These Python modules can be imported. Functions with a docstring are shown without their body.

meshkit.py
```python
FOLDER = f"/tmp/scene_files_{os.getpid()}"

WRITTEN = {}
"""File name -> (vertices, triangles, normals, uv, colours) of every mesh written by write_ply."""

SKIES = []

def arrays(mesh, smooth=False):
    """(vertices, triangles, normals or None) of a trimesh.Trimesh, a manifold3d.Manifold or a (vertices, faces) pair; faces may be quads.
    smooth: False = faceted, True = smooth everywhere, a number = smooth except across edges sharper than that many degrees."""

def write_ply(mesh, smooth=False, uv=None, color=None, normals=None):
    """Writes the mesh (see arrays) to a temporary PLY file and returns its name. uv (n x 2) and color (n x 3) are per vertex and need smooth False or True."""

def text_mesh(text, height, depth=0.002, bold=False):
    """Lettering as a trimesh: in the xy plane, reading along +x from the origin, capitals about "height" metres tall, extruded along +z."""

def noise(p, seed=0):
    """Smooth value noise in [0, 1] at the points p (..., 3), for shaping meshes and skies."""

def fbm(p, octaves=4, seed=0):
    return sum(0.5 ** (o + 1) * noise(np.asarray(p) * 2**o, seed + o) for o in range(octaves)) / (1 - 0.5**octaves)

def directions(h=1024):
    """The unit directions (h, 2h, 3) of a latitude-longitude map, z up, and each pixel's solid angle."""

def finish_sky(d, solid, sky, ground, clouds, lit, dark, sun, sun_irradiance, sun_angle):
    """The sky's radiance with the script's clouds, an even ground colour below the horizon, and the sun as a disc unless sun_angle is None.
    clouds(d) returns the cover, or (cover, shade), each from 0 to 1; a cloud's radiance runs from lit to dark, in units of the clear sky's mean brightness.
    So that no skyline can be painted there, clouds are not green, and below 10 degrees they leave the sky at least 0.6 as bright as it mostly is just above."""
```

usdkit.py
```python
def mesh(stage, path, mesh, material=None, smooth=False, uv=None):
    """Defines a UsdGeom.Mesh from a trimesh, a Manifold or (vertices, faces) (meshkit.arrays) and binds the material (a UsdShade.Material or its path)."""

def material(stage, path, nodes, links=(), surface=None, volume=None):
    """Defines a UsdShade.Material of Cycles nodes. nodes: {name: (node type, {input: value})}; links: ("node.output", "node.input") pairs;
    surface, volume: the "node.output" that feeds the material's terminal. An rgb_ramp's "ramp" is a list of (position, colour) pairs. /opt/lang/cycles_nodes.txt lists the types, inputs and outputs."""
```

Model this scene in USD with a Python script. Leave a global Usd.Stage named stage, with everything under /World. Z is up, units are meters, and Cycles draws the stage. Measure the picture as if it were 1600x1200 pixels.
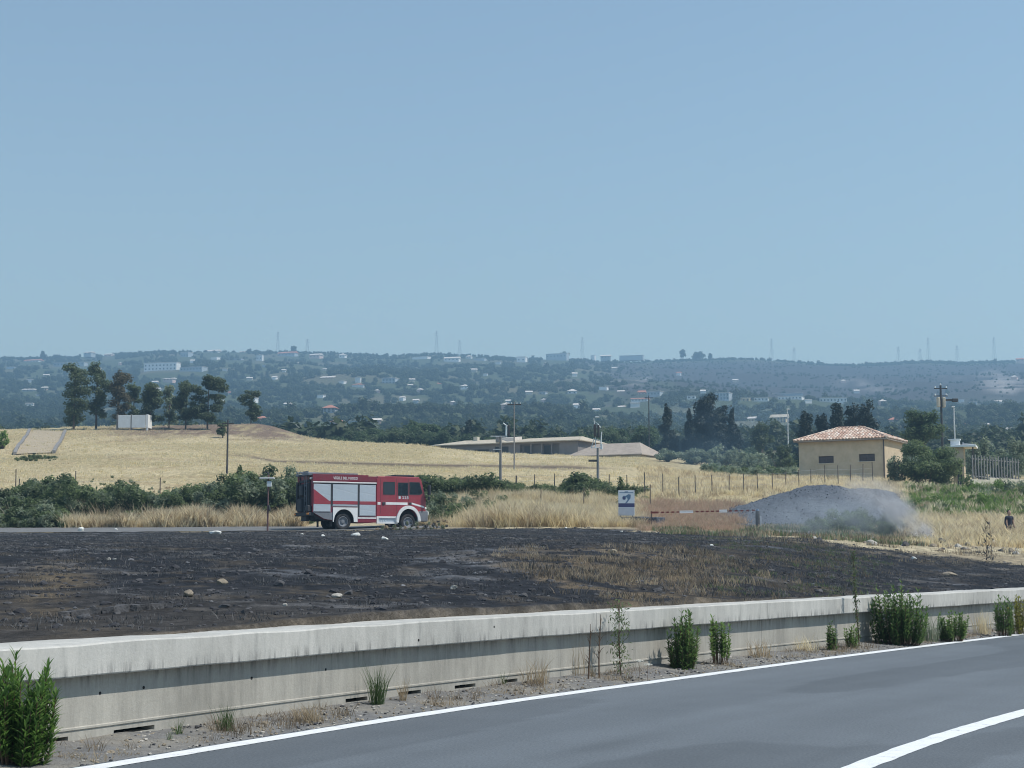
import math
import numpy as np
import trimesh
import manifold3d
from scipy.interpolate import PchipInterpolator, CubicSpline, RegularGridInterpolator
from scipy.spatial import cKDTree
from scipy.sparse import coo_matrix
from scipy.sparse.csgraph import connected_components
from shapely.geometry import Polygon
import usdkit
import meshkit
from pxr import Usd, UsdGeom, UsdLux, UsdShade, Sdf, Gf, Vt

stage = Usd.Stage.CreateInMemory()
UsdGeom.SetStageUpAxis(stage, 'Z')
UsdGeom.SetStageMetersPerUnit(stage, 1.0)
UsdGeom.Xform.Define(stage, '/World')
UsdGeom.Scope.Define(stage, '/World/Looks')

# ------------------------------------------------------------------ camera, sky, sun, exposure
FPX = 2400.0                       # focal length in photograph pixels (1600 wide)
CAM_Z = 1.75
PITCH = math.atan(270.0 / FPX)
cam = UsdGeom.Camera.Define(stage, '/World/camera')
cam.CreateHorizontalApertureAttr(36.0)
cam.CreateVerticalApertureAttr(27.0)
cam.CreateFocalLengthAttr(36.0 * FPX / 1600.0)
cam.CreateClippingRangeAttr(Gf.Vec2f(0.1, 20000.0))
cam.CreateExposureAttr(0.0)
cam.AddTranslateOp().Set(Gf.Vec3d(0, 0, CAM_Z))
cam.AddRotateXOp().Set(90.0 + math.degrees(PITCH))

SUN_EL = math.radians(57)
SUN_AZ = math.atan2(0.975, -0.22)
SUN = np.array([math.cos(SUN_EL) * math.sin(SUN_AZ), math.cos(SUN_EL) * math.cos(SUN_AZ), math.sin(SUN_EL)])
sun = UsdLux.DistantLight.Define(stage, '/World/sun')
sun.CreateIntensityAttr(1.25)
sun.CreateAngleAttr(0.5)
sun.CreateNormalizeAttr(True)
sun.CreateColorAttr(Gf.Vec3f(1.0, 0.965, 0.90))
_z = Gf.Vec3d(*SUN)
_x = Gf.Cross(Gf.Vec3d(0, 0, 1), _z).GetNormalized()
_y = Gf.Cross(_z, _x)
sun.AddTransformOp().Set(Gf.Matrix4d(_x[0], _x[1], _x[2], 0, _y[0], _y[1], _y[2], 0, _z[0], _z[1], _z[2], 0, 0, 0, 0, 1))
skymat = usdkit.material(stage, '/World/Looks/sky_look', {
    's': ('sky_texture', {'sky_type': 'single_scattering', 'sun_disc': False, 'sun_elevation': SUN_EL, 'sun_rotation': SUN_AZ,
                          'altitude': 0.0, 'air_density': 1.5, 'aerosol_density': 0.0, 'ozone_density': 0.3}),
    'b': ('background_shader', {'strength': 0.119})}, [('s.color', 'b.color')], surface='b.background')
sky = UsdLux.DomeLight.Define(stage, '/World/sky')
UsdShade.MaterialBindingAPI.Apply(sky.GetPrim()).Bind(skymat)
sky.GetPrim().SetCustomDataByKey('kind', 'structure')
HAZE_DENSITY = 0.00048
HAZE_COLOR = (0.47, 0.76, 1.0)

# ------------------------------------------------------------------ helpers
RNG = np.random.default_rng(11)
COUNT = {}


def numbered(parent, name):
    k = (parent, name)
    n = COUNT.get(k, 0)
    COUNT[k] = n + 1
    return f'{parent}/{name}' if n == 0 else f'{parent}/{name}_{n:03d}'


def data(prim, label=None, cat=None, group=None, kind=None):
    for k, v in (('label', label), ('category', cat), ('group', group), ('kind', kind)):
        if v:
            prim.SetCustomDataByKey(k, v)
    return prim


def obj(name, mesh, mat, parent='/World', smooth=False, label=None, cat=None, group=None, kind=None, tint=None):
    path = numbered(str(parent), name)
    m = usdkit.mesh(stage, path, mesh, LOOK[mat] if isinstance(mat, str) else mat, smooth=smooth)
    if tint is not None:
        pv = UsdGeom.PrimvarsAPI(m).CreatePrimvar('tint', Sdf.ValueTypeNames.Color3fArray, 'vertex')
        pv.Set(Vt.Vec3fArray.FromNumpy(np.asarray(tint, np.float32)))
    if isinstance(mat, str) and mat in ISLAND:          # every leaf, blade or tile has its own tone
        nf = np.array(m.GetFaceVertexIndicesAttr().Get()).reshape(-1, 3)
        nv = len(m.GetPointsAttr().Get())
        g = coo_matrix((np.ones(2 * len(nf)), (np.r_[nf[:, 0], nf[:, 1]], np.r_[nf[:, 1], nf[:, 2]])), shape=(nv, nv))
        k, lab = connected_components(g, directed=False)
        rn = np.random.default_rng(len(nf)).random(k)[lab]
        pv = UsdGeom.PrimvarsAPI(m).CreatePrimvar('tone', Sdf.ValueTypeNames.Color3fArray, 'vertex')
        pv.Set(Vt.Vec3fArray.FromNumpy(np.repeat(rn[:, None], 3, 1).astype(np.float32)))
    data(m.GetPrim(), label, cat, group, kind)
    return path


ISLAND = set()


def thing(name, label, cat, loc=(0, 0, 0), rotz=0.0, group=None, scale=None):
    path = numbered('/World', name)
    x = UsdGeom.Xform.Define(stage, path)
    x.AddTranslateOp().Set(Gf.Vec3d(*map(float, loc)))
    if rotz:
        x.AddRotateZOp().Set(float(rotz))
    if scale is not None:
        x.AddScaleOp().Set(Gf.Vec3f(*([float(scale)] * 3 if np.ndim(scale) == 0 else map(float, scale))))
    data(x.GetPrim(), label, cat, group)
    return path


def dup(src, label, cat, loc, rotz=0.0, group=None, scale=None):
    name = src.rsplit('/', 1)[1]
    if name[-3:].isdigit():
        name = name[:-4]
    p = thing(name, label, cat, loc, rotz, group, scale)
    prim = stage.GetPrimAtPath(p)
    prim.GetReferences().AddInternalReference(src)
    prim.SetInstanceable(True)
    return p


def instancer(name, protos, pos, rotz, scale, kind='stuff', parent='/World', pick=None, tilt=None, label=None, cat=None):
    """protos: list of (mesh, material). One object scattered many times: only for stuff."""
    path = numbered(parent, name)
    pi = UsdGeom.PointInstancer.Define(stage, path)
    kids = []
    for mesh, mat in protos:
        kids.append(obj('sprig', mesh, mat, path))
    pi.CreatePrototypesRel().SetTargets(kids)
    n = len(pos)
    pick = (np.arange(n) * 7919 % len(protos)) if pick is None else pick
    pi.CreateProtoIndicesAttr(Vt.IntArray.FromNumpy(np.asarray(pick, np.int32)))
    pi.CreatePositionsAttr(Vt.Vec3fArray.FromNumpy(np.asarray(pos, np.float32)))
    sc = np.asarray(scale, float)
    if sc.ndim == 1:
        sc = np.repeat(sc[:, None], 3, 1)
    pi.CreateScalesAttr(Vt.Vec3fArray.FromNumpy(sc.astype(np.float32)))
    h = np.asarray(rotz, float) / 2
    pi.CreateOrientationsAttr(Vt.QuathArray([Gf.Quath(float(math.cos(a)), 0.0, 0.0, float(math.sin(a))) for a in h]))
    data(pi.GetPrim(), label, cat, kind=kind)
    return path


def cat(ms):
    """joins (v, f) pairs / trimeshes"""
    vs, fs, n = [], [], 0
    for m in ms:
        v, f = (m.vertices, m.faces) if hasattr(m, 'vertices') else m
        v, f = np.asarray(v, float), np.asarray(f, int)
        if f.shape[1] == 4:
            f = np.vstack([f[:, [0, 1, 2]], f[:, [0, 2, 3]]])
        vs.append(v)
        fs.append(f + n)
        n += len(v)
    return np.vstack(vs), np.vstack(fs)


def moved(m, t=(0, 0, 0), rz=0.0, s=(1, 1, 1)):
    v, f = (m.vertices, m.faces) if hasattr(m, 'vertices') else m
    v = np.asarray(v, float) * np.asarray(s, float)
    c, sn = math.cos(rz), math.sin(rz)
    v = v @ np.array([[c, sn, 0], [-sn, c, 0], [0, 0, 1]])
    return v + np.asarray(t, float), np.asarray(f, int)


def box(x0, x1, y0, y1, z0, z1):
    v = np.array([[x, y, z] for x in (x0, x1) for y in (y0, y1) for z in (z0, z1)], float)
    f = np.array([[0, 1, 3, 2], [4, 6, 7, 5], [0, 4, 5, 1], [2, 3, 7, 6], [0, 2, 6, 4], [1, 5, 7, 3]])
    return cat([(v, f)])


def man2vf(m):
    mm = m.to_mesh()
    return np.array(mm.vert_properties[:, :3], float), np.array(mm.tri_verts, int)


def hull(pts):
    return man2vf(manifold3d.Manifold.hull_points(np.asarray(pts, float)))


def rbox(x0, x1, y0, y1, z0, z1, r=0.02):
    p = []
    for x, sx in ((x0, 1), (x1, -1)):
        for y, sy in ((y0, 1), (y1, -1)):
            for z, sz in ((z0, 1), (z1, -1)):
                p += [(x + sx * r, y + sy * r, z), (x + sx * r, y, z + sz * r), (x, y + sy * r, z + sz * r)]
    return hull(p)


def tube(pts, radii, n=6, cap=True):
    pts = np.asarray(pts, float)
    radii = np.broadcast_to(np.asarray(radii, float), len(pts))
    t = np.gradient(pts, axis=0)
    t /= np.linalg.norm(t, axis=1)[:, None] + 1e-12
    up = np.array([0, 0, 1.0]) if abs(t[0, 2]) < 0.9 else np.array([1.0, 0, 0])
    vs = []
    for p, d, r in zip(pts, t, radii):
        a = np.cross(d, up)
        a /= np.linalg.norm(a) + 1e-12
        b = np.cross(d, a)
        ang = np.arange(n) / n * 2 * np.pi
        vs.append(p + r * (np.cos(ang)[:, None] * a + np.sin(ang)[:, None] * b))
    v = np.vstack(vs)
    f = []
    for i in range(len(pts) - 1):
        for k in range(n):
            k2 = (k + 1) % n
            f += [[i * n + k, i * n + k2, (i + 1) * n + k2], [i * n + k, (i + 1) * n + k2, (i + 1) * n + k]]
    if cap:
        for k in range(1, n - 1):
            f += [[0, k + 1, k], [(len(pts) - 1) * n, (len(pts) - 1) * n + k, (len(pts) - 1) * n + k + 1]]
    return v, np.array(f)


def cyl(p0, p1, r0, r1=None, n=10):
    return tube([p0, p1], [r0, r0 if r1 is None else r1], n)


def extrude(poly, h):
    m = trimesh.creation.extrude_polygon(poly, h, engine='earcut')
    return np.array(m.vertices), np.array(m.faces)


def cards(c, size, rng, ratio=0.5, up=0.0, out=None):
    """leaf-shaped rhombi at the points c; with out given, their faces turn outwards and to the sky as leaves do"""
    n = len(c)
    if out is None:
        u = rng.normal(size=(n, 3))
        u[:, 2] += up
        u /= np.linalg.norm(u, axis=1)[:, None]
        w = np.cross(u, rng.normal(size=(n, 3)))
    else:
        nrm = rng.normal(size=(n, 3)) * 0.5 + np.asarray(out) * 0.8 + [0, 0, 0.55]
        nrm /= np.linalg.norm(nrm, axis=1)[:, None]
        u = np.cross(nrm, rng.normal(size=(n, 3)))
        u /= np.linalg.norm(u, axis=1)[:, None] + 1e-9
        w = np.cross(nrm, u)
    w /= np.linalg.norm(w, axis=1)[:, None] + 1e-9
    s = (np.asarray(size) * rng.uniform(0.6, 1.35, n))[:, None]
    v = np.stack([c - u * s, c + w * s * ratio, c + u * s, c - w * s * ratio], 1).reshape(-1, 3)
    i = np.arange(n)[:, None] * 4
    f = np.vstack([i + [0, 1, 2], i + [0, 2, 3]])
    return v, f


def ball_points(rng, n, power=2.4):
    d = rng.normal(size=(n, 3))
    d /= np.linalg.norm(d, axis=1)[:, None]
    return d * rng.random(n)[:, None] ** (1 / power)


# ---- picture geometry: where a pixel of the photograph lies at a distance
_f = np.array([0, math.cos(PITCH), math.sin(PITCH)])
_u = np.array([0, -math.sin(PITCH), math.cos(PITCH)])


def P(px, py, d):
    r = _f + _u * (600 - py) / FPX + np.array([1.0, 0, 0]) * (px - 800) / FPX
    return np.array([0, 0, CAM_Z]) + r * (d / r[1])


def flat(px, py, z=0.0):
    r = _f + _u * (600 - py) / FPX + np.array([1.0, 0, 0]) * (px - 800) / FPX
    return np.array([0, 0, CAM_Z]) + r * ((z - CAM_Z) / r[2])


def zpy(py, d):
    v = (600 - py) / FPX
    return CAM_Z + d * (math.sin(PITCH) + v * math.cos(PITCH)) / (math.cos(PITCH) - v * math.sin(PITCH))


def py_of(p):
    q = np.asarray(p, float) - np.array([0, 0, CAM_Z])
    c = q @ _f
    return 800 + FPX * q[..., 0] / c, 600 - FPX * (q @ _u) / c


# ------------------------------------------------------------------ materials
LOOK = {}


def look(name, nodes, links, surface=None, volume=None):
    LOOK[name] = usdkit.material(stage, f'/World/Looks/{name}', nodes, links, surface=surface, volume=volume)


def plain(name, color, rough=0.7, vary=0.12, scale=4.0, bump=0.0, bscale=30.0, metal=0.0, spec=0.4, stretch=(1, 1, 1), coat=0.0, dirt=None, dirt_scale=1.5, dirt_amt=0.5):
    c = np.array(color, float)
    nodes = {'g': ('geometry', {}), 'm': ('mapping', {'scale': stretch}),
             'n': ('noise_texture', {'scale': scale, 'detail': 5.0, 'roughness': 0.6}),
             'r': ('rgb_ramp', {'ramp': [(0.25, tuple(c * (1 - vary))), (0.75, tuple(np.clip(c * (1 + vary), 0, 1)))]}),
             'p': ('principled_bsdf', {'roughness': rough, 'metallic': metal, 'specular_ior_level': spec, 'coat_weight': coat})}
    links = [('g.position', 'm.vector'), ('m.vector', 'n.vector'), ('n.fac', 'r.fac')]
    out = 'r.color'
    if dirt is not None:
        nodes['n2'] = ('noise_texture', {'scale': dirt_scale, 'detail': 6.0, 'roughness': 0.7})
        nodes['r2'] = ('rgb_ramp', {'ramp': [(0.45, (0, 0, 0)), (0.75, (dirt_amt,) * 3)]})
        nodes['mx'] = ('mix_color', {'b': dirt})
        links += [('m.vector', 'n2.vector'), ('n2.fac', 'r2.fac'), ('r2.color', 'mx.fac'), ('r.color', 'mx.a')]
        out = 'mx.result'
    links.append((out, 'p.base_color'))
    if bump:
        nodes['n3'] = ('noise_texture', {'scale': bscale, 'detail': 4.0})
        nodes['b'] = ('bump', {'strength': 1.0, 'distance': bump})
        links += [('g.position', 'n3.vector'), ('n3.fac', 'b.height'), ('b.normal', 'p.normal')]
    look(name, nodes, links, surface='p.BSDF')


def leafy(name, dark, light, trans=0.3, pos_scale=0.6, tmul=1.3):
    """leaf faces: tone differs from leaf to leaf and from plant to plant"""
    d, l = np.array(dark, float), np.array(light, float)
    ISLAND.add(name)
    nodes = {'g': ('attribute', {'attribute': 'tone'}), 'o': ('object_info', {}),
             'mm': ('math', {'math_type': 'multiply_add', 'value2': 0.62, 'value3': 0.0}),
             'm2': ('math', {'math_type': 'multiply_add', 'value2': 0.38}),
             'r': ('rgb_ramp', {'ramp': [(0, tuple(d)), (0.6, tuple((d + l) / 2)), (1, tuple(l))]}),
             'di': ('principled_bsdf', {'roughness': 0.6, 'specular_ior_level': 0.25}),
             't': ('translucent_bsdf', {}), 'hv': ('hsv', {'value': 1.5, 'saturation': 1.1}),
             'x': ('mix_closure', {'fac': trans})}
    look(name, nodes, [('g.fac', 'mm.value1'), ('o.random', 'm2.value1'), ('mm.value', 'm2.value3'), ('m2.value', 'r.fac'),
                       ('r.color', 'di.base_color'), ('r.color', 'hv.color'), ('hv.color', 't.color'), ('di.BSDF', 'x.closure1'), ('t.BSDF', 'x.closure2')], surface='x.closure')


# the ground: its own colours come as a vertex attribute (soil, ash, straw), the shader adds grain
look('earth', {'a': ('attribute', {'attribute': 'tint'}), 'g': ('geometry', {}),
               'n': ('noise_texture', {'scale': 2.4, 'detail': 9.0, 'roughness': 0.8}),
               'r': ('rgb_ramp', {'ramp': [(0.30, (0.35, 0.35, 0.35)), (0.5, (0.9, 0.9, 0.9)), (0.66, (1.75, 1.72, 1.7))]}),
               'm': ('mix_color', {'blend_type': 'multiply', 'fac': 1.0}),
               'n2': ('noise_texture', {'scale': 9.0, 'detail': 5.0, 'roughness': 0.7}),
               'b': ('bump', {'strength': 0.9, 'distance': 0.09}),
               'p': ('principled_bsdf', {'roughness': 0.95, 'specular_ior_level': 0.1})},
     [('g.position', 'n.vector'), ('n.fac', 'r.fac'), ('a.color', 'm.a'), ('r.color', 'm.b'), ('m.result', 'p.base_color'),
      ('g.position', 'n2.vector'), ('n2.fac', 'b.height'), ('b.normal', 'p.normal')], surface='p.BSDF')
# asphalt: grain, worn wheel tracks along the road as an attribute, long patches
look('asphalt', {'a': ('attribute', {'attribute': 'tint'}), 'g': ('geometry', {}),
                 'n': ('noise_texture', {'scale': 38.0, 'detail': 5.0, 'roughness': 0.85}),
                 'r': ('rgb_ramp', {'ramp': [(0.34, (0.62, 0.62, 0.63)), (0.5, (0.98, 0.98, 0.98)), (0.68, (1.45, 1.44, 1.42))]}),
                 'm': ('mix_color', {'blend_type': 'multiply', 'fac': 1.0}),
                 'n4': ('noise_texture', {'scale': 0.9, 'detail': 6.0, 'roughness': 0.65}),
                 'r4': ('rgb_ramp', {'ramp': [(0.3, (0.93, 0.93, 0.93)), (0.7, (1.06, 1.06, 1.06))]}),
                 'm4': ('mix_color', {'blend_type': 'multiply', 'fac': 1.0}),
                 'b': ('bump', {'strength': 0.6, 'distance': 0.006}),
                 'p': ('principled_bsdf', {'roughness': 0.8, 'specular_ior_level': 0.35})},
     [('g.position', 'n.vector'), ('n.fac', 'r.fac'), ('a.color', 'm.a'), ('r.color', 'm.b'), ('g.position', 'n4.vector'), ('n4.fac', 'r4.fac'),
      ('m.result', 'm4.a'), ('r4.color', 'm4.b'), ('m4.result', 'p.base_color'), ('n.fac', 'b.height'), ('b.normal', 'p.normal')], surface='p.BSDF')
look('road_paint', {'g': ('geometry', {}), 'n': ('noise_texture', {'scale': 7.0, 'detail': 9.0, 'roughness': 0.8}),
                    'r': ('rgb_ramp', {'ramp': [(0.33, (0.24, 0.24, 0.24)), (0.42, (0.68, 0.68, 0.67)), (0.7, (0.84, 0.84, 0.83))]}),
                    'p': ('principled_bsdf', {'roughness': 0.6})},
     [('g.position', 'n.vector'), ('n.fac', 'r.fac'), ('r.color', 'p.base_color')], surface='p.BSDF')
# concrete with rain streaks running down and dark patches
look('concrete', {'g': ('geometry', {}), 'm': ('mapping', {'scale': (5.0, 5.0, 0.55)}), 'm2': ('mapping', {'scale': (1.0, 1.0, 0.5)}),
                  'n': ('noise_texture', {'scale': 1.6, 'detail': 6.0, 'roughness': 0.65}),
                  'n2': ('noise_texture', {'scale': 0.9, 'detail': 7.0, 'roughness': 0.7}),
                  'n3': ('noise_texture', {'scale': 35.0, 'detail': 4.0, 'roughness': 0.7}),
                  'r': ('rgb_ramp', {'ramp': [(0.26, (0.36, 0.37, 0.36)), (0.40, (0.80, 0.80, 0.78)), (0.62, (1.04, 1.03, 1.0))]}),
                  'r2': ('rgb_ramp', {'ramp': [(0.25, (0.33, 0.32, 0.295)), (0.5, (0.475, 0.46, 0.425)), (0.75, (0.57, 0.555, 0.515))]}),
                  'r3': ('rgb_ramp', {'ramp': [(0.3, (0.93, 0.93, 0.93)), (0.7, (1.04, 1.04, 1.04))]}),
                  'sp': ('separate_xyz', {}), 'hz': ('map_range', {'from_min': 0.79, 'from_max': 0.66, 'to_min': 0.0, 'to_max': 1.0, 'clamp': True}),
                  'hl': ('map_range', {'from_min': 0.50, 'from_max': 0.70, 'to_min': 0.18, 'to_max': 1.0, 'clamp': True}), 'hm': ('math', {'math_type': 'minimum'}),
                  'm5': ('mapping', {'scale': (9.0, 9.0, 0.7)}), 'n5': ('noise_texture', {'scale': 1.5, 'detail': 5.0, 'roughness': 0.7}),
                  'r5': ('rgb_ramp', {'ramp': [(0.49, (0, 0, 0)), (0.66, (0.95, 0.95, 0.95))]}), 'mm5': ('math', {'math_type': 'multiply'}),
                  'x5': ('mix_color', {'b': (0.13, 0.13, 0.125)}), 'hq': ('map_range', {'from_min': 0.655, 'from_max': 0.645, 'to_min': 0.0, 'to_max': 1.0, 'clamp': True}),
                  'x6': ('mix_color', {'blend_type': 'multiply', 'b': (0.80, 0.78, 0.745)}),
                  'x': ('mix_color', {'blend_type': 'multiply', 'fac': 0.5}), 'x2': ('mix_color', {'blend_type': 'multiply', 'fac': 1.0}),
                  'b': ('bump', {'strength': 0.45, 'distance': 0.008}),
                  'p': ('principled_bsdf', {'roughness': 0.88, 'specular_ior_level': 0.25})},
     [('g.position', 'm.vector'), ('m.vector', 'n.vector'), ('g.position', 'm2.vector'), ('m2.vector', 'n2.vector'), ('g.position', 'n3.vector'), ('n.fac', 'r.fac'), ('n2.fac', 'r2.fac'),
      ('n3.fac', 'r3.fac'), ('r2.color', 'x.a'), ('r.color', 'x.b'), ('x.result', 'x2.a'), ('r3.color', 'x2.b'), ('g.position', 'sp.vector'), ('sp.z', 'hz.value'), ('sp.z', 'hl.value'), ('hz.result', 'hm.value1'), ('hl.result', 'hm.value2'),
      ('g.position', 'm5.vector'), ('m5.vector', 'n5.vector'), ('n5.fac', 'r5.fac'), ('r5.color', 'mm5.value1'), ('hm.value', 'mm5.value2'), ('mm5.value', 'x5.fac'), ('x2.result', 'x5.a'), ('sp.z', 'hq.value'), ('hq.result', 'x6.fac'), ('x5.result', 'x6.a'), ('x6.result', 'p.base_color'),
      ('n3.fac', 'b.height'), ('b.normal', 'p.normal')], surface='p.BSDF')
plain('dark_hole', (0.02, 0.02, 0.02), 0.95, 0.3)
plain('shoulder_grit', (0.15, 0.147, 0.142), 0.95, 0.35, 9.0, bump=0.02, bscale=40.0, dirt=(0.32, 0.28, 0.21), dirt_scale=1.2, dirt_amt=0.6)
plain('track_dust', (0.15, 0.148, 0.145), 0.95, 0.2, 1.2, bump=0.03, bscale=8.0)
plain('stone_pale', (0.42, 0.39, 0.34), 0.9, 0.25, 7.0, bump=0.02, bscale=18.0, dirt=(0.12, 0.11, 0.10), dirt_scale=4.0, dirt_amt=0.6)
plain('ramp_earth', (0.36, 0.295, 0.205), 0.95, 0.15, 1.0, bump=0.05, bscale=5.0)
plain('stone_tan', (0.27, 0.225, 0.165), 0.9, 0.25, 7.0, bump=0.02, bscale=18.0, dirt=(0.12, 0.10, 0.09), dirt_scale=4.0, dirt_amt=0.7)
plain('stone_white', (0.66, 0.65, 0.60), 0.9, 0.15, 7.0, bump=0.02, bscale=18.0)
plain('stone_burnt', (0.075, 0.073, 0.075), 0.95, 0.45, 6.0, bump=0.03, bscale=15.0)
plain('clod_burnt', (0.036, 0.036, 0.04), 0.95, 0.5, 6.0)
plain('clod_ash', (0.13, 0.13, 0.135), 0.95, 0.4, 6.0)
plain('gravel', (0.07, 0.082, 0.10), 0.95, 0.55, 6.0, bump=0.10, bscale=6.0, dirt=(0.16, 0.175, 0.20), dirt_scale=9.0, dirt_amt=0.7)
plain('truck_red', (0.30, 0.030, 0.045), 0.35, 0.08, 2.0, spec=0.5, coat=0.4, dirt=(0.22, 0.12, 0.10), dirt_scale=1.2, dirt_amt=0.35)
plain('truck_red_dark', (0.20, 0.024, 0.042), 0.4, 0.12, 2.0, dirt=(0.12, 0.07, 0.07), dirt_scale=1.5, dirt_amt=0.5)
plain('truck_white', (0.74, 0.74, 0.73), 0.45, 0.05, 3.0, dirt=(0.45, 0.42, 0.38), dirt_scale=2.0, dirt_amt=0.5)
plain('truck_shutter', (0.47, 0.52, 0.57), 0.42, 0.04, 1.0, metal=0.25)
plain('truck_dark', (0.035, 0.037, 0.042), 0.7, 0.3, 3.0)
plain('truck_grey', (0.17, 0.18, 0.20), 0.55, 0.2, 3.0)
plain('truck_metal', (0.45, 0.47, 0.5), 0.4, 0.15, 3.0, metal=0.6)
plain('rubber', (0.025, 0.025, 0.027), 0.85, 0.3, 6.0, dirt=(0.16, 0.14, 0.12), dirt_scale=3.0, dirt_amt=0.3)
look('glass_dark', {'p': ('principled_bsdf', {'base_color': (0.03, 0.035, 0.04), 'roughness': 0.08, 'specular_ior_level': 0.6})}, [], surface='p.BSDF')
look('pane', {'t': ('transparent_bsdf', {'color': (0.55, 0.6, 0.6)}), 'g': ('glossy_bsdf', {'roughness': 0.05, 'color': (1, 1, 1)}), 'f': ('fresnel', {'IOR': 1.5}),
              'x': ('mix_closure', {})}, [('f.fac', 'x.fac'), ('t.BSDF', 'x.closure1'), ('g.BSDF', 'x.closure2')], surface='x.closure')
plain('lamp_glass', (0.75, 0.74, 0.66), 0.2, 0.03)
plain('lamp_orange', (0.7, 0.25, 0.05), 0.3, 0.03)
plain('plaster_yellow', (0.52, 0.42, 0.295), 0.9, 0.12, 1.5, bump=0.01, bscale=20.0, dirt=(0.36, 0.27, 0.16), dirt_scale=0.8, dirt_amt=0.5)
plain('plaster_cream', (0.55, 0.50, 0.40), 0.9, 0.1, 1.5, dirt=(0.36, 0.32, 0.26), dirt_scale=0.8, dirt_amt=0.5)
plain('plaster_grey', (0.20, 0.185, 0.18), 0.9, 0.15, 1.0, dirt=(0.22, 0.20, 0.19), dirt_scale=0.8, dirt_amt=0.6)
plain('plaster_white', (0.74, 0.73, 0.70), 0.9, 0.06, 0.3)
plain('plaster_pink', (0.60, 0.44, 0.38), 0.9, 0.08, 0.3)
plain('plaster_ochre', (0.60, 0.46, 0.27), 0.9, 0.08, 0.3)
plain('plaster_slate', (0.36, 0.40, 0.42), 0.9, 0.08, 0.3)
plain('roof_red', (0.44, 0.19, 0.13), 0.9, 0.2, 0.6)
plain('roof_pale', (0.62, 0.56, 0.50), 0.9, 0.12, 0.6)
plain('roof_beige', (0.45, 0.39, 0.30), 0.9, 0.2, 1.3, bump=0.05, bscale=4.0)
plain('roof_brown', (0.34, 0.285, 0.235), 0.9, 0.2, 1.3, bump=0.05, bscale=4.0)
plain('shutter_brown', (0.09, 0.07, 0.07), 0.7, 0.2)
plain('window_dark', (0.05, 0.055, 0.06), 0.4, 0.2)
plain('wood_post', (0.11, 0.09, 0.075), 0.9, 0.35, 6.0)
plain('pole_grey', (0.22, 0.21, 0.20), 0.85, 0.25, 3.0)
plain('pole_dark', (0.06, 0.058, 0.06), 0.8, 0.3, 3.0)
plain('pole_light', (0.55, 0.57, 0.58), 0.6, 0.1, 3.0)
plain('steel', (0.33, 0.35, 0.38), 0.6, 0.2, 0.5)
plain('porcelain', (0.62, 0.66, 0.66), 0.4, 0.1)
plain('pole_rust', (0.14, 0.075, 0.07), 0.8, 0.3, 5.0)
plain('sign_white', (0.55, 0.60, 0.64), 0.5, 0.05, 2.0)
plain('sign_pale', (0.42, 0.44, 0.48), 0.5, 0.08, 4.0)
plain('sign_navy', (0.05, 0.055, 0.13), 0.5, 0.1)
plain('sign_blue', (0.10, 0.17, 0.26), 0.5, 0.1)
plain('tape_red', (0.22, 0.05, 0.04), 0.6, 0.1)
plain('tape_white', (0.8, 0.8, 0.8), 0.6, 0.05)
plain('white_panel', (0.66, 0.68, 0.68), 0.5, 0.08, 2.0)
plain('bark', (0.13, 0.10, 0.08), 0.95, 0.35, 5.0)
plain('bark_pale', (0.24, 0.21, 0.18), 0.95, 0.35, 5.0)
plain('twig_brown', (0.12, 0.075, 0.045), 0.9, 0.35, 8.0)
plain('cloth_navy', (0.028, 0.03, 0.045), 0.9, 0.2)
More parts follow.
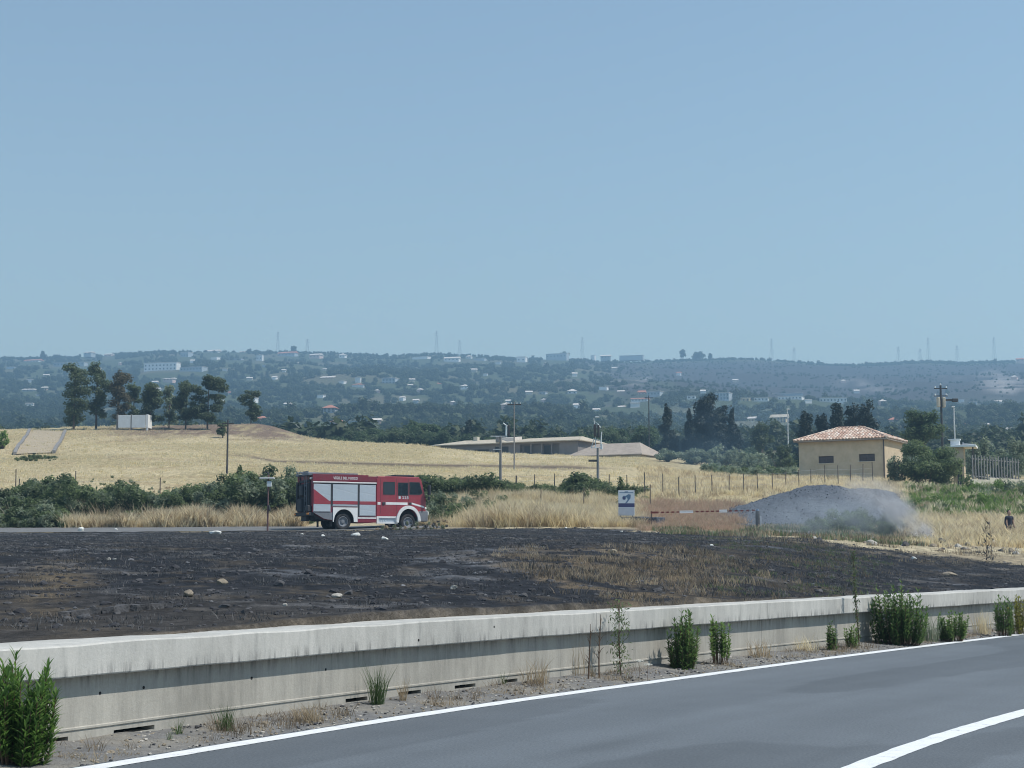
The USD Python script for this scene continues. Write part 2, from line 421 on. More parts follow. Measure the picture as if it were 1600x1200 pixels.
plain('cloth_khaki', (0.17, 0.135, 0.095), 0.9, 0.2)
plain('skin', (0.42, 0.27, 0.19), 0.6, 0.05)
plain('hair_dark', (0.03, 0.025, 0.02), 0.8, 0.2)
ISLAND.add('tile_clay')
look('tile_clay', {'g': ('attribute', {'attribute': 'tone'}), 'r': ('rgb_ramp', {'ramp': [(0, (0.42, 0.27, 0.20)), (0.3, (0.52, 0.36, 0.28)), (0.7, (0.60, 0.46, 0.37)), (1, (0.70, 0.60, 0.51))]}),
                   'p': ('principled_bsdf', {'roughness': 0.9, 'specular_ior_level': 0.2})},
     [('g.fac', 'r.fac'), ('r.color', 'p.base_color')], surface='p.BSDF')
leafy('leaf_oleander', (0.045, 0.1, 0.028), (0.21, 0.32, 0.09), 0.45)
leafy('leaf_oleander_far', (0.055, 0.1, 0.038), (0.19, 0.275, 0.09), 0.45)
leafy('leaf_yellowing', (0.120, 0.144, 0.036), (0.408, 0.360, 0.096), 0.4)
leafy('leaf_scrub', (0.055, 0.075, 0.038), (0.19, 0.24, 0.11), 0.45)
leafy('leaf_tree', (0.048, 0.066, 0.038), (0.155, 0.19, 0.1), 0.45)
leafy('leaf_tree_sere', (0.075, 0.07, 0.045), (0.2, 0.18, 0.11), 0.45)
leafy('leaf_conifer', (0.016, 0.025, 0.02), (0.05, 0.066, 0.05), 0.2)
leafy('leaf_olive', (0.11, 0.135, 0.09), (0.3, 0.34, 0.23), 0.45)
leafy('leaf_pine', (0.04, 0.06, 0.03), (0.12, 0.165, 0.075), 0.4)
leafy('leaf_meadow', (0.08, 0.13, 0.035), (0.25, 0.34, 0.11), 0.5)
leafy('leaf_maquis', (0.022, 0.033, 0.015), (0.085, 0.108, 0.05), 0.3)
leafy('straw', (0.47, 0.4, 0.27), (0.78, 0.7, 0.51), 0.5)
leafy('straw_gold', (0.48, 0.4, 0.235), (0.76, 0.66, 0.44), 0.5)
leafy('straw_brown', (0.25, 0.195, 0.13), (0.5, 0.41, 0.285), 0.45)
leafy('straw_red', (0.28, 0.185, 0.13), (0.53, 0.4, 0.3), 0.45)
leafy('straw_singed', (0.1, 0.08, 0.058), (0.3, 0.235, 0.165), 0.4)
leafy('straw_burnt', (0.02, 0.02, 0.021), (0.15, 0.145, 0.14), 0.1)
leafy('grass_green', (0.045, 0.075, 0.03), (0.14, 0.19, 0.08), 0.4)
leafy('seed_head', (0.6, 0.58, 0.5), (0.75, 0.73, 0.66), 0.3)
# ------------------------------------------------------------------ the wall's line and the road's course
_w = np.array([(-24, -24), (-17.5, -10.5), (-12.2, 0.2), (-8.2, 7.3), (-4.2, 14.2), (-1.56, 18.75), (1.0, 22.55), (4.2, 27.2), (6.95, 31.0), (11.6, 37.3), (20, 48.5), (38, 71), (56, 92)], float)
_t = np.r_[0, np.cumsum(np.linalg.norm(np.diff(_w, axis=0), axis=1))]
_cs = CubicSpline(_t, _w)
T_END = _t[-1]


def course(t, s=0.0, z=0.0):
    """point at arc length t along the wall's foot, s metres towards the road"""
    t = np.asarray(t, float)
    p, d = _cs(t), _cs(t, 1)
    d = d / np.linalg.norm(d, axis=-1, keepdims=True)
    n = np.stack([d[..., 1], -d[..., 0]], -1)
    q = p + n * np.asarray(s, float)[..., None]
    return np.concatenate([q, np.broadcast_to(np.asarray(z, float), q.shape[:-1])[..., None]], -1)


_ts = np.linspace(0, T_END, 1200)
_line = course(_ts)[:, :2]
_tree = cKDTree(_line)


def side(x, y):
    """signed distance from the wall's foot, positive on the road side; and arc length"""
    q = np.stack([x, y], -1)
    _, i = _tree.query(q)
    d = _cs(_ts[i], 1)
    d = d / np.linalg.norm(d, axis=-1, keepdims=True)
    r = q - _line[i]
    return r[..., 0] * d[..., 1] - r[..., 1] * d[..., 0], _ts[i]


def t_at(px, s=0.0):
    """arc length at which the line s metres from the wall crosses the photograph's column px (on the ground)"""
    q = course(_ts, s)
    x, _ = py_of(q)
    ok = q[:, 1] > 3
    return float(_ts[ok][np.argmin(abs(x[ok] - px))])


# ------------------------------------------------------------------ the lie of the land
RIDGE_PX = [-400, 0, 100, 180, 250, 330, 400, 500, 600, 680, 740, 800, 900, 1000, 1100, 1170, 1240, 1300, 1400, 1430, 1520, 1540, 1600, 2000]
RIDGE_PY = [560, 558, 555, 551, 545, 547, 547, 549, 553, 550, 552, 555, 558, 561, 560, 558, 560, 566, 565, 562, 564, 562, 562, 566]


def ridge(px):
    return np.interp(px, RIDGE_PX, RIDGE_PY) + 4.0


COLS = {
    -400: [(14, 1020), (20, 957), (26, 907), (33, 869), (45, 852), (80, 836), (88, 828), (94, 822), (105, 797), (118, 762), (135, 737), (165, 710), (200, 684), (216, 674), (235, 673), (260, 684)],
    0: [(15, 1005), (20, 955), (26, 905), (33, 868), (45, 852), (80, 836), (88, 829), (94, 822), (105, 797), (118, 762), (135, 737), (165, 710), (200, 683), (216, 673), (235, 672), (260, 684)],
    250: [(16, 992), (20, 952), (26, 908), (34, 868), (46, 850), (80, 835), (88, 828), (94, 821), (105, 795), (118, 760), (135, 734), (165, 706), (200, 682), (216, 671), (235, 668), (260, 682)],
    400: [(16.5, 985), (21, 945), (27, 902), (35, 866), (47, 849), (80, 833), (88, 827), (94, 820), (105, 795), (118, 758), (135, 734), (165, 709), (200, 684), (216, 670), (230, 665), (260, 684)],
    500: [(17, 977), (22, 938), (28, 898), (36, 864), (48, 848), (80, 832), (88, 827), (94, 820), (105, 795), (118, 757), (135, 735), (165, 712), (200, 692), (216, 687), (235, 688), (260, 698)],
    660: [(19, 962), (24, 926), (30, 892), (38, 862), (50, 846), (80, 830), (86, 825), (94, 816), (105, 790), (118, 757), (135, 738), (165, 718), (190, 702), (205, 699), (225, 703), (260, 708)],
    800: [(21, 955), (25.5, 925), (31, 888), (38, 858), (50, 843), (78, 829), (84, 822), (92, 812), (105, 783), (118, 758), (135, 743), (165, 726), (200, 714), (225, 709), (240, 710), (260, 712)],
    1000: [(24, 945), (28.5, 918), (34, 880), (41, 854), (52, 843), (72, 834), (80, 824), (90, 812), (105, 787), (118, 766), (135, 748), (165, 728), (200, 716), (225, 712), (240, 712), (260, 713)],
    1200: [(28, 938), (32, 918), (38, 888), (46, 862), (56, 848), (72, 836), (80, 825), (90, 816), (105, 792), (118, 772), (135, 758), (155, 749), (200, 735), (225, 730), (240, 726), (260, 722)],
    1400: [(32, 936), (38, 915), (48, 890), (58, 868), (68, 848), (78, 832), (90, 812), (105, 787), (118, 769), (135, 758), (155, 750), (200, 738), (225, 732), (240, 728), (260, 723)],
    1600: [(36, 936), (44, 912), (54, 890), (64, 868), (72, 852), (80, 838), (92, 812), (105, 788), (118, 770), (135, 757), (155, 750), (200, 738), (225, 732), (240, 728), (260, 724)],
    2000: [(46, 925), (54, 905), (60, 890), (68, 868), (75, 850), (82, 838), (92, 812), (105, 788), (118, 770), (135, 757), (155, 750), (200, 738), (225, 732), (240, 728), (260, 724)]}
DN = np.exp(np.linspace(math.log(12), math.log(6000), 240))
CPX = sorted(COLS)
_tab = []
for _c in CPX:
    near = COLS[_c]
    rp = float(ridge(_c))
    far = [(330, 697), (450, 697), (700, 668), (1100, 620), (1500, rp + 22), (1800, rp + 4), (1900, rp), (2000, rp + 4), (2400, rp + 45), (3500, 700), (6000, 790)]
    dd = np.array([q[0] for q in near + far], float)
    zz = np.array([zpy(q[1], q[0]) for q in near + far])
    pc = PchipInterpolator(np.log(dd), zz)
    _tab.append(pc(np.clip(np.log(DN), np.log(dd[0]), None)))
_tab = np.array(_tab)
_pxs = np.arange(-400, 2001, 25.0)
_grid = PchipInterpolator(CPX, _tab, axis=0)(_pxs)
# the ridge line itself follows the skyline closely
_rfix = np.exp(-((np.log(DN) - math.log(1900)) / 0.16) ** 2)
for _i, _p in enumerate(_pxs):
    want = zpy(float(ridge(_p)), 1900.0)
    have = np.interp(math.log(1900), np.log(DN), _grid[_i])
    _grid[_i] += (want - have) * _rfix
_lay = RegularGridInterpolator((_pxs, np.log(DN)), _grid, bounds_error=False, fill_value=None)


def smooth01(a, b, x):
    t = np.clip((x - a) / (b - a), 0, 1)
    return t * t * (3 - 2 * t)


def where(x, y):
    """photograph column (clamped) and distance ahead of a ground position"""
    r = np.hypot(x, y)
    a = np.arctan2(x, y)
    ac = np.clip(a, math.atan(-0.5), math.atan(0.5))
    d = r * np.cos(ac)
    for_px = 800 + FPX * np.tan(ac)
    # the camera looks up a little: columns spread with height
    return for_px, d, a


def bumps(x, y, d):
    p = np.stack([x, y, np.zeros_like(x)], -1)
    near = (meshkit.fbm(p * 0.9, 4, 3) - 0.5) * 0.15 * smooth01(10, 25, d) * (1 - smooth01(84, 100, d))
    mid = (meshkit.fbm(p * 0.08, 4, 5) - 0.5) * 0.9 * smooth01(95, 150, d) * (1 - smooth01(300, 500, d))
    far = (meshkit.fbm(p * 0.008, 5, 9) - 0.5) * 26.0 * smooth01(380, 800, d) * (1 - 0.75 * smooth01(1400, 1850, d))
    return near + mid + far


TERRACE = []


def H(x, y):
    x, y = np.asarray(x, float), np.asarray(y, float)
    px, d, a = where(x, y)
    z = _lay(np.stack([px, np.log(np.clip(d, 12, 6000))], -1)) + bumps(x, y, d)
    # the track on which the engine stands is even
    z = np.where((px < 720) & (d > 83) & (d < 92), z - bumps(x, y, d), z)
    ring = 1 - smooth01(math.radians(55), math.radians(110), np.abs(a))
    s, _ = side(x, y)
    road = smooth01(-0.50, -0.30, s) * (1 - smooth01(85, 110, np.hypot(x, y)))
    z = z * ring
    return z * (1 - road) + (-0.06) * road


def G(px, d):
    """point(s) on the ground in the photograph's column px at distance d"""
    px, d = np.broadcast_arrays(np.asarray(px, float), np.asarray(d, float))
    one = px.ndim == 0
    px, d = np.atleast_1d(px), np.atleast_1d(d)
    z = np.full(px.shape, CAM_Z)
    for _ in range(3):
        x = (px - 800) / FPX * (d * math.cos(PITCH) + (z - CAM_Z) * math.sin(PITCH))
        z = H(x, d)
    q = np.stack([x, d, z], -1)
    return q[0] if one else q


def G_py(px, py, d0, d1):
    """point on the ground seen at the pixel, searched between two distances"""
    q = G(np.full(90, float(px)), np.exp(np.linspace(math.log(d0), math.log(d1), 90)))
    return q[np.argmin(abs(py_of(q)[1] - py))]


# ------------------------------------------------------------------ ground mesh
def burnt_edge(px):
    return np.interp(px, [-400, 0, 500, 700, 900, 1000, 1080, 1250, 1330, 1450, 1600, 2000], [84.5, 84.5, 84.5, 82.5, 80, 75, 70, 68, 63, 60, 57, 56])


def ground_tint(x, y):
    px, d, a = where(x, y)
    p = np.stack([x, y, np.zeros_like(x)], -1)
    n1 = meshkit.fbm(p * 0.35, 4, 21)
    n2 = meshkit.fbm(p * 1.6, 4, 22)
    n3 = meshkit.fbm(p * 0.06, 4, 23)
    c = lambda r, g, b: np.array([r, g, b])
    mix = lambda A, B, w: A * (1 - w[:, None]) + B * w[:, None]
    # burnt slope: char, ash, scorched soil
    burnt = mix(np.tile(c(0.026, 0.028, 0.033), (len(x), 1)), np.tile(c(0.12, 0.125, 0.137), (len(x), 1)), smooth01(0.5, 0.7, n1) * smooth01(0.42, 0.62, n2))
    soil = smooth01(0.52, 0.66, 0.6 * n2 + 0.4 * meshkit.fbm(p * 0.5, 3, 24))
    burnt = mix(burnt, np.tile(c(0.105, 0.085, 0.062), (len(x), 1)), soil * 0.5)
    foot = smooth01(26, 17, d * (1 + 0.35 * (0.5 - n1))) * smooth01(1100, 300, px)      # browner at the foot of the slope
    burnt = mix(burnt, np.tile(c(0.085, 0.074, 0.062), (len(x), 1)), foot * 0.5)
    # the bank that kept its dry grass
    bank = smooth01(820, 900, px + 420 * (n1 - 0.5)) * smooth01(1230, 1080, px + 420 * (n2 - 0.5)) * smooth01(22, 25, d) * smooth01(45, 36, d + 10 * (n1 - 0.5))
    burnt = mix(burnt, np.tile(c(0.15, 0.115, 0.075), (len(x), 1)), bank * smooth01(0.36, 0.6, n2) * 0.8)
    left = np.exp(-((px - 85) / 45) ** 2 - ((d - 25) / 5.5) ** 2)
    burnt = mix(burnt, np.tile(c(0.125, 0.10, 0.07), (len(x), 1)), np.clip(left * smooth01(0.35, 0.6, n2) * 1.2, 0, 1))
    right = smooth01(1150, 1300, px) * smooth01(54, 63, d + 16 * (n1 - 0.5))
    burnt = mix(burnt, np.tile(c(0.17, 0.14, 0.095), (len(x), 1)), right * smooth01(0.40, 0.58, n2) * 0.8)
    # straw
    straw = mix(np.tile(c(0.37, 0.305, 0.175), (len(x), 1)), np.tile(c(0.47, 0.39, 0.24), (len(x), 1)), smooth01(0.35, 0.65, n3))
    straw = mix(straw, np.tile(c(0.34, 0.255, 0.15), (len(x), 1)), smooth01(0.55, 0.75, n1) * 0.55)
    # verge soil behind the track
    verge = mix(np.tile(c(0.44, 0.375, 0.25), (len(x), 1)), np.tile(c(0.30, 0.25, 0.17), (len(x), 1)), smooth01(0.45, 0.65, n1))
    reddish = smooth01(985, 1020, px) * smooth01(1185, 1140, px) * smooth01(74, 78, d) * smooth01(104, 96, d)
    verge = mix(verge, np.tile(c(0.33, 0.225, 0.165), (len(x), 1)), reddish)
    stony = smooth01(1120, 1180, px) * smooth01(70, 74, d) * smooth01(118, 108, d)
    verge = mix(verge, np.tile(c(0.155, 0.15, 0.14), (len(x), 1)), stony * 0.9)
    green = smooth01(1395, 1440, px) * smooth01(86, 92, d) * smooth01(140, 128, d)
    verge = mix(verge, np.tile(c(0.09, 0.12, 0.04), (len(x), 1)), green)
    # knoll top: browner earth
    knoll = smooth01(190, 204, d + 14 * (n1 - 0.5)) * smooth01(520, 440, px) * smooth01(90, 260, px)
    straw = mix(straw, np.tile(c(0.19, 0.14, 0.105), (len(x), 1)), knoll * smooth01(0.25, 0.5, n2 * 0.5 + n1 * 0.5))
    # furrow across the field
    _, py = py_of(np.stack([x, y, H(x, y)], -1))
    fur = np.interp(px, [-400, 380, 430, 660, 860, 1000], [690, 712, 721, 727, 730, 733])
    wdt = np.interp(px, [0, 380, 500, 800, 880, 930, 1000], [0.6, 1.6, 2.0, 2.8, 3.8, 1.2, 0.8])
    fw = np.exp(-((py - fur) / wdt) ** 2) * smooth01(300, 430, px) * smooth01(1010, 900, px)
    straw = mix(straw, np.tile(c(0.12, 0.09, 0.07), (len(x), 1)), fw * 0.95)
    fur2 = np.exp(-((py - np.interp(px, [0, 150, 400], [726, 714, 722])) / 1.0) ** 2) * smooth01(420, 380, px) * smooth01(60, 140, px)
    straw = mix(straw, np.tile(c(0.27, 0.20, 0.13), (len(x), 1)), fur2 * 0.6)
    # hillside
    hill = mix(np.tile(c(0.070, 0.085, 0.045), (len(x), 1)), np.tile(c(0.12, 0.115, 0.075), (len(x), 1)), smooth01(0.48, 0.68, meshkit.fbm(p * 0.02, 5, 31)))
    bare = smooth01(880, 1020, px + 500 * (n3 - 0.5)) * smooth01(900, 1150, d) * smooth01(1880, 1780, d)
    hill = mix(hill, np.tile(c(0.052, 0.046, 0.052), (len(x), 1)), bare * 0.9)
    for bx, by, sx, sy, k in ((1334, 601, 22, 6, 0.9), (1385, 608, 26, 3, 0.6), (1575, 603, 34, 14, 0.75), (985, 597, 26, 4, 0.6), (1010, 592, 6, 2, 0.8), (1555, 588, 20, 8, 0.5), (1480, 590, 30, 2, 0.4)):
        w = np.exp(-((px - bx) / sx) ** 2 - ((py - by) / sy) ** 2) * smooth01(0.35, 0.55, meshkit.fbm(p * 0.05, 4, 41)) * (d > 500)
        hill = mix(hill, np.tile(c(0.36, 0.33, 0.31), (len(x), 1)), np.clip(w * k * 1.2, 0, 1))
    e = burnt_edge(px) + 5 * (n1 - 0.5) + 2.5 * (n2 - 0.5)
    out = mix(burnt, verge, smooth01(-0.7, 0.7, d - e))
    out = mix(out, straw, smooth01(103, 110, d + 6 * (n1 - 0.5)) * (1 - green))
    crest = np.interp(px, [-400, 250, 480, 660, 1000, 1200, 1600], [245, 245, 235, 222, 236, 215, 170])
    out = mix(out, hill, smooth01(0, 12, d - crest - 8 * (n1 - 0.5)))
    s, _ = side(x, y)
    out = mix(out, np.tile(c(0.2, 0.17, 0.13), (len(x), 1)), smooth01(-0.6, -0.35, s) * (1 - smooth01(85, 110, np.hypot(x, y))))
    back = smooth01(math.radians(45), math.radians(80), np.abs(a))
    out = mix(out, np.tile(c(0.22, 0.18, 0.11), (len(x), 1)), back * (d < 300))
    return out


_phi = np.r_[np.linspace(-180, -26, 34), np.linspace(-22.5, 21.5, 300), np.linspace(26, 180, 34)]
_phi = np.radians(_phi)
_r = np.r_[np.linspace(0.4, 11, 14), np.exp(np.linspace(math.log(12), math.log(130), 330)), np.exp(np.linspace(math.log(131), math.log(5500), 230))]
_rr, _pp = np.meshgrid(_r, _phi, indexing='ij')
_gx, _gy = (_rr * np.sin(_pp)).ravel(), (_rr * np.cos(_pp)).ravel()
_gz = H(_gx, _gy)
_gv = np.stack([_gx, _gy, _gz], 1)
_tint = ground_tint(_gx, _gy)
_nr, _np_ = _rr.shape
_i = (np.arange(_nr - 1)[:, None] * _np_ + np.arange(_np_ - 1)[None]).ravel()
_q = np.stack([_i, _i + 1, _i + _np_ + 1, _i + _np_], 1)
_qd = _rr.ravel()[_q[:, 0]]
_qpx, _qdd, _qa = where(_gx[_q[:, 0]], _gy[_q[:, 0]])
_zone = np.where(_qdd < burnt_edge(_qpx), 0, np.where(_qdd < np.interp(_qpx, [-400, 250, 480, 660, 1000, 1200, 1600], [245, 245, 235, 222, 236, 215, 170]), 1, 2))


def submesh(mask):
    q = _q[mask]
    used, inv = np.unique(q, return_inverse=True)
    q = inv.reshape(q.shape)
    f = np.vstack([q[:, [0, 2, 1]], q[:, [0, 3, 2]]])
    return used, (_gv[used], f)


_gtree = {}
for _k, _name in enumerate(('burnt_ground', 'dry_field', 'hillside')):
    used, m = submesh(_zone == _k)
    obj(_name, m, 'earth', smooth=True, kind='structure', tint=_tint[used],
        label=('burnt black slope behind the concrete wall', 'golden dry grass field rising behind the fire engine', 'wooded hillside with scattered houses under the sky')[_k])

# ------------------------------------------------------------------ road, shoulder, lines
def strip(t0, t1, s0, s1, dt, ds, z):
    t = np.linspace(t0, t1, max(2, int((t1 - t0) / dt)))
    s = np.linspace(s0, s1, max(2, int(abs(s1 - s0) / ds) + 1))
    tt, ss = np.meshgrid(t, s, indexing='ij')
    v = course(tt.ravel(), ss.ravel())
    v[:, 2] = z(tt.ravel(), ss.ravel(), v) if callable(z) else z
    n = len(s)
    i = (np.arange(len(t) - 1)[:, None] * n + np.arange(n - 1)[None]).ravel()
    q = np.stack([i, i + 1, i + n + 1, i + n], 1)
    return (v, np.vstack([q[:, [0, 2, 1]], q[:, [0, 3, 2]]])), tt.ravel(), ss.ravel()


LINE_S = 1.16
m, tt, ss = strip(2, T_END - 2, LINE_S - 0.18, 15.5, 0.25, 0.12, 0.0)
p3 = np.stack([tt * 0.12, ss * 1.1, 0 * ss], -1)
w = 0.93 + 0.14 * meshkit.fbm(p3, 4, 51) + 0.16 * (meshkit.fbm(np.stack([tt * 0.22, ss * 4.5, 0 * ss + 3], -1), 3, 53) - 0.5)
w *= 1 - 0.10 * np.exp(-((ss - 3.1) / 0.55) ** 2) - 0.08 * np.exp(-((ss - 5.2) / 0.5) ** 2)
w *= np.where(meshkit.fbm(np.stack([tt * 0.09, ss * 0.55, 0 * ss + 7], -1), 2, 52) > 0.63, 0.82, 1.0)
_pp = course(tt, ss)
_c = flat(945, 1166)
_dv = _cs(t_at(900), 1); _dv = _dv / np.linalg.norm(_dv)
_al = (_pp[:, 0] - _c[0]) * _dv[0] + (_pp[:, 1] - _c[1]) * _dv[1]
_ac = (_pp[:, 0] - _c[0]) * _dv[1] - (_pp[:, 1] - _c[1]) * _dv[0]
w *= 1 - 0.22 * np.exp(-(_al / 0.9) ** 2 - (_ac / 0.22) ** 2)
obj('road', m, 'asphalt', smooth=True, kind='structure', tint=w[:, None] * np.array([0.122, 0.137, 0.150]), label='grey asphalt road curving past the concrete wall')


def grit_z(tt, ss, v):
    n = meshkit.fbm(v * np.array([2.2, 2.2, 1]), 4, 61) - 0.5
    return np.clip(0.10 * (1 - ss / 0.9), -0.02, 0.1) * 0.7 + n * 0.07 * np.clip(1.15 - ss, 0, 1) - 0.006 - 0.02 * smooth01(0.8, 1.2, ss)


m, _, _ = strip(t_at(-40) - 3, T_END - 2, -0.04, LINE_S + 0.02, 0.10, 0.08, grit_z)
obj('road_shoulder', m, 'shoulder_grit', smooth=True, kind='structure', label='gritty shoulder between the wall and the white edge line')


def painted(s0, width):
    m, tt, ss = strip(2, T_END - 2, s0 - width / 2, s0 + width / 2, 0.12, width, 0.004)
    v, f = m
    rng = np.random.default_rng(5)
    wob = (meshkit.fbm(np.stack([tt * 3.5, ss * 9, 0 * ss], -1), 3, 71) - 0.5) * 0.035
    v[:, :2] += (course(tt, ss + wob) - course(tt, ss))[:, :2]
    return v, f


obj('edge_line', painted(LINE_S, 0.23), 'road_paint', kind='structure', label='white edge line along the shoulder')
obj('centre_line', painted(LINE_S + 5.55, 0.23), 'road_paint', kind='structure', label='white line in the lower right of the road')


# dirt track on which the engine stands: a sheet lying on the ground
def drape(px_list, d0, d1, n, lift, jit=0.25, seed=3):
    rng = np.random.default_rng(seed)
    e = rng.normal(size=(len(px_list), 2)) * jit
    w = np.linspace(0, 1, n)[None]
    dd = (d0 + e[:, :1]) * (1 - w) + (d1 + e[:, 1:]) * w
    v = G(np.repeat(np.asarray(px_list, float)[:, None], n, 1).ravel(), dd.ravel()) + [0, 0, lift]
    m_ = len(px_list)
    i = (np.arange(m_ - 1)[:, None] * n + np.arange(n - 1)[None]).ravel()
    q = np.stack([i, i + 1, i + n + 1, i + n], 1)
    return v, np.vstack([q[:, [0, 2, 1]], q[:, [0, 3, 2]]])


obj('dirt_track', drape(np.arange(-200, 700, 12.0), 84.6, 91.5, 7, 0.03), 'track_dust', smooth=True, kind='structure', label='grey dirt track along the far edge of the burnt slope')

# ------------------------------------------------------------------ concrete wall in cast panels
T0 = t_at(-60) - 0.3
cuts = [T0] + [t_at(p_) for p_ in (923, 1190, 1372)]
while cuts[-1] + 5 < T_END - 6:
    cuts.append(cuts[-1] + 5.2)
PROFILE = [(-0.60, 0.940), (-0.585, 0.95), (-0.1, 0.952), (0.112, 0.95), (0.13, 0.935), (0.13, 0.80), (0.13, 0.665), (0.118, 0.652), (0.0, 0.640), (0.0, 0.40), (0.0, 0.185), (0.014, 0.178), (0.014, 0.160), (0.002, 0.154), (0.004, -0.25), (-0.5, -0.25), (-0.5, 0.63), (-0.60, 0.66)]
wall = thing('concrete_wall', 'long grey concrete roadside wall with overhanging cap and rain streaks', 'wall')
slots_px = [(92, 0.4), (215, 0.56), (563, 0.42), (648, 0.46), (730, 0.46), (806, 0.3)]
slot_t = [(t_at(p_, 0.05), w_) for p_, w_ in slots_px]
for a, b in zip(cuts[:-1], cuts[1:]):
    ts = np.linspace(a + 0.005, b - 0.005, max(3, int((b - a) / 0.2)))
    k = len(PROFILE)
    vs = []
    for t in ts:
        for (s, z) in PROFILE:
            vs.append((t, s, z))
    vs = np.array(vs)
    q3 = course(vs[:, 0], vs[:, 1], vs[:, 2])
    nz = meshkit.fbm(q3 * np.array([1.4, 1.4, 2.0]), 3, 81) - 0.5
    q3[:, 2] += nz * 0.03 * (vs[:, 2] > 0.6)
    sh = nz * 0.018
    q3[:, :2] += (course(vs[:, 0], vs[:, 1] + sh) - course(vs[:, 0], vs[:, 1]))[:, :2]
    f = []
    for i in range(len(ts) - 1):
        for j in range(k):
            j2 = (j + 1) % k
            f += [[i * k + j, (i + 1) * k + j, (i + 1) * k + j2], [i * k + j, (i + 1) * k + j2, i * k + j2]]
    capf = np.array(trimesh.creation.triangulate_polygon(Polygon(PROFILE), engine='earcut')[1])
    capv = np.array(trimesh.creation.triangulate_polygon(Polygon(PROFILE), engine='earcut')[0])
    _, idx = cKDTree(np.array(PROFILE)).query(capv)
    cf = idx[capf]
    # orientation of the caps
    area = sum(PROFILE[x][0] * PROFILE[y][1] - PROFILE[y][0] * PROFILE[x][1] for tri in cf for x, y in ((tri[0], tri[1]), (tri[1], tri[2]), (tri[2], tri[0])))
    if area > 0:
        cf = cf[:, ::-1]
    f = np.vstack([np.array(f), cf, cf[:, ::-1] + (len(ts) - 1) * k])
    mesh = trimesh.Trimesh(q3, f, process=False)
    if mesh.volume < 0:
        f = f[:, ::-1]
    man = manifold3d.Manifold(manifold3d.Mesh(q3.astype(np.float32), f.astype(np.uint32)))
    here = [(t, w_) for t, w_ in slot_t if a + 0.3 < t < b - 0.3]
    for t, w_ in here:
        if man.is_empty():
            break
        p0, d0 = course(t), _cs(t, 1)
        ang = math.degrees(math.atan2(d0[1], d0[0]))
        man -= manifold3d.Manifold.cube([w_, 0.5, 0.045], True).rotate([0, 0, ang]).translate([float(p0[0]), float(p0[1]), 0.085])
    pm = man2vf(man) if not man.is_empty() else (q3, f)
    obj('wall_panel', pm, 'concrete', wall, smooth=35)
    for t, w_ in here:
        p0, d0 = course(t, -0.17), _cs(t, 1)
        obj('drain_slot', moved(box(-w_ / 2 + 0.004, w_ / 2 - 0.004, -0.01, 0.01, 0.064, 0.106), p0, math.atan2(d0[1], d0[0])), 'dark_hole', wall)
# tie holes left by the shuttering
for px_, z_ in ((152, 0.47), (221, 0.48), (392, 0.46), (505, 0.47), (651, 0.73), (775, 0.83), (800, 0.76)):
    s_ = 0.131 if z_ > 0.64 else 0.001
    t_ = t_at(px_, s_)
    q_ = course(t_, s_, z_)
    dd_ = _cs(t_, 1) / np.linalg.norm(_cs(t_, 1))
    n_ = np.array([dd_[1], -dd_[0], 0])
    obj('tie_hole', cyl(q_ - n_ * 0.02, q_ + n_ * 0.002, 0.014, 0.016, 10), 'dark_hole', wall)
# ------------------------------------------------------------------ vegetation
def blob_leaves(rng, n, size, ratio=0.5, squash=(1, 1, 1), power=2.4, up=0.0):
    b = ball_points(rng, n, power)
    return cards(b * np.asarray(squash), size, rng, ratio, up, b)


def crown_mesh(rng, clumps, n, leaf, ratio=0.5, up=0.0, power=2.0):
    """clumps: rows (x, y, z, rx, rz). Leaves spread through all clumps by their size."""
    c = np.asarray(clumps, float)
    w = c[:, 3] ** 2 * c[:, 4]
    k = rng.choice(len(c), n, p=w / w.sum())
    b = ball_points(rng, n, power)
    p = c[k, :3] + b * np.stack([c[k, 3], c[k, 3], c[k, 4]], 1)
    return cards(p, leaf, rng, ratio, up, b)


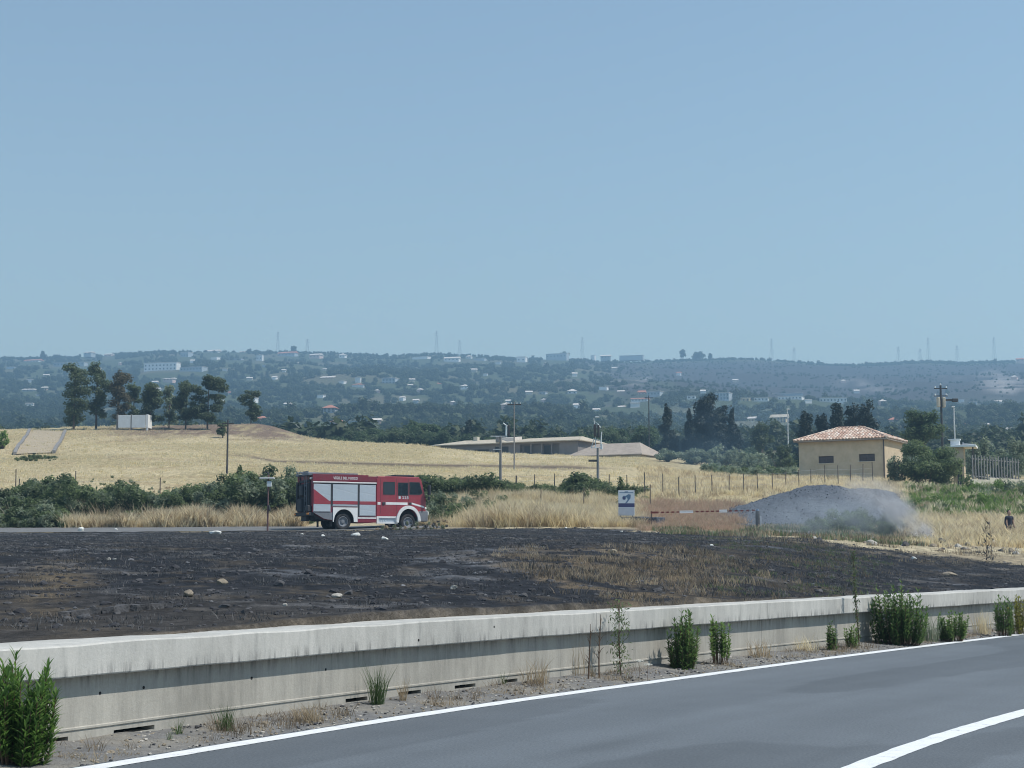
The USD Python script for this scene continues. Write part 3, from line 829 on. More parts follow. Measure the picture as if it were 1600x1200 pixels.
def shape_clumps(rng, kind, h0, h1, r):
    cl = []
    H_ = h1 - h0
    if kind == 'gum':               # narrow, ragged, with tufts at different heights
        for i in range(18):
            t = (i + rng.random()) / 18
            rr = r * (0.6 + 0.75 * math.sin(math.pi * min(1, t * 0.85 + 0.1)) ** 0.8) * rng.uniform(0.55, 1.05)
            a = rng.uniform(0, 6.28)
            q = rr * rng.uniform(0.15, 0.8)
            cl.append((q * math.cos(a), q * math.sin(a), h0 + t * H_ * 0.93, r * rng.uniform(0.34, 0.6), H_ * rng.uniform(0.06, 0.13)))
        cl.append((0, 0, h1 - 0.09 * H_, r * 0.22, 0.1 * H_))
    elif kind == 'conifer':
        for i in range(26):
            t = (i + rng.random()) / 26
            rr = r * (1.0 - 0.84 * t ** 1.25) * rng.uniform(0.8, 1.08)
            a = rng.uniform(0, 6.28)
            q = rr * 0.5
            cl.append((q * math.cos(a), q * math.sin(a), h0 + t * H_ * 0.95, rr * 0.62, H_ * 0.07 + 0.15))
        cl.append((0, 0, h1 - 0.07 * H_, r * 0.13, 0.07 * H_))
    elif kind == 'column':
        for i in range(24):
            t = (i + rng.random()) / 24
            rr = r * (1.0 - 0.5 * t ** 2) * rng.uniform(0.85, 1.1)
            a = rng.uniform(0, 6.28)
            cl.append((rr * 0.45 * math.cos(a), rr * 0.45 * math.sin(a), h0 + t * H_ * 0.94, rr * 0.68, H_ * 0.075 + 0.15))
    elif kind == 'round':
        for i in range(22):
            b = ball_points(rng, 1, 3.0)[0]
            cl.append((b[0] * r * 0.72, b[1] * r * 0.72, (h0 + h1) / 2 + b[2] * H_ * 0.36, r * rng.uniform(0.22, 0.4), H_ * rng.uniform(0.10, 0.2)))
    elif kind == 'umbrella':
        for i in range(22):
            a = rng.uniform(0, 6.28)
            q = r * 0.82 * rng.random() ** 0.5
            cl.append((q * math.cos(a), q * math.sin(a), h0 + H_ * (0.62 - 0.3 * (q / r) ** 2) + rng.normal() * 0.08 * H_, r * rng.uniform(0.2, 0.34), H_ * rng.uniform(0.16, 0.26)))
    elif kind == 'bush':            # reaches the ground
        for i in range(22):
            a = rng.uniform(0, 6.28)
            q = r * 0.74 * rng.random() ** 0.5
            t = rng.uniform(0.12, 0.95) * (1 - 0.45 * (q / r) ** 2)
            cl.append((q * math.cos(a), q * math.sin(a), h0 + t * H_ * 0.88, r * rng.uniform(0.22, 0.36), H_ * rng.uniform(0.12, 0.2)))
    return np.array(cl)


def tree(name, label, category, px, d, top, wpx, kind, leafmat, n=2200, leaf=0.2, bare=0.25, seed=1, group=None, ratio=0.5, bark='bark', base=None, squash=1.0):
    rng = np.random.default_rng(seed)
    g = G(px, d)
    if base is not None:
        g[2] = zpy(base, d)
    h = zpy(top, d) - g[2]
    r = wpx / 2 * d / FPX
    cl = shape_clumps(rng, kind, h * bare, h, r)
    cl[:, 1] *= squash
    t = thing(name, label, category, g, group=group)
    if kind != 'bush':
        lean = rng.normal(size=2) * 0.02 * h
        zs = np.linspace(-0.25, h * (0.9 if kind in ('gum', 'conifer', 'column') else 0.62), 6)
        tr = max(0.09, 0.018 * h)
        pts = [(lean[0] * (z / h) ** 2, lean[1] * (z / h) ** 2, z) for z in zs]
        parts = [tube(pts, np.linspace(tr, tr * 0.3, 6), 7)]
        for c in cl[rng.permutation(len(cl))[:7]]:
            z0 = max(0.15 * h, min(c[2] - 0.35 * math.hypot(c[0], c[1]) - 0.1 * h, 0.8 * h))
            parts.append(tube([(0, 0, z0), (c[0] * 0.55, c[1] * 0.55, (z0 + c[2]) / 2 + 0.02 * h), (c[0], c[1], c[2])], [tr * 0.45, tr * 0.3, tr * 0.12], 5))
        obj('trunk', cat(parts), bark, t, smooth=True)
    else:
        parts = []
        for c in cl[:10]:
            parts.append(tube([(c[0] * 0.2, c[1] * 0.2, -0.2), (c[0] * 0.7, c[1] * 0.7, c[2] * 0.6), (c[0], c[1], c[2])], [0.05, 0.035, 0.015], 5))
        obj('stem', cat(parts), bark, t, smooth=True)
    obj('crown', crown_mesh(rng, cl, int(n * (2.2 if kind == 'gum' else 1.15)), leaf, ratio), leafmat, t)
    return t


# ---- far wood on the hillside: one mass
def hill_wood():
    rng = np.random.default_rng(42)
    protos = []
    for k in range(4):
        sq = ((1, 1, 0.85), (1, 1, 1.0), (1.2, 1.2, 0.7), (0.75, 0.75, 1.35))[k]
        c = blob_leaves(rng, 240, 0.20, 0.62, sq, 2.0)
        core = trimesh.creation.icosphere(subdivisions=1, radius=0.62)
        cv = np.array(core.vertices) * np.asarray(sq) * rng.uniform(0.8, 1.15, (len(core.vertices), 1))
        protos.append((cat([c, (cv, core.faces)]), 'leaf_maquis'))
    n = 30000
    px = rng.uniform(-90, 1690, n)
    py = rng.uniform(545, 703, n)
    dd = np.exp(np.linspace(math.log(290), math.log(1960), 300))
    ref = np.array([np.interp(np.log(dd), np.log(DN), _grid[i]) for i in range(len(_pxs))])
    col = np.clip(((px + 400) / 25).astype(int), 0, len(_pxs) - 1)
    # distance at which the hillside shows at that height
    pyd = np.array([600 - FPX * np.tan(np.arctan2(ref[i] - CAM_Z, dd) - PITCH) for i in range(len(_pxs))])
    d = np.empty(n)
    for i in np.unique(col):
        m = col == i
        run = np.minimum.accumulate(pyd[i])
        d[m] = np.interp(-py[m], -run + np.arange(len(run)) * 1e-6, dd)
    d *= np.exp(rng.normal(size=n) * 0.035)
    ridge_n = 1500
    px = np.r_[px, rng.uniform(-90, 1690, ridge_n)]
    d = np.r_[d, rng.uniform(1780, 1960, ridge_n)]
    d = np.clip(d, 285, 1985)
    q = G(px, d)
    p = np.stack([q[:, 0], q[:, 1], 0 * d], 1)
    woods = meshkit.fbm(p * 0.014, 4, 77)
    bare = smooth01(880, 1020, px + 300 * (meshkit.fbm(p * 0.004, 3, 78) - 0.5)) * smooth01(900, 1150, d) * smooth01(1900, 1820, d)
    keep = rng.random(len(px)) < (smooth01(0.30, 0.5, woods) * 0.85 + 0.15) * (1 - 0.45 * bare)
    for bx, by, sx, sy in ((1334, 601, 22, 6), (1575, 603, 30, 13), (985, 597, 26, 5)):
        yy = py_of(q)[1]
        keep &= ~((((px - bx) / sx) ** 2 + ((yy - by) / sy) ** 2 < 1.2) & (rng.random(len(px)) < 0.8))
    crest = np.interp(px, [-400, 250, 480, 660, 1000, 1200, 1600], [300, 300, 290, 262, 275, 285, 285])
    keep &= d > crest
    for (hx, hy, hw, hh) in HOUSE_CLEAR:
        yy = py_of(q)[1]
        keep &= ~((abs(px - hx) < hw / 2 + 2) & (yy > hy - hh * 0.3) & (yy < hy + 5 + hh * 0.5))
    q, d = q[keep], d[keep]
    m = len(d)
    sz = rng.uniform(1.3, 2.9, m) * np.where(rng.random(m) < 0.07, 1.5, 1.0) * np.where(d > 1700, 0.85, 1.0) * np.where(bare[keep] > 0.4, 0.5, 1)
    q[:, 2] += sz * 0.45
    instancer('hillside_wood', protos, q, rng.uniform(0, 6.28, m), sz, label='dense grey green wood covering the far hillside', pick=rng.integers(0, 4, m))


HOUSE_CLEAR = []


# ---- tufts of grass
def tuft(rng, n, h, w, spread, lean=0.35):
    vs, fs = [], []
    for k in range(n):
        a, b = rng.uniform(0, 6.28), rng.uniform(0, 6.28)
        r0 = spread * rng.random() ** 0.5
        base = np.array([r0 * math.cos(a), r0 * math.sin(a), -0.04])
        hh = h * rng.uniform(0.55, 1.1)
        ln = lean * hh * rng.random() ** 0.7
        tip = base + [ln * math.cos(b), ln * math.sin(b), hh]
        mid = base * 0.5 + tip * 0.5 + [-0.12 * ln * math.cos(b), -0.12 * ln * math.sin(b), 0.08 * hh]
        t = rng.uniform(0, 6.28)
        u = np.array([math.cos(t), math.sin(t), 0]) * w / 2
        i = len(vs)
        vs += [base - u, base + u, mid + u * 0.8, mid - u * 0.8, tip]
        fs += [[i, i + 1, i + 2], [i, i + 2, i + 3], [i + 3, i + 2, i + 4]]
    return np.array(vs), np.array(fs)


def scatter(n, px0, px1, d0, d1, rng, density=None):
    px = rng.uniform(px0, px1, n)
    d = np.sqrt(rng.uniform(d0 ** 2, d1 ** 2, n))
    q = G(px, d)
    if density is not None:
        k = rng.random(n) < density(px, d, q)
        px, d, q = px[k], d[k], q[k]
    return px, d, q


def grass_field(name, mat, n, px0, px1, d0, d1, h, w, spread, seed, density=None, blades=16, label=None, lean=0.35, smin=0.6, smax=1.25, hfun=None):
    rng = np.random.default_rng(seed)
    protos = [(tuft(rng, blades, h, w, spread, lean), mm) for mm in (mat if isinstance(mat, (list, tuple)) else [mat] * 3)]
    px, d, q = scatter(n, px0, px1, d0, d1, rng, density)
    m = len(px)
    s = rng.uniform(smin, smax, m)
    if hfun is not None:
        s = s * hfun(px, d)
    instancer(name, protos, q, rng.uniform(0, 6.28, m), s, pick=rng.integers(0, len(protos), m), label=label)


def nz(q, f, seed):
    return meshkit.fbm(np.stack([q[:, 0], q[:, 1], 0 * q[:, 0]], 1) * f, 4, seed)


def vegetation_fields():
    # golden field
    crest = lambda px: np.interp(px, [-400, 250, 480, 660, 1000, 1200, 1600], [240, 240, 228, 215, 225, 200, 160])
    brown = lambda px, d: smooth01(190, 204, d) * smooth01(520, 440, px) * smooth01(180, 300, px)
    grass_field('field_grass', ['straw_gold', 'straw_gold', 'straw'], 7000, -60, 1010, 106, 238, 0.26, 0.05, 0.5, 101,
                lambda px, d, q: (d < crest(px)) * (abs(py_of(q)[1] - np.interp(px, [-400, 380, 430, 660, 860, 1000], [690, 712, 721, 727, 730, 733])) > 2.0 * (px > 380)) * smooth01(0.2, 0.55, nz(q, 0.25, 102)) * (1 - 0.85 * brown(px, d)), 14, 'short golden dry grass on the rising field')
    grass_field('field_grass', ['straw', 'straw_gold', 'straw_brown'], 4500, 1000, 1420, 100, 152, 0.5, 0.045, 0.45, 103,
                lambda px, d, q: smooth01(0.25, 0.5, nz(q, 0.3, 104)) * (1 - smooth01(1140, 1180, px) * (d < 112)), 14, 'straw coloured grass around the fence right of the sign', lean=0.9)
    # tall dry grass behind the truck's track
    front = lambda px: np.interp(px, [-100, 105, 120, 460, 640, 690, 760, 1010], [96, 95, 91.5, 91.5, 90, 87, 83.5, 79.5])
    grass_field('dry_grass', ['straw', 'straw', 'straw_brown'], 3600, 100, 470, 91.5, 95.5, 0.95, 0.05, 0.35, 105,
                lambda px, d, q: 0.35 + 0.65 * smooth01(0.3, 0.55, nz(q, 0.5, 106)), 16, 'tall dry grass along the track left of the fire engine', lean=0.95, hfun=lambda px, d: np.interp(px, [100, 130, 220, 300, 460], [0.8, 1.1, 0.9, 0.95, 0.9]) * (0.5 + 0.95 * meshkit.noise(np.stack([px * 0.045, d * 0.3, 0 * px], -1), 12)))
    grass_field('dry_grass', ['straw', 'straw_gold', 'straw_brown'], 9000, 655, 1012, 79, 108, 1.05, 0.045, 0.4, 107,
                lambda px, d, q: (d > front(px)) * (0.25 + 0.75 * smooth01(0.3, 0.55, nz(q, 0.4, 108))), 16, 'tall pale dry grass between the fire engine and the white sign', lean=0.95,
                hfun=lambda px, d: np.interp(px, [655, 740, 800, 900, 960, 1012], [0.75, 1.05, 1.15, 1.05, 0.8, 0.6]) * np.interp(d, [79, 84, 96, 106], [0.6, 0.85, 0.75, 0.6]) * (0.62 + 0.7 * meshkit.noise(np.stack([px * 0.03, d * 0.25, 0 * px], -1), 9)))
    grass_field('dry_weeds', ['straw_red', 'straw_red', 'straw_brown'], 2600, 1000, 1165, 76, 103, 0.7, 0.04, 0.4, 109,
                lambda px, d, q: smooth01(0.25, 0.5, nz(q, 0.5, 110)), 14, 'reddish brown dry weeds behind the barrier tape', lean=0.95, hfun=lambda px, d: np.interp(d, [76, 84, 103], [0.35, 0.8, 1.0]))
    grass_field('dry_grass', ['straw', 'straw_gold', 'straw_brown'], 3000, 1395, 1680, 66, 90, 0.66, 0.04, 0.4, 111,
                lambda px, d, q: smooth01(0.3, 0.6, nz(q, 0.4, 112)) * smooth01(1395, 1440, px), 14, 'dry yellow grass in front of the green meadow at the right', lean=0.95, hfun=lambda px, d: np.interp(d, [66, 76, 90], [0.45, 1.0, 1.1]))
    grass_field('dry_grass', ['straw_singed', 'leaf_scrub', 'straw_brown', 'leaf_olive'], 3800, 1010, 1440, 66, 82, 0.26, 0.04, 0.4, 113,
                lambda px, d, q: smooth01(0.42, 0.62, nz(q, 0.5, 114)) * (d > burnt_edge(px) - 2.5), 14, 'low dry grass along the upper edge of the burnt slope')
    # what the fire left
    bank = lambda px, d, q: smooth01(815, 900, px + 420 * (nz(q, 0.35, 21) - 0.5)) * smooth01(1240, 1080, px + 420 * (nz(q, 0.9, 20) - 0.5)) * smooth01(22.5, 25, d) * smooth01(45, 36, d) * smooth01(0.46, 0.6, 0.5 * nz(q, 0.5, 116) + 0.5 * nz(q, 1.6, 117))
    grass_field('bank_grass', ['straw_singed', 'straw_burnt', 'straw_singed', 'straw_brown'], 3000, 780, 1250, 22.5, 46, 0.17, 0.013, 0.25, 115, bank, 18, 'brown unburnt grass on the bank behind the wall', lean=1.0)
    grass_field('bank_grass', ['straw_singed', 'straw_singed', 'straw_singed'], 130, -10, 190, 18, 33, 0.09, 0.011, 0.25, 117,
                lambda px, d, q: np.exp(-((px - 85) / 45) ** 2 - ((d - 25) / 5.5) ** 2) * 1.2 * smooth01(0.38, 0.6, nz(q, 1.2, 118)), 18, 'singed brown grass on the burnt slope at the left', lean=1.6)
    grass_field('bank_grass', ['straw_singed', 'straw_burnt', 'straw_brown'], 1500, 1120, 1700, 46, 66, 0.2, 0.018, 0.25, 118,
                lambda px, d, q: smooth01(0.47, 0.62, nz(q, 0.45, 119)) * smooth01(1120, 1300, px) * smooth01(50, 60, d), 14, 'patchy singed grass on the burnt slope at the right', lean=0.6)
    grass_field('burnt_stubble', 'straw_burnt', 17000, -60, 1680, 16.5, 84, 0.11, 0.012, 0.22, 120,
                lambda px, d, q: (d < burnt_edge(px)) * smooth01(0.3, 0.6, nz(q, 0.8, 121)) * (side(q[:, 0], q[:, 1])[0] < -0.7), 14, 'charred grass stubble on the burnt slope', lean=0.9)
    grass_field('ash_straw', ['straw_singed', 'clod_ash', 'straw_brown'], 9000, -60, 1680, 17, 82, 0.03, 0.011, 0.3, 126,
                lambda px, d, q: (d < burnt_edge(px)) * smooth01(0.46, 0.66, 0.5 * nz(q, 0.45, 127) + 0.5 * nz(q, 1.7, 128)) * (side(q[:, 0], q[:, 1])[0] < -0.7), 9, 'pale fallen straws and ash scattered on the burnt slope', lean=5.0)
    grass_field('singed_weeds', ['leaf_scrub', 'straw_singed', 'straw_burnt'], 2600, 1040, 1420, 29, 60, 0.13, 0.014, 0.2, 136,
                lambda px, d, q: smooth01(1040, 1130, px) * smooth01(1420, 1280, px) * smooth01(0.42, 0.6, nz(q, 0.7, 137)), 16, 'dull grey green weeds on the burnt slope right of the bank', lean=0.8)
    rng = np.random.default_rng(130)
    def clod(k):
        m = trimesh.creation.icosphere(subdivisions=1, radius=1.0)
        v = np.array(m.vertices)
        v *= (0.62 + 0.8 * meshkit.noise(v * 1.6 + k * 7.3, k))[:, None] * np.array([1, 0.8, 0.6])
        return v, np.array(m.faces)
    for nm, mats, n, s0, s1, th, lb, sd in (('burnt_clods', ['clod_burnt', 'clod_burnt', 'stone_burnt'], 24000, 0.012, 0.055, 0.36, 'charred clods and lumps scattered over the burnt slope', 131),
                                            ('ash_lumps', ['clod_ash', 'stone_burnt', 'clod_ash'], 2600, 0.012, 0.045, 0.48, 'grey ashy lumps and pebbles scattered over the burnt slope', 133)):
        rng = np.random.default_rng(sd)
        px, d, q = scatter(n, -60, 1680, 16.5, 84, rng, lambda px, d, q: (d < burnt_edge(px) + 1) * smooth01(th - 0.1, th + 0.15, nz(q, 0.6, sd)) * (side(q[:, 0], q[:, 1])[0] < -0.75))
        s = rng.uniform(s0, s1, len(px)) * np.where(rng.random(len(px)) < 0.06, 1.9, 1.0)
        instancer(nm, [(clod(k), mm) for k, mm in enumerate(mats)], q, rng.uniform(0, 6.28, len(px)), s, pick=rng.integers(0, 3, len(px)), label=lb)
    # verge: dry scraps and grit at the wall's foot
    rng = np.random.default_rng(140)
    n = 1500
    t = rng.uniform(t_at(0), t_at(1640) + 4, n)
    s = rng.uniform(0.05, 0.85, n) ** 1.3
    q = course(t, s, 0.02)
    k = meshkit.fbm(q * np.array([0.8, 0.8, 0]) + 3, 3, 141) + 0.16 * smooth01(18, 30, q[:, 1]) > 0.56
    q = q[k]
    instancer('verge_grass', [(tuft(rng, 16, 0.10, 0.007, 0.12, 1.2), 'straw_brown'), (tuft(rng, 12, 0.15, 0.006, 0.08, 0.9), 'straw_singed'), (tuft(rng, 16, 0.08, 0.007, 0.14, 1.3), 'straw_brown')],
              q, rng.uniform(0, 6.28, len(q)), rng.uniform(0.5, 1.5, len(q)), pick=rng.integers(0, 3, len(q)), label='sparse dry grass along the foot of the wall')
    n = 2600
    t = rng.uniform(t_at(0), t_at(1640) + 4, n)
    s = rng.uniform(0.06, 1.03, n)
    q = course(t, s, 0.0)
    q[:, 2] = np.clip(0.07 * (1 - s / 0.9), -0.01, 0.1)
    instancer('verge_pebbles', [(clod(k + 4), mm) for k, mm in enumerate(('stone_pale', 'stone_tan', 'stone_burnt'))], q, rng.uniform(0, 6.28, n), rng.uniform(0.006, 0.022, n) * np.where(rng.random(n) < 0.03, 2.0, 1), pick=rng.integers(0, 3, n),
              label='small pebbles and grit on the road shoulder')


def thicket(name, label, n, px0, px1, d0, d1, hfun, mat, seed, rball=0.55, leaves=150, leaf=0.10, density=None, **kw):
    rng = np.random.default_rng(seed)
    protos = [(blob_leaves(rng, leaves, leaf / rball * 1.0, 0.5, (1, 1, 0.85), 2.0), mm) for mm in (mat if isinstance(mat, (list, tuple)) else [mat] * 3)]
    px, d, q = scatter(n, px0, px1, d0, d1, rng, density)
    h = np.maximum(hfun(px, d), 0.1) * (0.55 + 0.4 * meshkit.noise(q * np.array([0.4, 0.4, 0]), seed) + 0.4 * meshkit.noise(q * np.array([1.5, 1.5, 0]), seed + 1))
    t = rng.random(len(px))
    s = rball * rng.uniform(0.7, 1.3, len(px)) * np.clip(h / 1.2, 0.45, 1.15)
    q[:, 2] += np.maximum(h * t - s * 0.5, s * 0.2)
    instancer(name, protos, q, rng.uniform(0, 6.28, len(px)), s, pick=rng.integers(0, len(protos), len(px)), label=label)


def thickets():
    left_top = lambda px: np.interp(px, [-80, 0, 40, 60, 100, 125, 165, 185, 215, 245, 280, 330, 380, 420, 465, 490], [758, 762, 752, 742, 742, 757, 757, 745, 757, 766, 762, 752, 737, 735, 742, 750])
    def lh(px, d):
        return (zpy(left_top(px), d) - H((px - 800) / FPX * d, d)) * 0.95
    thicket('bramble_thicket', 'dark green bramble thicket along the track left of the fire engine', 2800, -80, 490, 94.5, 106, lh, ['leaf_scrub', 'leaf_olive', 'leaf_tree', 'leaf_scrub'], 201, 0.42, 130, 0.095, lambda px, d, q: smooth01(0.25, 0.5, nz(q, 0.45, 202)))
    grass_field('dry_grass', ['straw_brown', 'straw', 'straw_brown'], 1500, -80, 490, 93.5, 106, 1.3, 0.045, 0.4, 202, lambda px, d, q: smooth01(0.5, 0.62, nz(q, 0.4, 204)), 14, 'straw poking out of the bramble thicket left of the fire engine', lean=0.7)
    thicket('bramble_thicket', 'paler green weeds at the foot of the thicket, far left', 300, -80, 118, 91.5, 96, lambda px, d: np.interp(d, [91, 96], [0.7, 1.9]) * np.interp(px, [90, 118], [1, 0.3]), ['leaf_scrub', 'leaf_olive', 'leaf_scrub'], 203, 0.45, 170, 0.10)
    rt = lambda px: np.interp(px, [650, 680, 720, 770, 800, 860, 880, 905, 935, 960, 985, 1010], [746, 748, 747, 744, 753, 757, 752, 742, 748, 760, 758, 764])
    def rh(px, d):
        return zpy(rt(px), d) - H((px - 800) / FPX * d, d) + 0.05
    thicket('scrub_belt', 'low dark green scrub behind the fence right of the fire engine', 620, 650, 1010, 108, 114, rh, ['leaf_scrub', 'leaf_tree', 'leaf_scrub'], 205, 0.5, 170, 0.10,
            lambda px, d, q: np.interp(px, [650, 780, 800, 880, 895, 935, 950, 1010], [1, 1, 0.5, 0.35, 0.9, 0.9, 0.3, 0.35]))
    thicket('track_weeds', 'singed weeds at the edge of the track below the engine cab', 70, 585, 700, 83.2, 84.4, lambda px, d: np.interp(px, [585, 620, 680, 700], [0.2, 0.42, 0.5, 0.6]), ['leaf_olive', 'straw_brown', 'straw_burnt'], 206, 0.22, 60, 0.08)
    thicket('scrub_belt', 'dull green scrub among the dry grass right of the engine cab', 230, 664, 790, 88, 104, lambda px, d: 1.3 + 0 * px, ['leaf_scrub', 'leaf_olive', 'leaf_tree'], 207, 0.42, 150, 0.09,
            lambda px, d, q: np.interp(px, [664, 700, 790], [1, 0.8, 0.15]))
    thicket('green_meadow', 'bright green weeds covering the ground at the right', 1700, 1412, 1690, 90, 127, lambda px, d: 0.32 + 0.3 * meshkit.noise(np.stack([px * 0.03, d * 0.3, 0 * px], -1), 6), ['leaf_meadow', 'leaf_meadow', 'leaf_scrub'], 209, 0.42, 130, 0.11,
            lambda px, d, q: smooth01(1410, 1450, px - (110 - d) * 1.2) * smooth01(0.3, 0.52, nz(q, 0.35, 210)))
    grass_field('dry_grass', ['straw', 'straw_brown', 'leaf_meadow'], 1500, 1420, 1690, 90, 126, 0.6, 0.05, 0.4, 212, lambda px, d, q: smooth01(0.42, 0.62, nz(q, 0.5, 214)), 14, 'straw tufts among the green weeds at the right', lean=0.8)
    thicket('green_meadow', 'taller rough green bushes among the weeds at the right', 120, 1425, 1690, 92, 124, lambda px, d: 1.0 + 0 * px, ['leaf_meadow', 'leaf_scrub', 'leaf_olive'], 216, 0.5, 150, 0.1, lambda px, d, q: smooth01(0.5, 0.6, nz(q, 0.3, 217)))
    thicket('smoky_scrub', 'dark green scrub in the smoke beside the gravel heap', 190, 1255, 1425, 74, 82, lambda px, d: 0.15 + 1.15 * smooth01(0.25, 0.6, meshkit.noise(np.stack([px * 0.035, d * 0.35, 0 * px], -1), 4)) * np.sin(np.clip((px - 1250) / 180, 0, 1) * math.pi) ** 0.7, ['leaf_scrub', 'leaf_scrub', 'leaf_tree'], 211, 0.42, 160, 0.085)
    thicket('grey_scrub', 'grey green scrub below the olive row', 300, 1100, 1245, 150, 172, lambda px, d: 1.0 + 0 * px, ['leaf_olive', 'leaf_olive', 'leaf_scrub'], 213, 0.5, 130, 0.14)
    thicket('field_scrub', 'small green scrub patch at the end of the ramp', 60, 24, 88, 150, 158, lambda px, d: 0.6 * np.sin(np.clip((px - 20) / 70, 0, 1) * math.pi), ['leaf_scrub', 'leaf_tree', 'leaf_scrub'], 215, 0.42, 120, 0.12)
    thicket('field_scrub', 'sparse brown green weeds at the lower edge of the golden field', 130, 110, 300, 108, 122, lambda px, d: 0.55 + 0 * px, ['leaf_olive', 'straw_brown', 'leaf_scrub'], 217, 0.3, 80, 0.09, lambda px, d, q: smooth01(0.42, 0.6, nz(q, 0.3, 218)))
    # wood behind the farm building and below the hill
    hb = lambda px, d: np.interp(px, [520, 560, 640, 720, 800, 900, 1010, 1040, 1240, 1620, 1700], [1.5, 3, 4, 3.5, 3, 3, 4.5, 4.5, 4, 4, 4])
    thicket('tree_belt', 'dark tree belt behind the farm building', 480, 520, 1040, 258, 272, hb, ['leaf_pine', 'leaf_tree', 'leaf_pine'], 219, 1.1, 420, 0.17)
    thicket('tree_belt', 'green tree belt behind the tiled house and olive bushes', 420, 1160, 1690, 225, 250, lambda px, d: 2.4 + 0.9 * np.sin(px * 0.03), ['leaf_tree', 'leaf_olive', 'leaf_pine'], 221, 1.0, 420, 0.16)


def trees():
    K = 'slender trees on the knoll'
    tree('gum_tree', 'tallest dark ragged tree on the knoll, leftmost of the row', 'tree', 115, 214, 566, 50, 'gum', 'leaf_tree', 2600, 0.17, 0.14, 301, K)
    tree('gum_tree', 'tall slender green tree second from left on the knoll', 'tree', 150, 216, 564, 42, 'gum', 'leaf_tree', 2000, 0.17, 0.18, 302, K)
    tree('gum_tree', 'brownish half dry tree rising left of the white boards', 'tree', 184, 214, 577, 44, 'gum', 'leaf_tree_sere', 2100, 0.17, 0.2, 303, K)
    tree('gum_tree', 'short thin tree directly behind the white boards', 'tree', 208, 218, 598, 30, 'gum', 'leaf_tree', 1100, 0.17, 0.2, 304, K)
    tree('gum_tree', 'dense dark tree just right of the white boards', 'tree', 235, 214, 597, 44, 'gum', 'leaf_tree', 2200, 0.17, 0.16, 305, K)
    tree('gum_tree', 'sparse see through tree in the middle of the knoll', 'tree', 264, 217, 601, 34, 'gum', 'leaf_olive', 1000, 0.17, 0.2, 306, K)
    tree('gum_tree', 'broad tree left of the darkest tree on the knoll', 'tree', 290, 215, 594, 48, 'gum', 'leaf_tree', 2200, 0.17, 0.2, 307, K)
    tree('gum_tree', 'broad darkest tree at the right end of the row', 'tree', 324, 213, 584, 56, 'gum', 'leaf_tree', 3600, 0.17, 0.14, 308, K)
    tree('gum_tree', 'lone small tree standing apart on the right of the knoll', 'tree', 392, 228, 609, 34, 'gum', 'leaf_tree', 1400, 0.17, 0.16, 309)
    C = 'dark conifers right of the farm building'
    for a in ((1043, 224, 631, 44, 'conifer', 'pointed dark conifer standing alone left of the clump', 2600), (1078, 226, 636, 32, 'conifer', 'narrow conifer on the left flank of the tallest one', 1700),
              (1107, 222, 615, 64, 'column', 'tallest and broadest dark conifer of the clump', 4200), (1128, 228, 632, 34, 'column', 'slim conifer close behind the right side of the tallest one', 1600),
              (1146, 223, 636, 42, 'conifer', 'dark conifer at the right end of the clump', 2200)):
        tree('conifer', a[5], 'tree', a[0], a[1], a[2], a[3], a[4], 'leaf_conifer', int(a[6] * 2.5), 0.22, 0.02, 320 + a[0], C, base=722)
    tree('tree', 'broad dull tree between the conifer clump and the tiled house', 'tree', 1192, 215, 654, 46, 'round', 'leaf_tree', 2200, 0.2, 0.1, 331, base=722)
    C2 = 'dark conifers behind the tiled house'
    for a in ((1262, 205, 640, 36, 'leftmost dark conifer behind the tiled roof'), (1285, 210, 645, 36, 'lowest dark conifer behind the left of the tiled roof'), (1309, 205, 626, 34, 'slim tall conifer behind the middle of the tiled roof'),
              (1335, 207, 630, 42, 'broad conifer behind the right half of the tiled roof'), (1357, 205, 626, 46, 'tallest right hand conifer behind the tiled roof')):
        tree('conifer', a[4], 'tree', a[0], a[1], a[2], a[3], 'column', 'leaf_conifer', 4200, 0.22, 0.02, 340 + a[0], C2)
    tree('pine_tree', 'large round green pine left of the dark utility pole', 'tree', 1445, 176, 627, 82, 'round', 'leaf_pine', 4600, 0.17, 0.38, 351)
    O = 'olive bushes in a row behind the fence'
    for a in ((1045, 190, 698, 58, 'leaf_olive', 'grey green olive bush at the left end of the row'), (1088, 186, 696, 60, 'leaf_olive', 'second olive bush from the left, below the conifer clump'),
              (1132, 188, 691, 62, 'leaf_olive', 'tallest olive bush in the middle of the row'), (1176, 184, 697, 56, 'leaf_olive', 'fourth olive bush, just left of the dark laurel'),
              (1222, 180, 690, 56, 'leaf_tree', 'dark laurel bush touching the left corner of the tiled house')):
        tree('bush', a[5], 'bush', a[0], a[1], a[2], a[3], 'bush', a[4], 2400, 0.15, 0.0, 360 + a[0], O)
    tree('olive_bush', 'large dark olive bush beside the tiled house', 'bush', 1448, 137, 680, 122, 'bush', 'leaf_scrub', 10500, 0.12, 0.0, 371)
    tree('olive_bush', 'low drooping foliage at the left of the large olive bush', 'bush', 1404, 139, 698, 40, 'bush', 'leaf_olive', 2000, 0.11, 0.0, 372)
    for i, a in enumerate(((1530, 168, 678, 60, 'grey green bush behind the paling fence, left one'), (1575, 172, 674, 66, 'grey green bush behind the paling fence, right one'), (1630, 168, 676, 60, 'grey green bush behind the fence at the frame edge'))):
        tree('olive_bush', a[4], 'bush', a[0], a[1], a[2], a[3], 'bush', 'leaf_olive', 2800, 0.16, 0.0, 375 + i)
    tree('umbrella_pine', 'flat topped pine left behind the golden field', 'tree', 585, 275, 668, 86, 'umbrella', 'leaf_pine', 3400, 0.26, 0.35, 381, squash=0.6)
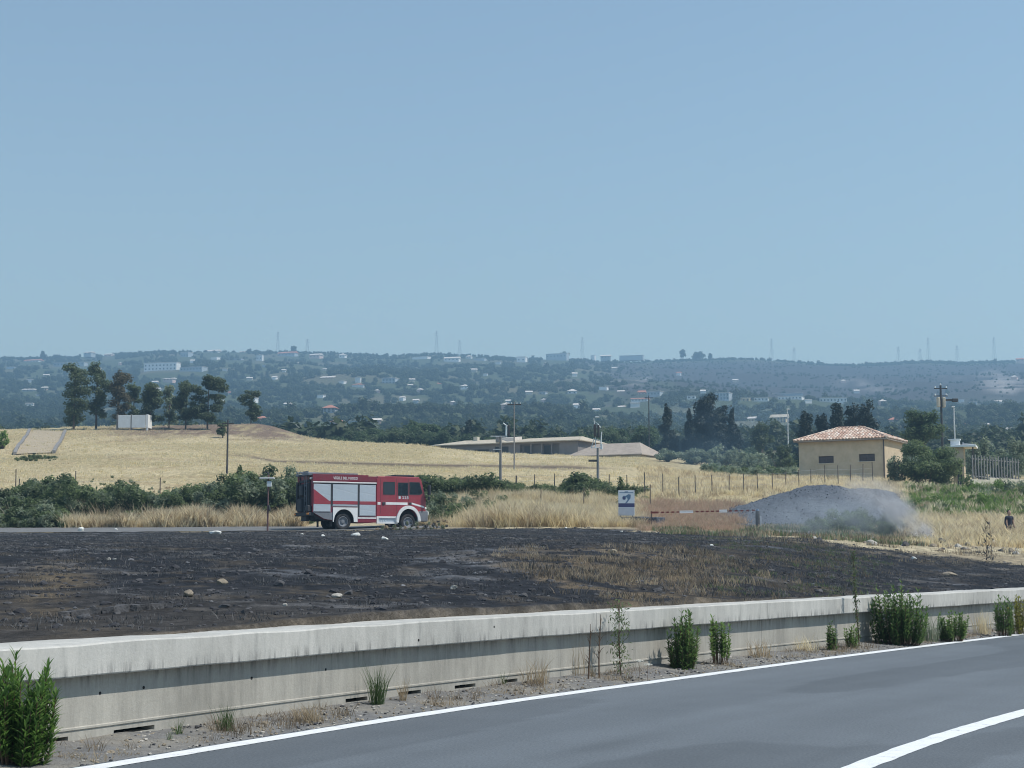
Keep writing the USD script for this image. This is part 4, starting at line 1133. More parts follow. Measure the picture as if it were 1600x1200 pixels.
    tree('umbrella_pine', 'wide umbrella pine above the left end of the farm roof', 'tree', 660, 272, 657, 74, 'umbrella', 'leaf_pine', 3400, 0.26, 0.4, 382)
    tree('tree', 'small upright dark tree above the farm roof', 'tree', 733, 268, 653, 18, 'column', 'leaf_conifer', 900, 0.24, 0.1, 383)
    tree('umbrella_pine', 'rounded grey green pine at the right end of the farm building', 'tree', 1008, 243, 664, 52, 'round', 'leaf_pine', 3000, 0.22, 0.1, 384)
    tree('umbrella_pine', 'broad pine top behind the right part of the farm roof', 'tree', 950, 268, 664, 74, 'umbrella', 'leaf_pine', 3000, 0.26, 0.2, 385)
    tree('tree', 'round tree alone on the skyline', 'tree', 1067, 1890, 545, 13, 'round', 'leaf_tree', 700, 1.1, 0.25, 391)
    tree('tree', 'broad tree group right of the round skyline tree', 'tree', 1092, 1890, 548, 26, 'round', 'leaf_tree', 1200, 1.2, 0.1, 392)
    tree('tree', 'small tree at the right of the skyline group', 'tree', 1110, 1890, 551, 8, 'round', 'leaf_tree', 400, 1.1, 0.1, 393)
    tree('tree', 'leaning flat tree on the skyline left of centre', 'tree', 882, 1890, 547, 16, 'umbrella', 'leaf_tree', 600, 1.2, 0.1, 394)
    tree('tree', 'dark round tree on the skyline at the far left', 'tree', 67, 1880, 548, 9, 'round', 'leaf_tree', 400, 1.1, 0.1, 395)
    tree('tree', 'skyline tree above the grey house left of centre', 'tree', 459, 1880, 539, 11, 'round', 'leaf_tree', 400, 1.1, 0.1, 396)
    tree('shrub', 'bushy shrub at the foot of the slope, cut by the left edge', 'shrub', 3, 172, 668, 22, 'bush', 'leaf_meadow', 900, 0.13, 0.0, 397)
    tree('shrub', 'small shrub on the brown bank behind the left pole', 'shrub', 348, 196, 658, 24, 'round', 'leaf_tree', 900, 0.15, 0.1, 398)
    tree('shrub', 'small round shrub on the field above the thicket', 'shrub', 373, 118, 720, 11, 'round', 'leaf_scrub', 300, 0.10, 0.1, 399)
    tree('shrub', 'loose shrub sticking out of the thicket beside the engine', 'shrub', 444, 106, 724, 24, 'bush', 'leaf_scrub', 500, 0.10, 0.0, 400)
    tree('shrub', 'upright shrub directly behind the white sign', 'shrub', 974, 100, 736, 26, 'bush', 'leaf_scrub', 800, 0.09, 0.0, 401)
    tree('shrub', 'small low shrub left of the second pole', 'shrub', 917, 103, 760, 14, 'bush', 'leaf_scrub', 350, 0.08, 0.0, 402)


# ---- oleanders and weeds at the wall
def lancets(B, D, N, L, W):
    """folded narrow leaves"""
    D = D / np.linalg.norm(D, axis=1)[:, None]
    S = np.cross(D, N)
    S /= np.linalg.norm(S, axis=1)[:, None] + 1e-9
    U = np.cross(S, D)
    L, W = L[:, None], W[:, None]
    a = B
    m1l, m1r, m1 = B + D * L * 0.4 + S * W / 2 + U * W * 0.18, B + D * L * 0.4 - S * W / 2 + U * W * 0.18, B + D * L * 0.4
    m2l, m2r, m2 = B + D * L * 0.72 + S * W * 0.36 - U * L * 0.03, B + D * L * 0.72 - S * W * 0.36 - U * L * 0.03, B + D * L * 0.72 - U * L * 0.045
    tip = B + D * L - U * L * 0.12
    v = np.stack([a, m1l, m1, m1r, m2l, m2, m2r, tip], 1)
    f = np.array([[0, 2, 1], [0, 3, 2], [1, 2, 5], [1, 5, 4], [2, 3, 6], [2, 6, 5], [4, 5, 7], [5, 6, 7]])
    return v, f


def joinleaves(v, f):
    n = len(v)
    return v.reshape(-1, 3), (f[None] + (np.arange(n) * 8)[:, None, None]).reshape(-1, 3)


def oleander(label, px, d, top, wpx, stems, per, seed, mat='leaf_oleander', single=0, L=0.105, W=0.02, group=None, name='oleander', depth=0.8, bare=0.32):
    rng = np.random.default_rng(seed)
    g = flat(px, 0, 0) if False else np.array([*P(px, 870 + FPX * CAM_Z / d, d)[:2], -0.02])
    h = zpy(top, d) - g[2]
    r = wpx / 2 * d / FPX
    t = thing(name, label, 'shrub', g, group=group)
    B, D, N = [], [], []
    st = []
    for k in range(stems):
        a = rng.uniform(0, 6.28)
        q = rng.random() ** 0.6
        hh = h * (1.0 if k == 0 else rng.uniform(0.45, 0.97)) * (1 - 0.25 * q * q)
        end = np.array([math.cos(a) * q * r * 0.93, math.sin(a) * q * r * depth, hh * 0.95])
        base = np.array([math.cos(a), math.sin(a) * depth, 0]) * r * 0.5 * q
        c1 = base * 0.35 + end * 0.65 + [0, 0, -0.30 * h]
        ts = np.linspace(0, 1, 8)[:, None]
        pts = (1 - ts) ** 2 * base + 2 * ts * (1 - ts) * c1 + ts ** 2 * end
        st.append(tube(pts, np.linspace(0.009, 0.003, 8), 4))
        whorls = per // 3
        for w in range(whorls):
            u = bare + (1 - bare) * (w + rng.random() * 0.5) / whorls
            p = (1 - u) ** 2 * base + 2 * u * (1 - u) * c1 + u * u * end
            ax = end - base
            ax = ax / np.linalg.norm(ax)
            a0 = rng.uniform(0, 6.28)
            for j in range(3):
                b = a0 + j * 2.094 + rng.normal() * 0.25
                out = np.array([math.cos(b), math.sin(b), 0])
                rise = rng.uniform(0.5, 1.2) if u < 0.93 else rng.uniform(1.4, 2.6)
                dd = out + np.array([0, 0, rise])
                B.append(p)
                D.append(dd)
                N.append(np.array([-out[0] * rise, -out[1] * rise, 1.0]) + rng.normal(size=3) * 0.2)
    B, D, N = np.array(B), np.array(D), np.array(N)
    n = len(B)
    v, f = lancets(B, D, N, L * rng.uniform(0.65, 1.2, n), W * rng.uniform(0.8, 1.2, n))
    obj('stem', cat(st), 'twig_brown', t, smooth=True)
    order = np.argsort((v.mean(1) + g) @ np.array([0.28, 0.96, -0.15]))
    for i in order[:single]:
        obj('leaf', (v[i], f), mat, t)
    obj('foliage', joinleaves(v[order[single:]], f), mat, t, kind='stuff' if n > 300 else None)
    return t


def weed_tuft(label, px, py, top, wpx, mat, n, seed, name='grass_tuft', category='weed', lean=0.45, bw=0.008, spread=0.3):
    rng = np.random.default_rng(seed)
    p = flat(px, py)
    h = (py - top) * p[1] / FPX
    m = tuft(rng, n, h, bw, wpx * p[1] / FPX * spread, lean)
    return obj(name, moved(m, p + [0, 0, 0.01]), mat, label=label, cat=category)


def stalk_plant(label, px, d, base_py, top, seed, mat='leaf_oleander_far', n=260, leaf=0.03, wpx=8, name='thistle', twig='twig_brown', z=None):
    rng = np.random.default_rng(seed)
    g = P(px, base_py, d)
    if z is not None:
        g[2] = z
    h = zpy(top, d) - g[2]
    r = wpx / 2 * d / FPX
    t = thing(name, label, 'weed', g)
    pts = np.array([(0.02 * h * math.sin(3 * u + seed), 0, h * u) for u in np.linspace(-0.02, 1, 8)])
    parts = [tube(pts, np.linspace(0.014, 0.004, 8), 5)]
    for k in range(9):
        u = rng.uniform(0.25, 0.95)
        a = rng.uniform(0, 6.28)
        b = np.array([0.02 * h * math.sin(3 * u + seed), 0, h * u])
        parts.append(tube([b, b + np.array([math.cos(a) * r * 0.5, math.sin(a) * r * 0.5, r * 0.9]), b + np.array([math.cos(a) * r, math.sin(a) * r, r * 1.3])], [0.006, 0.004, 0.002], 4))
    obj('stem', cat(parts), twig, t)
    if n:
        u = rng.uniform(0.08, 1.0, n)
        c = np.stack([0.02 * h * np.sin(3 * u + seed), 0 * u, h * u], 1) + rng.normal(size=(n, 3)) * np.array([r * 0.5, r * 0.5, 0.03])
        obj('foliage', cards(c, leaf, rng, 0.3, 0.8), mat, t)
    return t


def wall_plants():
    W = np.array
    oleander('large bright green oleander bush in the lower left corner', 20, 13.25, 1003, 138, 84, 60, 501, single=290, L=0.115, W=0.021, depth=0.7)
    oleander('upright oleander bush left of the pair beside the wall', 1069, 24.2, 941, 58, 52, 42, 502, 'leaf_oleander_far', L=0.10, W=0.026)
    oleander('smaller thin oleander right of the upright one, half dry below', 1122, 25.2, 955, 46, 22, 33, 503, 'leaf_oleander_far', L=0.09, W=0.03, bare=0.48)
    oleander('largest oleander standing above the wall at the right', 1407, 31.0, 901, 96, 90, 42, 504, 'leaf_oleander_far', L=0.12, W=0.032, bare=0.3)
    oleander('low oleander just right of the largest one', 1488, 32.4, 944, 58, 40, 36, 505, 'leaf_oleander_far', L=0.09, W=0.034)
    oleander('small dark oleander near the right edge', 1567, 34.6, 921, 34, 24, 36, 506, 'leaf_oleander_far', L=0.12, W=0.026)
    oleander('yellowing shrub at the right edge', 1592, 35.3, 924, 34, 28, 36, 507, 'leaf_yellowing', L=0.10, W=0.028)
    oleander('slim green shrub at the foot of the wall left of the tall stalk', 1298, 28.9, 965, 22, 16, 36, 508, 'leaf_oleander_far', L=0.09, W=0.026, bare=0.05)
    oleander('short bushy shrub at the foot of the tall stalk', 1331, 29.6, 970, 28, 16, 33, 509, 'leaf_oleander_far', L=0.09, W=0.026, bare=0.05)
    stalk_plant('tall dark stalk rising above the wall', 1340, 30.0, 1008, 862, 511, mat='leaf_scrub', n=300, leaf=0.035, wpx=9, z=0.0)
    stalk_plant('wispy green fennel plant standing against the wall joint', 970, 22.7, 1055, 940, 512, 'leaf_scrub', 420, 0.03, 30, 'fennel', z=0.0)
    stalk_plant('thin dry stalk leaning beside the fennel', 938, 22.3, 1060, 960, 513, n=0, wpx=16, name='dry_stalk', z=0.0)
    stalk_plant('second thin dry stalk left of the fennel', 921, 22.0, 1062, 975, 514, n=0, wpx=14, name='dry_stalk', z=0.0)
    stalk_plant('dead burnt sapling on the slope at the right', 1541, 58, 885, 808, 515, n=40, leaf=0.08, mat='straw_burnt', wpx=14, name='dead_sapling')
    stalk_plant('second dead burnt sapling beside the first', 1549, 58.5, 884, 818, 516, n=30, leaf=0.08, mat='straw_burnt', wpx=10, name='dead_sapling')
    weed_tuft('tall green grass tuft in front of the middle drain slots', 590, 1106, 1036, 60, 'grass_green', 130, 521, lean=0.4, bw=0.007, spread=0.16)
    weed_tuft('green grass tuft on the shoulder below the left part of the wall', 352, 1146, 1098, 36, 'grass_green', 80, 522)
    weed_tuft('thin grey green tuft right of the long drain slot', 278, 1154, 1116, 22, 'grass_green', 26, 523)
    weed_tuft('small dull tuft beside the long drain slot', 265, 1160, 1136, 14, 'leaf_olive', 18, 524)
    weed_tuft('thin upright green tuft near the last drain slot', 786, 1076, 1046, 10, 'grass_green', 22, 525)
    weed_tuft('brownish upright tuft right of the tall green tuft', 630, 1100, 1055, 16, 'straw_brown', 36, 526)
    weed_tuft('sprawling dry tuft between the two left green tufts', 482, 1130, 1094, 66, 'straw_brown', 120, 527, lean=0.9)
    weed_tuft('broad dry tuft left of the wall joint', 838, 1074, 1026, 66, 'straw_brown', 110, 528, lean=0.7)
    weed_tuft('dark narrow dry weed at the wall joint', 926, 1062, 1036, 9, 'straw_brown', 30, 529)
    weed_tuft('tall sparse dry weeds against the wall left of the joint', 905, 1062, 985, 60, 'straw_brown', 26, 530, lean=0.25, bw=0.007)
    weed_tuft('dry weeds at the foot of the wall right of the upright oleanders', 1190, 1030, 996, 70, 'straw_brown', 90, 531, lean=0.6, bw=0.01)
    weed_tuft('tall dry weeds below the slim green shrub', 1262, 1020, 988, 60, 'straw', 80, 532, lean=0.6, bw=0.01)
    weed_tuft('dry weeds between the largest oleander and the low one', 1452, 1003, 955, 46, 'leaf_olive', 90, 533, lean=0.5, bw=0.012)
    weed_tuft('dry yellow weeds left of the right edge shrubs', 1535, 992, 950, 44, 'straw', 80, 534, lean=0.5, bw=0.012)
    # pale plume on a thin leaning stalk
    a = flat(535, 1102)
    d = a[1]
    b = P(569, 1022, d)
    t = thing('reed_stalk', 'thin leaning dry stalk ending in a white plume', 'weed', a)
    rel = lambda p: np.asarray(p) - a
    obj('stem', tube([rel(a), rel(P(548, 1062, d)), rel(P(562, 1030, d)), rel(b)], [0.004, 0.0035, 0.003, 0.002], 5), 'straw', t)
    rng = np.random.default_rng(9)
    u = rng.random(90)[:, None]
    c = rel(P(563, 1029, d)) * (1 - u) + rel(P(572, 1019, d)) * u + rng.normal(size=(90, 3)) * 0.006
    obj('plume', cards(c, 0.014, rng, 0.35, 1.0), 'seed_head', t)
    for i, (px, py, lb) in enumerate(((963, 1031, 'white umbel flower at the left foot of the fennel'), (998, 1032, 'white umbel flower right of the fennel, upper one'), (1011, 1038, 'white umbel flower right of the fennel, lower one'))):
        d = 22.2
        p = P(px, py, d)
        t = thing('umbel_flower', lb, 'flower', (p[0], p[1], 0.0))
        h = p[2]
        obj('stem', tube([(0, 0, -0.02), (0.01, 0, h * 0.5), (0, 0, h - 0.01)], [0.003, 0.003, 0.002], 4), 'twig_brown', t)
        u = rng.normal(size=(40, 3)) * [0.028, 0.028, 0.006] + [0, 0, h]
        obj('bloom', cards(u, 0.012, rng, 0.7), 'seed_head', t)
# ------------------------------------------------------------------ fire engine
def side_slab(poly, y_in, y_out):
    """extrude an (x, z) outline between two y values"""
    v, f = extrude(poly, 1.0)
    q = np.stack([v[:, 0], y_in + (y_out - y_in) * v[:, 2], v[:, 1]], 1)
    if (y_out - y_in) > 0:
        f = f[:, ::-1]
    return q, f


def rect(x0, x1, z0, z1):
    return Polygon([(x0, z0), (x1, z0), (x1, z1), (x0, z1)])


def ellipse(cx, cz, a, b, n=28):
    return Polygon([(cx + a * math.cos(t), cz + b * math.sin(t)) for t in np.linspace(0, 2 * math.pi, n, endpoint=False)])


def wheel(parent, x, y, out):
    """out = -1 right side, 1 left side"""
    r = 0.47
    def ring(profile, n=28):
        vs, fs = [], []
        k = len(profile)
        for i in range(n):
            a = 2 * math.pi * i / n
            for (rad, w) in profile:
                vs.append((x + rad * math.cos(a), y + out * w, r + rad * math.sin(a)))
        for i in range(n):
            for j in range(k - 1):
                a, b = i * k + j, ((i + 1) % n) * k + j
                fs += [[a, a + 1, b + 1], [a, b + 1, b]]
        f = np.array(fs)
        return np.array(vs), (f if out < 0 else f[:, ::-1])
    w = thing  # wheels are parts, so they hang below the engine
    tyre = ring([(0.29, 0.10), (0.33, 0.135), (0.42, 0.14), (0.455, 0.12), (0.47, 0.09), (0.47, -0.12), (0.44, -0.15), (0.29, -0.15)])
    p = obj('wheel', tyre, 'rubber', parent, smooth=40)
    obj('rim', ring([(0.30, 0.105), (0.27, 0.125), (0.25, 0.07), (0.16, 0.03), (0.12, 0.05), (0.10, 0.10), (0.0, 0.11)]), 'truck_grey', p, smooth=40)


def on_side(m, x, y, z):
    v, f = np.array(m.vertices), np.array(m.faces)
    return np.stack([x + v[:, 0], y - v[:, 2], z + v[:, 1]], 1), f


def fire_engine():
    th = 28.0
    hx, hy = math.cos(math.radians(th)), math.sin(math.radians(th))
    side_c = P(577.5, 828, 87.0)
    org = side_c + 1.22 * np.array([-hy, hx, 0])
    org[2] = zpy(828.0, 86.0)
    t = thing('fire_engine', 'red and white fire engine with grey roller shutters parked on the dirt track', 'fire engine', org, th)
    Y = -1.22
    # chassis
    ch = [rbox(-3.25, 3.25, -0.5, 0.5, 0.55, 0.82), cyl((-1.57, -1.0, 0.47), (-1.57, 1.0, 0.47), 0.1), cyl((2.40, -1.0, 0.5), (2.40, 1.0, 0.5), 0.1),
          rbox(-0.6, 0.3, -1.0, 1.0, 0.5, 0.9), hull([(x, y, z) for y in (-1.0, 1.0) for x, z in ((-3.3, 0.95), (-3.15, 0.62), (-2.35, 0.5), (-2.35, 0.95))])]
    ch += [rbox(-2.2, -0.8, -0.88, 0.88, 0.62, 1.14, 0.02), rbox(1.82, 2.98, -0.80, 0.80, 0.55, 1.15, 0.02)]
    obj('chassis', cat(ch), 'truck_dark', t)
    body = Polygon([(-3.42, 3.02), (0.40, 3.02), (0.40, 0.43), (-0.78, 0.43), (-0.78, 1.15), (-2.22, 1.15), (-2.22, 0.52), (-2.75, 0.60), (-3.42, 0.98)])
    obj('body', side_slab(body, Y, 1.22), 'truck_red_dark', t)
    obj('roof_rail', cat([rbox(-3.44, -0.1, Y - 0.012, Y + 0.08, 2.74, 3.10, 0.01), rbox(-3.44, -0.1, 1.14, 1.232, 2.74, 3.10, 0.01), rbox(-0.1, 0.4, Y - 0.012, Y + 0.08, 2.76, 3.03, 0.01)]), 'truck_red_dark', t)
    obj('gutter_trim', rbox(-3.43, 0.40, Y - 0.028, Y + 0.01, 2.62, 2.69, 0.008), 'truck_white', t)
    obj('shutter_frame', cat([rbox(-3.42, 0.40, Y - 0.006, Y + 0.02, 2.55, 2.61, 0.003)] + [rbox(a, b, Y - 0.006, Y + 0.02, 0.75 if a > -1 else 1.3, 2.55, 0.003) for a, b in ((-2.36, -2.25), (-0.74, -0.64))]), 'truck_dark', t)
    for x0, x1, z0, z1 in ((-3.38, -2.37, 0.98, 2.54), (-2.24, -0.75, 1.30, 2.54), (-0.63, 0.35, 0.78, 2.54)):
        n = int((z1 - z0) / 0.05)
        slats = [rbox(x0, x1, Y - 0.018, Y + 0.02, z0 + (z1 - z0) * i / n + 0.003, z0 + (z1 - z0) * (i + 1) / n, 0.004) for i in range(n)]
        p = obj('roller_shutter', cat(slats), 'truck_shutter', t)
        obj('red_stripe', rbox(x0, x1, Y - 0.026, Y - 0.012, 1.43, 1.62, 0.002), 'truck_red', p)
        obj('shutter_bar', rbox(x0 + 0.02, x1 - 0.02, Y - 0.032, Y - 0.01, z0 + 0.01, z0 + 0.05, 0.004), 'truck_grey', p)
        if x0 < -3:
            obj('red_wedge', side_slab(Polygon([(x0, 1.62), (x1 - 0.1, 1.62), (x0, 2.26)]), Y - 0.012, Y - 0.026), 'truck_red', p, label='red triangle on the rear shutter')
    arch = rect(-2.23, -0.75, 0.45, 1.26).difference(ellipse(-1.57, 0.52, 0.60, 0.64)).difference(rect(-2.17, -0.97, 0.3, 0.52))
    obj('wheel_arch', side_slab(arch, Y + 0.02, Y - 0.045), 'truck_white', t)
    arch2 = ellipse(2.40, 0.56, 0.76, 0.86).difference(ellipse(2.40, 0.50, 0.61, 0.74)).intersection(rect(1.0, 3.3, 0.45, 2))
    obj('wheel_arch', side_slab(arch2, -1.12, -1.25), 'truck_white', t)
    obj('skirt_stripe', rbox(-0.72, 0.40, Y - 0.012, Y + 0.01, 0.64, 0.72, 0.004), 'truck_white', t)
    obj('locker', side_slab(Polygon([(-3.40, 0.97), (-2.24, 0.97), (-2.24, 0.54), (-2.75, 0.62)]), Y + 0.01, Y - 0.012), 'truck_grey', t)
    tx = on_side(meshkit.text_mesh('VIGILI DEL FUOCO', 0.135, 0.006, True), 0, Y - 0.013, 2.83)
    wide = np.ptp(tx[0][:, 0])
    tx[0][:, 0] = -2.22 + (tx[0][:, 0] - tx[0][:, 0].min()) * (1.45 / wide)
    obj('lettering', tx, 'truck_white', t)
    # cab
    cab = Polygon([(0.46, 0.80), (0.46, 2.94), (0.54, 3.02), (3.02, 3.02), (3.20, 2.94), (3.44, 2.06), (3.50, 1.85), (3.50, 0.95), (3.2, 0.80)])
    cab = cab.difference(ellipse(2.40, 0.50, 0.61, 0.74))
    glazed = (rect(1.78, 2.36, 2.02, 2.70), Polygon([(2.50, 2.08), (3.12, 2.08), (3.26, 2.16), (3.08, 2.74), (2.50, 2.74)]))
    for w_ in glazed:
        cab = cab.difference(w_)
    obj('seat', cat([rbox(2.0, 2.16, y - 0.24, y + 0.24, 1.6, 2.45, 0.05) for y in (-0.6, 0.1, 0.6)] + [rbox(2.02, 2.12, y - 0.13, y + 0.13, 2.42, 2.62, 0.04) for y in (-0.6, 0.6)] + [rbox(2.85, 3.05, -0.9, 0.9, 1.9, 2.16, 0.05)]), 'truck_dark', t)
    for w_ in glazed:
        obj('cab_window', side_slab(w_.buffer(0.004), 1.14, 1.15), 'pane', t)
    obj('cab', side_slab(cab, -1.15, 1.15), 'truck_red', t)
    obj('cab_roof', rbox(0.50, 3.12, -1.10, 1.10, 3.0, 3.07, 0.03), 'truck_red', t)
    for i, (poly, mt) in enumerate(((rect(0.87, 1.53, 2.06, 2.72), 'glass_dark'), (glazed[0], 'pane'), (glazed[1], 'pane'))):
        p = obj('cab_window', side_slab(poly.buffer(0.004), -1.14, -1.158), mt, t)
        obj('window_seal', side_slab(poly.buffer(0.035).difference(poly.buffer(-0.006)), -1.14, -1.163), 'truck_dark', p)
    obj('windscreen', hull([(3.215, y, 2.90) for y in (-1.02, 1.02)] + [(3.46, y, 2.06) for y in (-1.08, 1.08)] + [(3.19, y, 2.90) for y in (-1.02, 1.02)] + [(3.40, y, 2.06) for y in (-1.08, 1.08)]), 'glass_dark', t)
    obj('door_seam', cat([rbox(x, x + 0.02, -1.153, -1.14, 0.95, 2.95, 0.002) for x in (0.66, 1.64, 2.42)]), 'truck_dark', t)
    obj('cab_stripe', cat([rbox(0.50, 0.68, -1.158, -1.14, 1.44, 1.60, 0.003), rbox(1.0, 2.36, -1.158, -1.14, 1.45, 1.60, 0.003),
                           side_slab(Polygon([(2.62, 1.60), (2.62, 1.50), (3.4, 1.30), (3.4, 1.40)]), -1.14, -1.158)]), 'truck_white', t)
    obj('door_handle', rbox(0.80, 0.95, -1.19, -1.14, 1.46, 1.60, 0.01), 'truck_dark', t)
    obj('door_handle', rbox(2.45, 2.60, -1.19, -1.14, 1.47, 1.60, 0.01), 'truck_dark', t)
    tx = on_side(meshkit.text_mesh('115', 0.16, 0.005, True), 0, -1.153, 1.80)
    tx[0][:, 0] += 2.0
    obj('door_lettering', cat([tx, rbox(1.80, 1.93, -1.158, -1.14, 1.80, 1.95, 0.003)]), 'sign_white', t)
    step = thing
    p = obj('step_box', side_slab(rect(0.46, 1.76, 0.38, 0.80).difference(rect(0.58, 1.62, 0.46, 0.70)), -1.0, -1.16), 'truck_white', t)
    obj('step_tread', cat([rbox(0.58, 1.62, -1.10, -1.02, 0.45, 0.72, 0.005)] + [rbox(0.7 + 0.14 * i, 0.78 + 0.14 * i, -1.12, -1.08, 0.47, 0.58, 0.005) for i in range(3)]), 'truck_shutter', p)
    obj('bumper', rbox(3.05, 3.66, -1.16, 1.16, 0.52, 1.16, 0.05), 'truck_grey', t)
    for y in (-0.98, 0.98):
        obj('headlight', rbox(3.62, 3.70, y - 0.17, y + 0.17, 0.88, 1.10, 0.03), 'lamp_glass', t)
    obj('indicator', rbox(3.44, 3.55, -1.17, -1.0, 1.22, 1.36, 0.02), 'lamp_glass', t)
    mir = cat([rbox(3.56, 3.68, -1.50, -1.24, 2.02, 2.62, 0.03), rbox(3.55, 3.65, -1.48, -1.26, 1.74, 1.96, 0.03), cyl((3.3, -1.12, 2.85), (3.6, -1.38, 2.72), 0.02), cyl((3.42, -1.12, 1.9), (3.6, -1.38, 1.95), 0.02)])
    obj('mirror', mir, 'truck_dark', t)
    v, f = mir
    obj('mirror', (v * [1, -1, 1], f[:, ::-1]), 'truck_dark', t)
    obj('light_bar', cat([rbox(1.75, 2.95, -0.8, 0.8, 3.09, 3.20, 0.03), rbox(1.9, 2.8, -0.7, 0.7, 3.05, 3.10, 0.01)]), 'truck_dark', t)
    # rear
    obj('rear_shutter', cat([rbox(-3.45, -3.41, -0.72, 0.72, 1.15 + 0.06 * i, 1.205 + 0.06 * i, 0.004) for i in range(24)]), 'truck_dark', t)
    obj('rear_frame', cat([rbox(-3.47, -3.40, a, b, 1.05, 2.98, 0.01) for a, b in ((-0.86, -0.74), (0.74, 0.86))] + [rbox(-3.47, -3.40, -0.86, 0.86, 2.66, 2.80, 0.01)]), 'truck_dark', t)
    rails = [cyl((-3.56, y, 0.95), (-3.56, y, 3.18), 0.025, n=6) for y in (-0.62, -0.26)] + [cyl((-3.56, -0.62, 1.05 + 0.28 * i), (-3.56, -0.26, 1.05 + 0.28 * i), 0.016, n=6) for i in range(8)]
    rails += [cyl((-3.56, y, z), (-3.42, y, z), 0.02, n=5) for y in (-0.62, -0.26) for z in (1.1, 2.6)]
    obj('rear_ladder', cat(rails), 'truck_grey', t)
    ladder = []
    for y in (0.10, 0.55):
        ladder.append(rbox(-3.75, -0.2, y, y + 0.05, 3.18, 3.26, 0.01))
    ladder += [cyl((-3.6 + 0.3 * i, 0.12, 3.22), (-3.6 + 0.3 * i, 0.58, 3.22), 0.016, n=6) for i in range(11)]
    ladder += [rbox(x, x + 0.06, 0.0, 0.7, 3.0, 3.2, 0.01) for x in (-3.3, -1.8, -0.5)]
    obj('roof_ladder', cat(ladder), 'truck_grey', t)
    obj('roof_gear', cat([rbox(-3.66, -3.2, -1.05, -0.1, 3.02, 3.20, 0.03), rbox(-3.6, -3.3, 0.65, 1.1, 3.02, 3.16, 0.03), cyl((-3.62, -1.0, 3.24), (-3.62, -0.2, 3.24), 0.03, n=6), rbox(-3.1, -2.7, -0.9, -0.5, 3.02, 3.12, 0.02)]), 'truck_grey', t)
    obj('work_light', rbox(-3.52, -3.40, -1.10, -0.92, 2.80, 2.92, 0.02), 'lamp_glass', t)
    obj('rear_bumper', cat([rbox(-3.62, -3.30, -1.15, 1.15, 0.78, 0.98, 0.03), rbox(-3.5, -3.3, -0.4, 0.4, 0.5, 0.8, 0.02)]), 'truck_dark', t)
    obj('rear_gear', cat([rbox(-3.72, -3.44, -0.15, 0.5, 1.0, 1.75, 0.05), rbox(-3.66, -3.44, -0.1, 0.45, 1.9, 2.5, 0.05), cyl((-3.6, 0.75, 1.1), (-3.6, 0.75, 2.7), 0.09, n=8), rbox(-3.7, -3.44, -1.12, -0.72, 1.0, 1.35, 0.04), cyl((-3.55, -0.95, 1.4), (-3.55, -0.95, 2.6), 0.05, n=6)]), 'truck_dark', t)
    for y in (-1.0, 1.0):
        obj('tail_light', rbox(-3.66, -3.60, y - 0.12, y + 0.12, 0.84, 0.94, 0.01), 'lamp_orange', t)
    obj('mudflap', cat([rbox(-2.28, -2.25, y - 0.14, y + 0.14, 0.2, 0.7, 0.005) for y in (-1.02, 1.02)]), 'rubber', t)
    for x in (-1.57, 2.40):
        wheel(t, x, -1.02, -1)
        wheel(t, x, 1.02, 1)


# ------------------------------------------------------------------ buildings
def hip_roof(x0, x1, y0, y1, z0, z1, ov=0.35, ridge=None, gable=False):
    """solid roof: eaves plan grown by ov; ridge along x"""
    X0, X1, Y0, Y1 = x0 - ov, x1 + ov, y0 - ov, y1 + ov
    ym = (Y0 + Y1) / 2
    half = (Y1 - Y0) / 2 if ridge is None else ((X1 - X0) - ridge) / 2
    if gable:
        half = 0
    r0, r1 = X0 + half, X1 - half
    top = [(r0, ym, z1), (r1, ym, z1)]
    lo = [(x, y, z0) for x in (X0, X1) for y in (Y0, Y1)]
    hi = [(x, y, z0 + 0.12) for x in (X0, X1) for y in (Y0, Y1)]
    return hull(lo + hi + top), ([(X0, Y0, z0 + 0.12), (X1, Y0, z0 + 0.12), (X1, Y1, z0 + 0.12), (X0, Y1, z0 + 0.12)], top)


def barrel_tiles(corners, step=0.33, row=0.50):
    """courses of half round clay tiles on a sloping face; corners: eave left, eave right, then the upper ones"""
    c = np.array(corners, float)
    e = c[1] - c[0]
    L = np.linalg.norm(e)
    e /= L
    n = np.cross(c[1] - c[0], c[2] - c[0])
    n /= np.linalg.norm(n)
    if n[2] < 0:
        n = -n
    up = np.cross(n, e)
    if up[2] < 0:
        up = -up
    uv = np.stack([(c - c[0]) @ e, (c - c[0]) @ up], 1)
    poly = Polygon(uv)
    from shapely.geometry import Point
    rng = np.random.default_rng(int(L * 100))
    ms = []
    rows = int(uv[:, 1].max() / row) + 1
    for r in range(rows):
        for k in range(int(L / step) + 1):
            a, b = (k + 0.5) * step, r * row
            if not poly.buffer(0.05).contains(Point(a, b + row * 0.5)):
                continue
            ang = np.linspace(0, math.pi, 5)
            w0, w1 = step * 0.46, step * 0.40
            lift = 0.03 + rng.normal() * 0.008
            base = c[0] + e * (a + rng.normal() * 0.008)
            lower = [base + up * (b - 0.05) + e * (w0 * math.cos(t)) + n * (w0 * 0.75 * math.sin(t) + lift + 0.03) for t in ang]
            upper = [base + up * (b + row) + e * (w1 * math.cos(t)) + n * (w1 * 0.75 * math.sin(t) + lift) for t in ang]
            v = np.array(lower + upper)
            f = []
            for i in range(4):
                f += [[i, i + 1, 6 + i], [i, 6 + i, 5 + i]]
            f += [[0, 2, 1], [0, 3, 2], [0, 4, 3]]
            ms.append((v, np.array(f)))
    return cat(ms)


def wall_box_with_openings(x0, x1, y0, y1, z0, z1):
    return box(x0, x1, y0, y1, z0, z1)


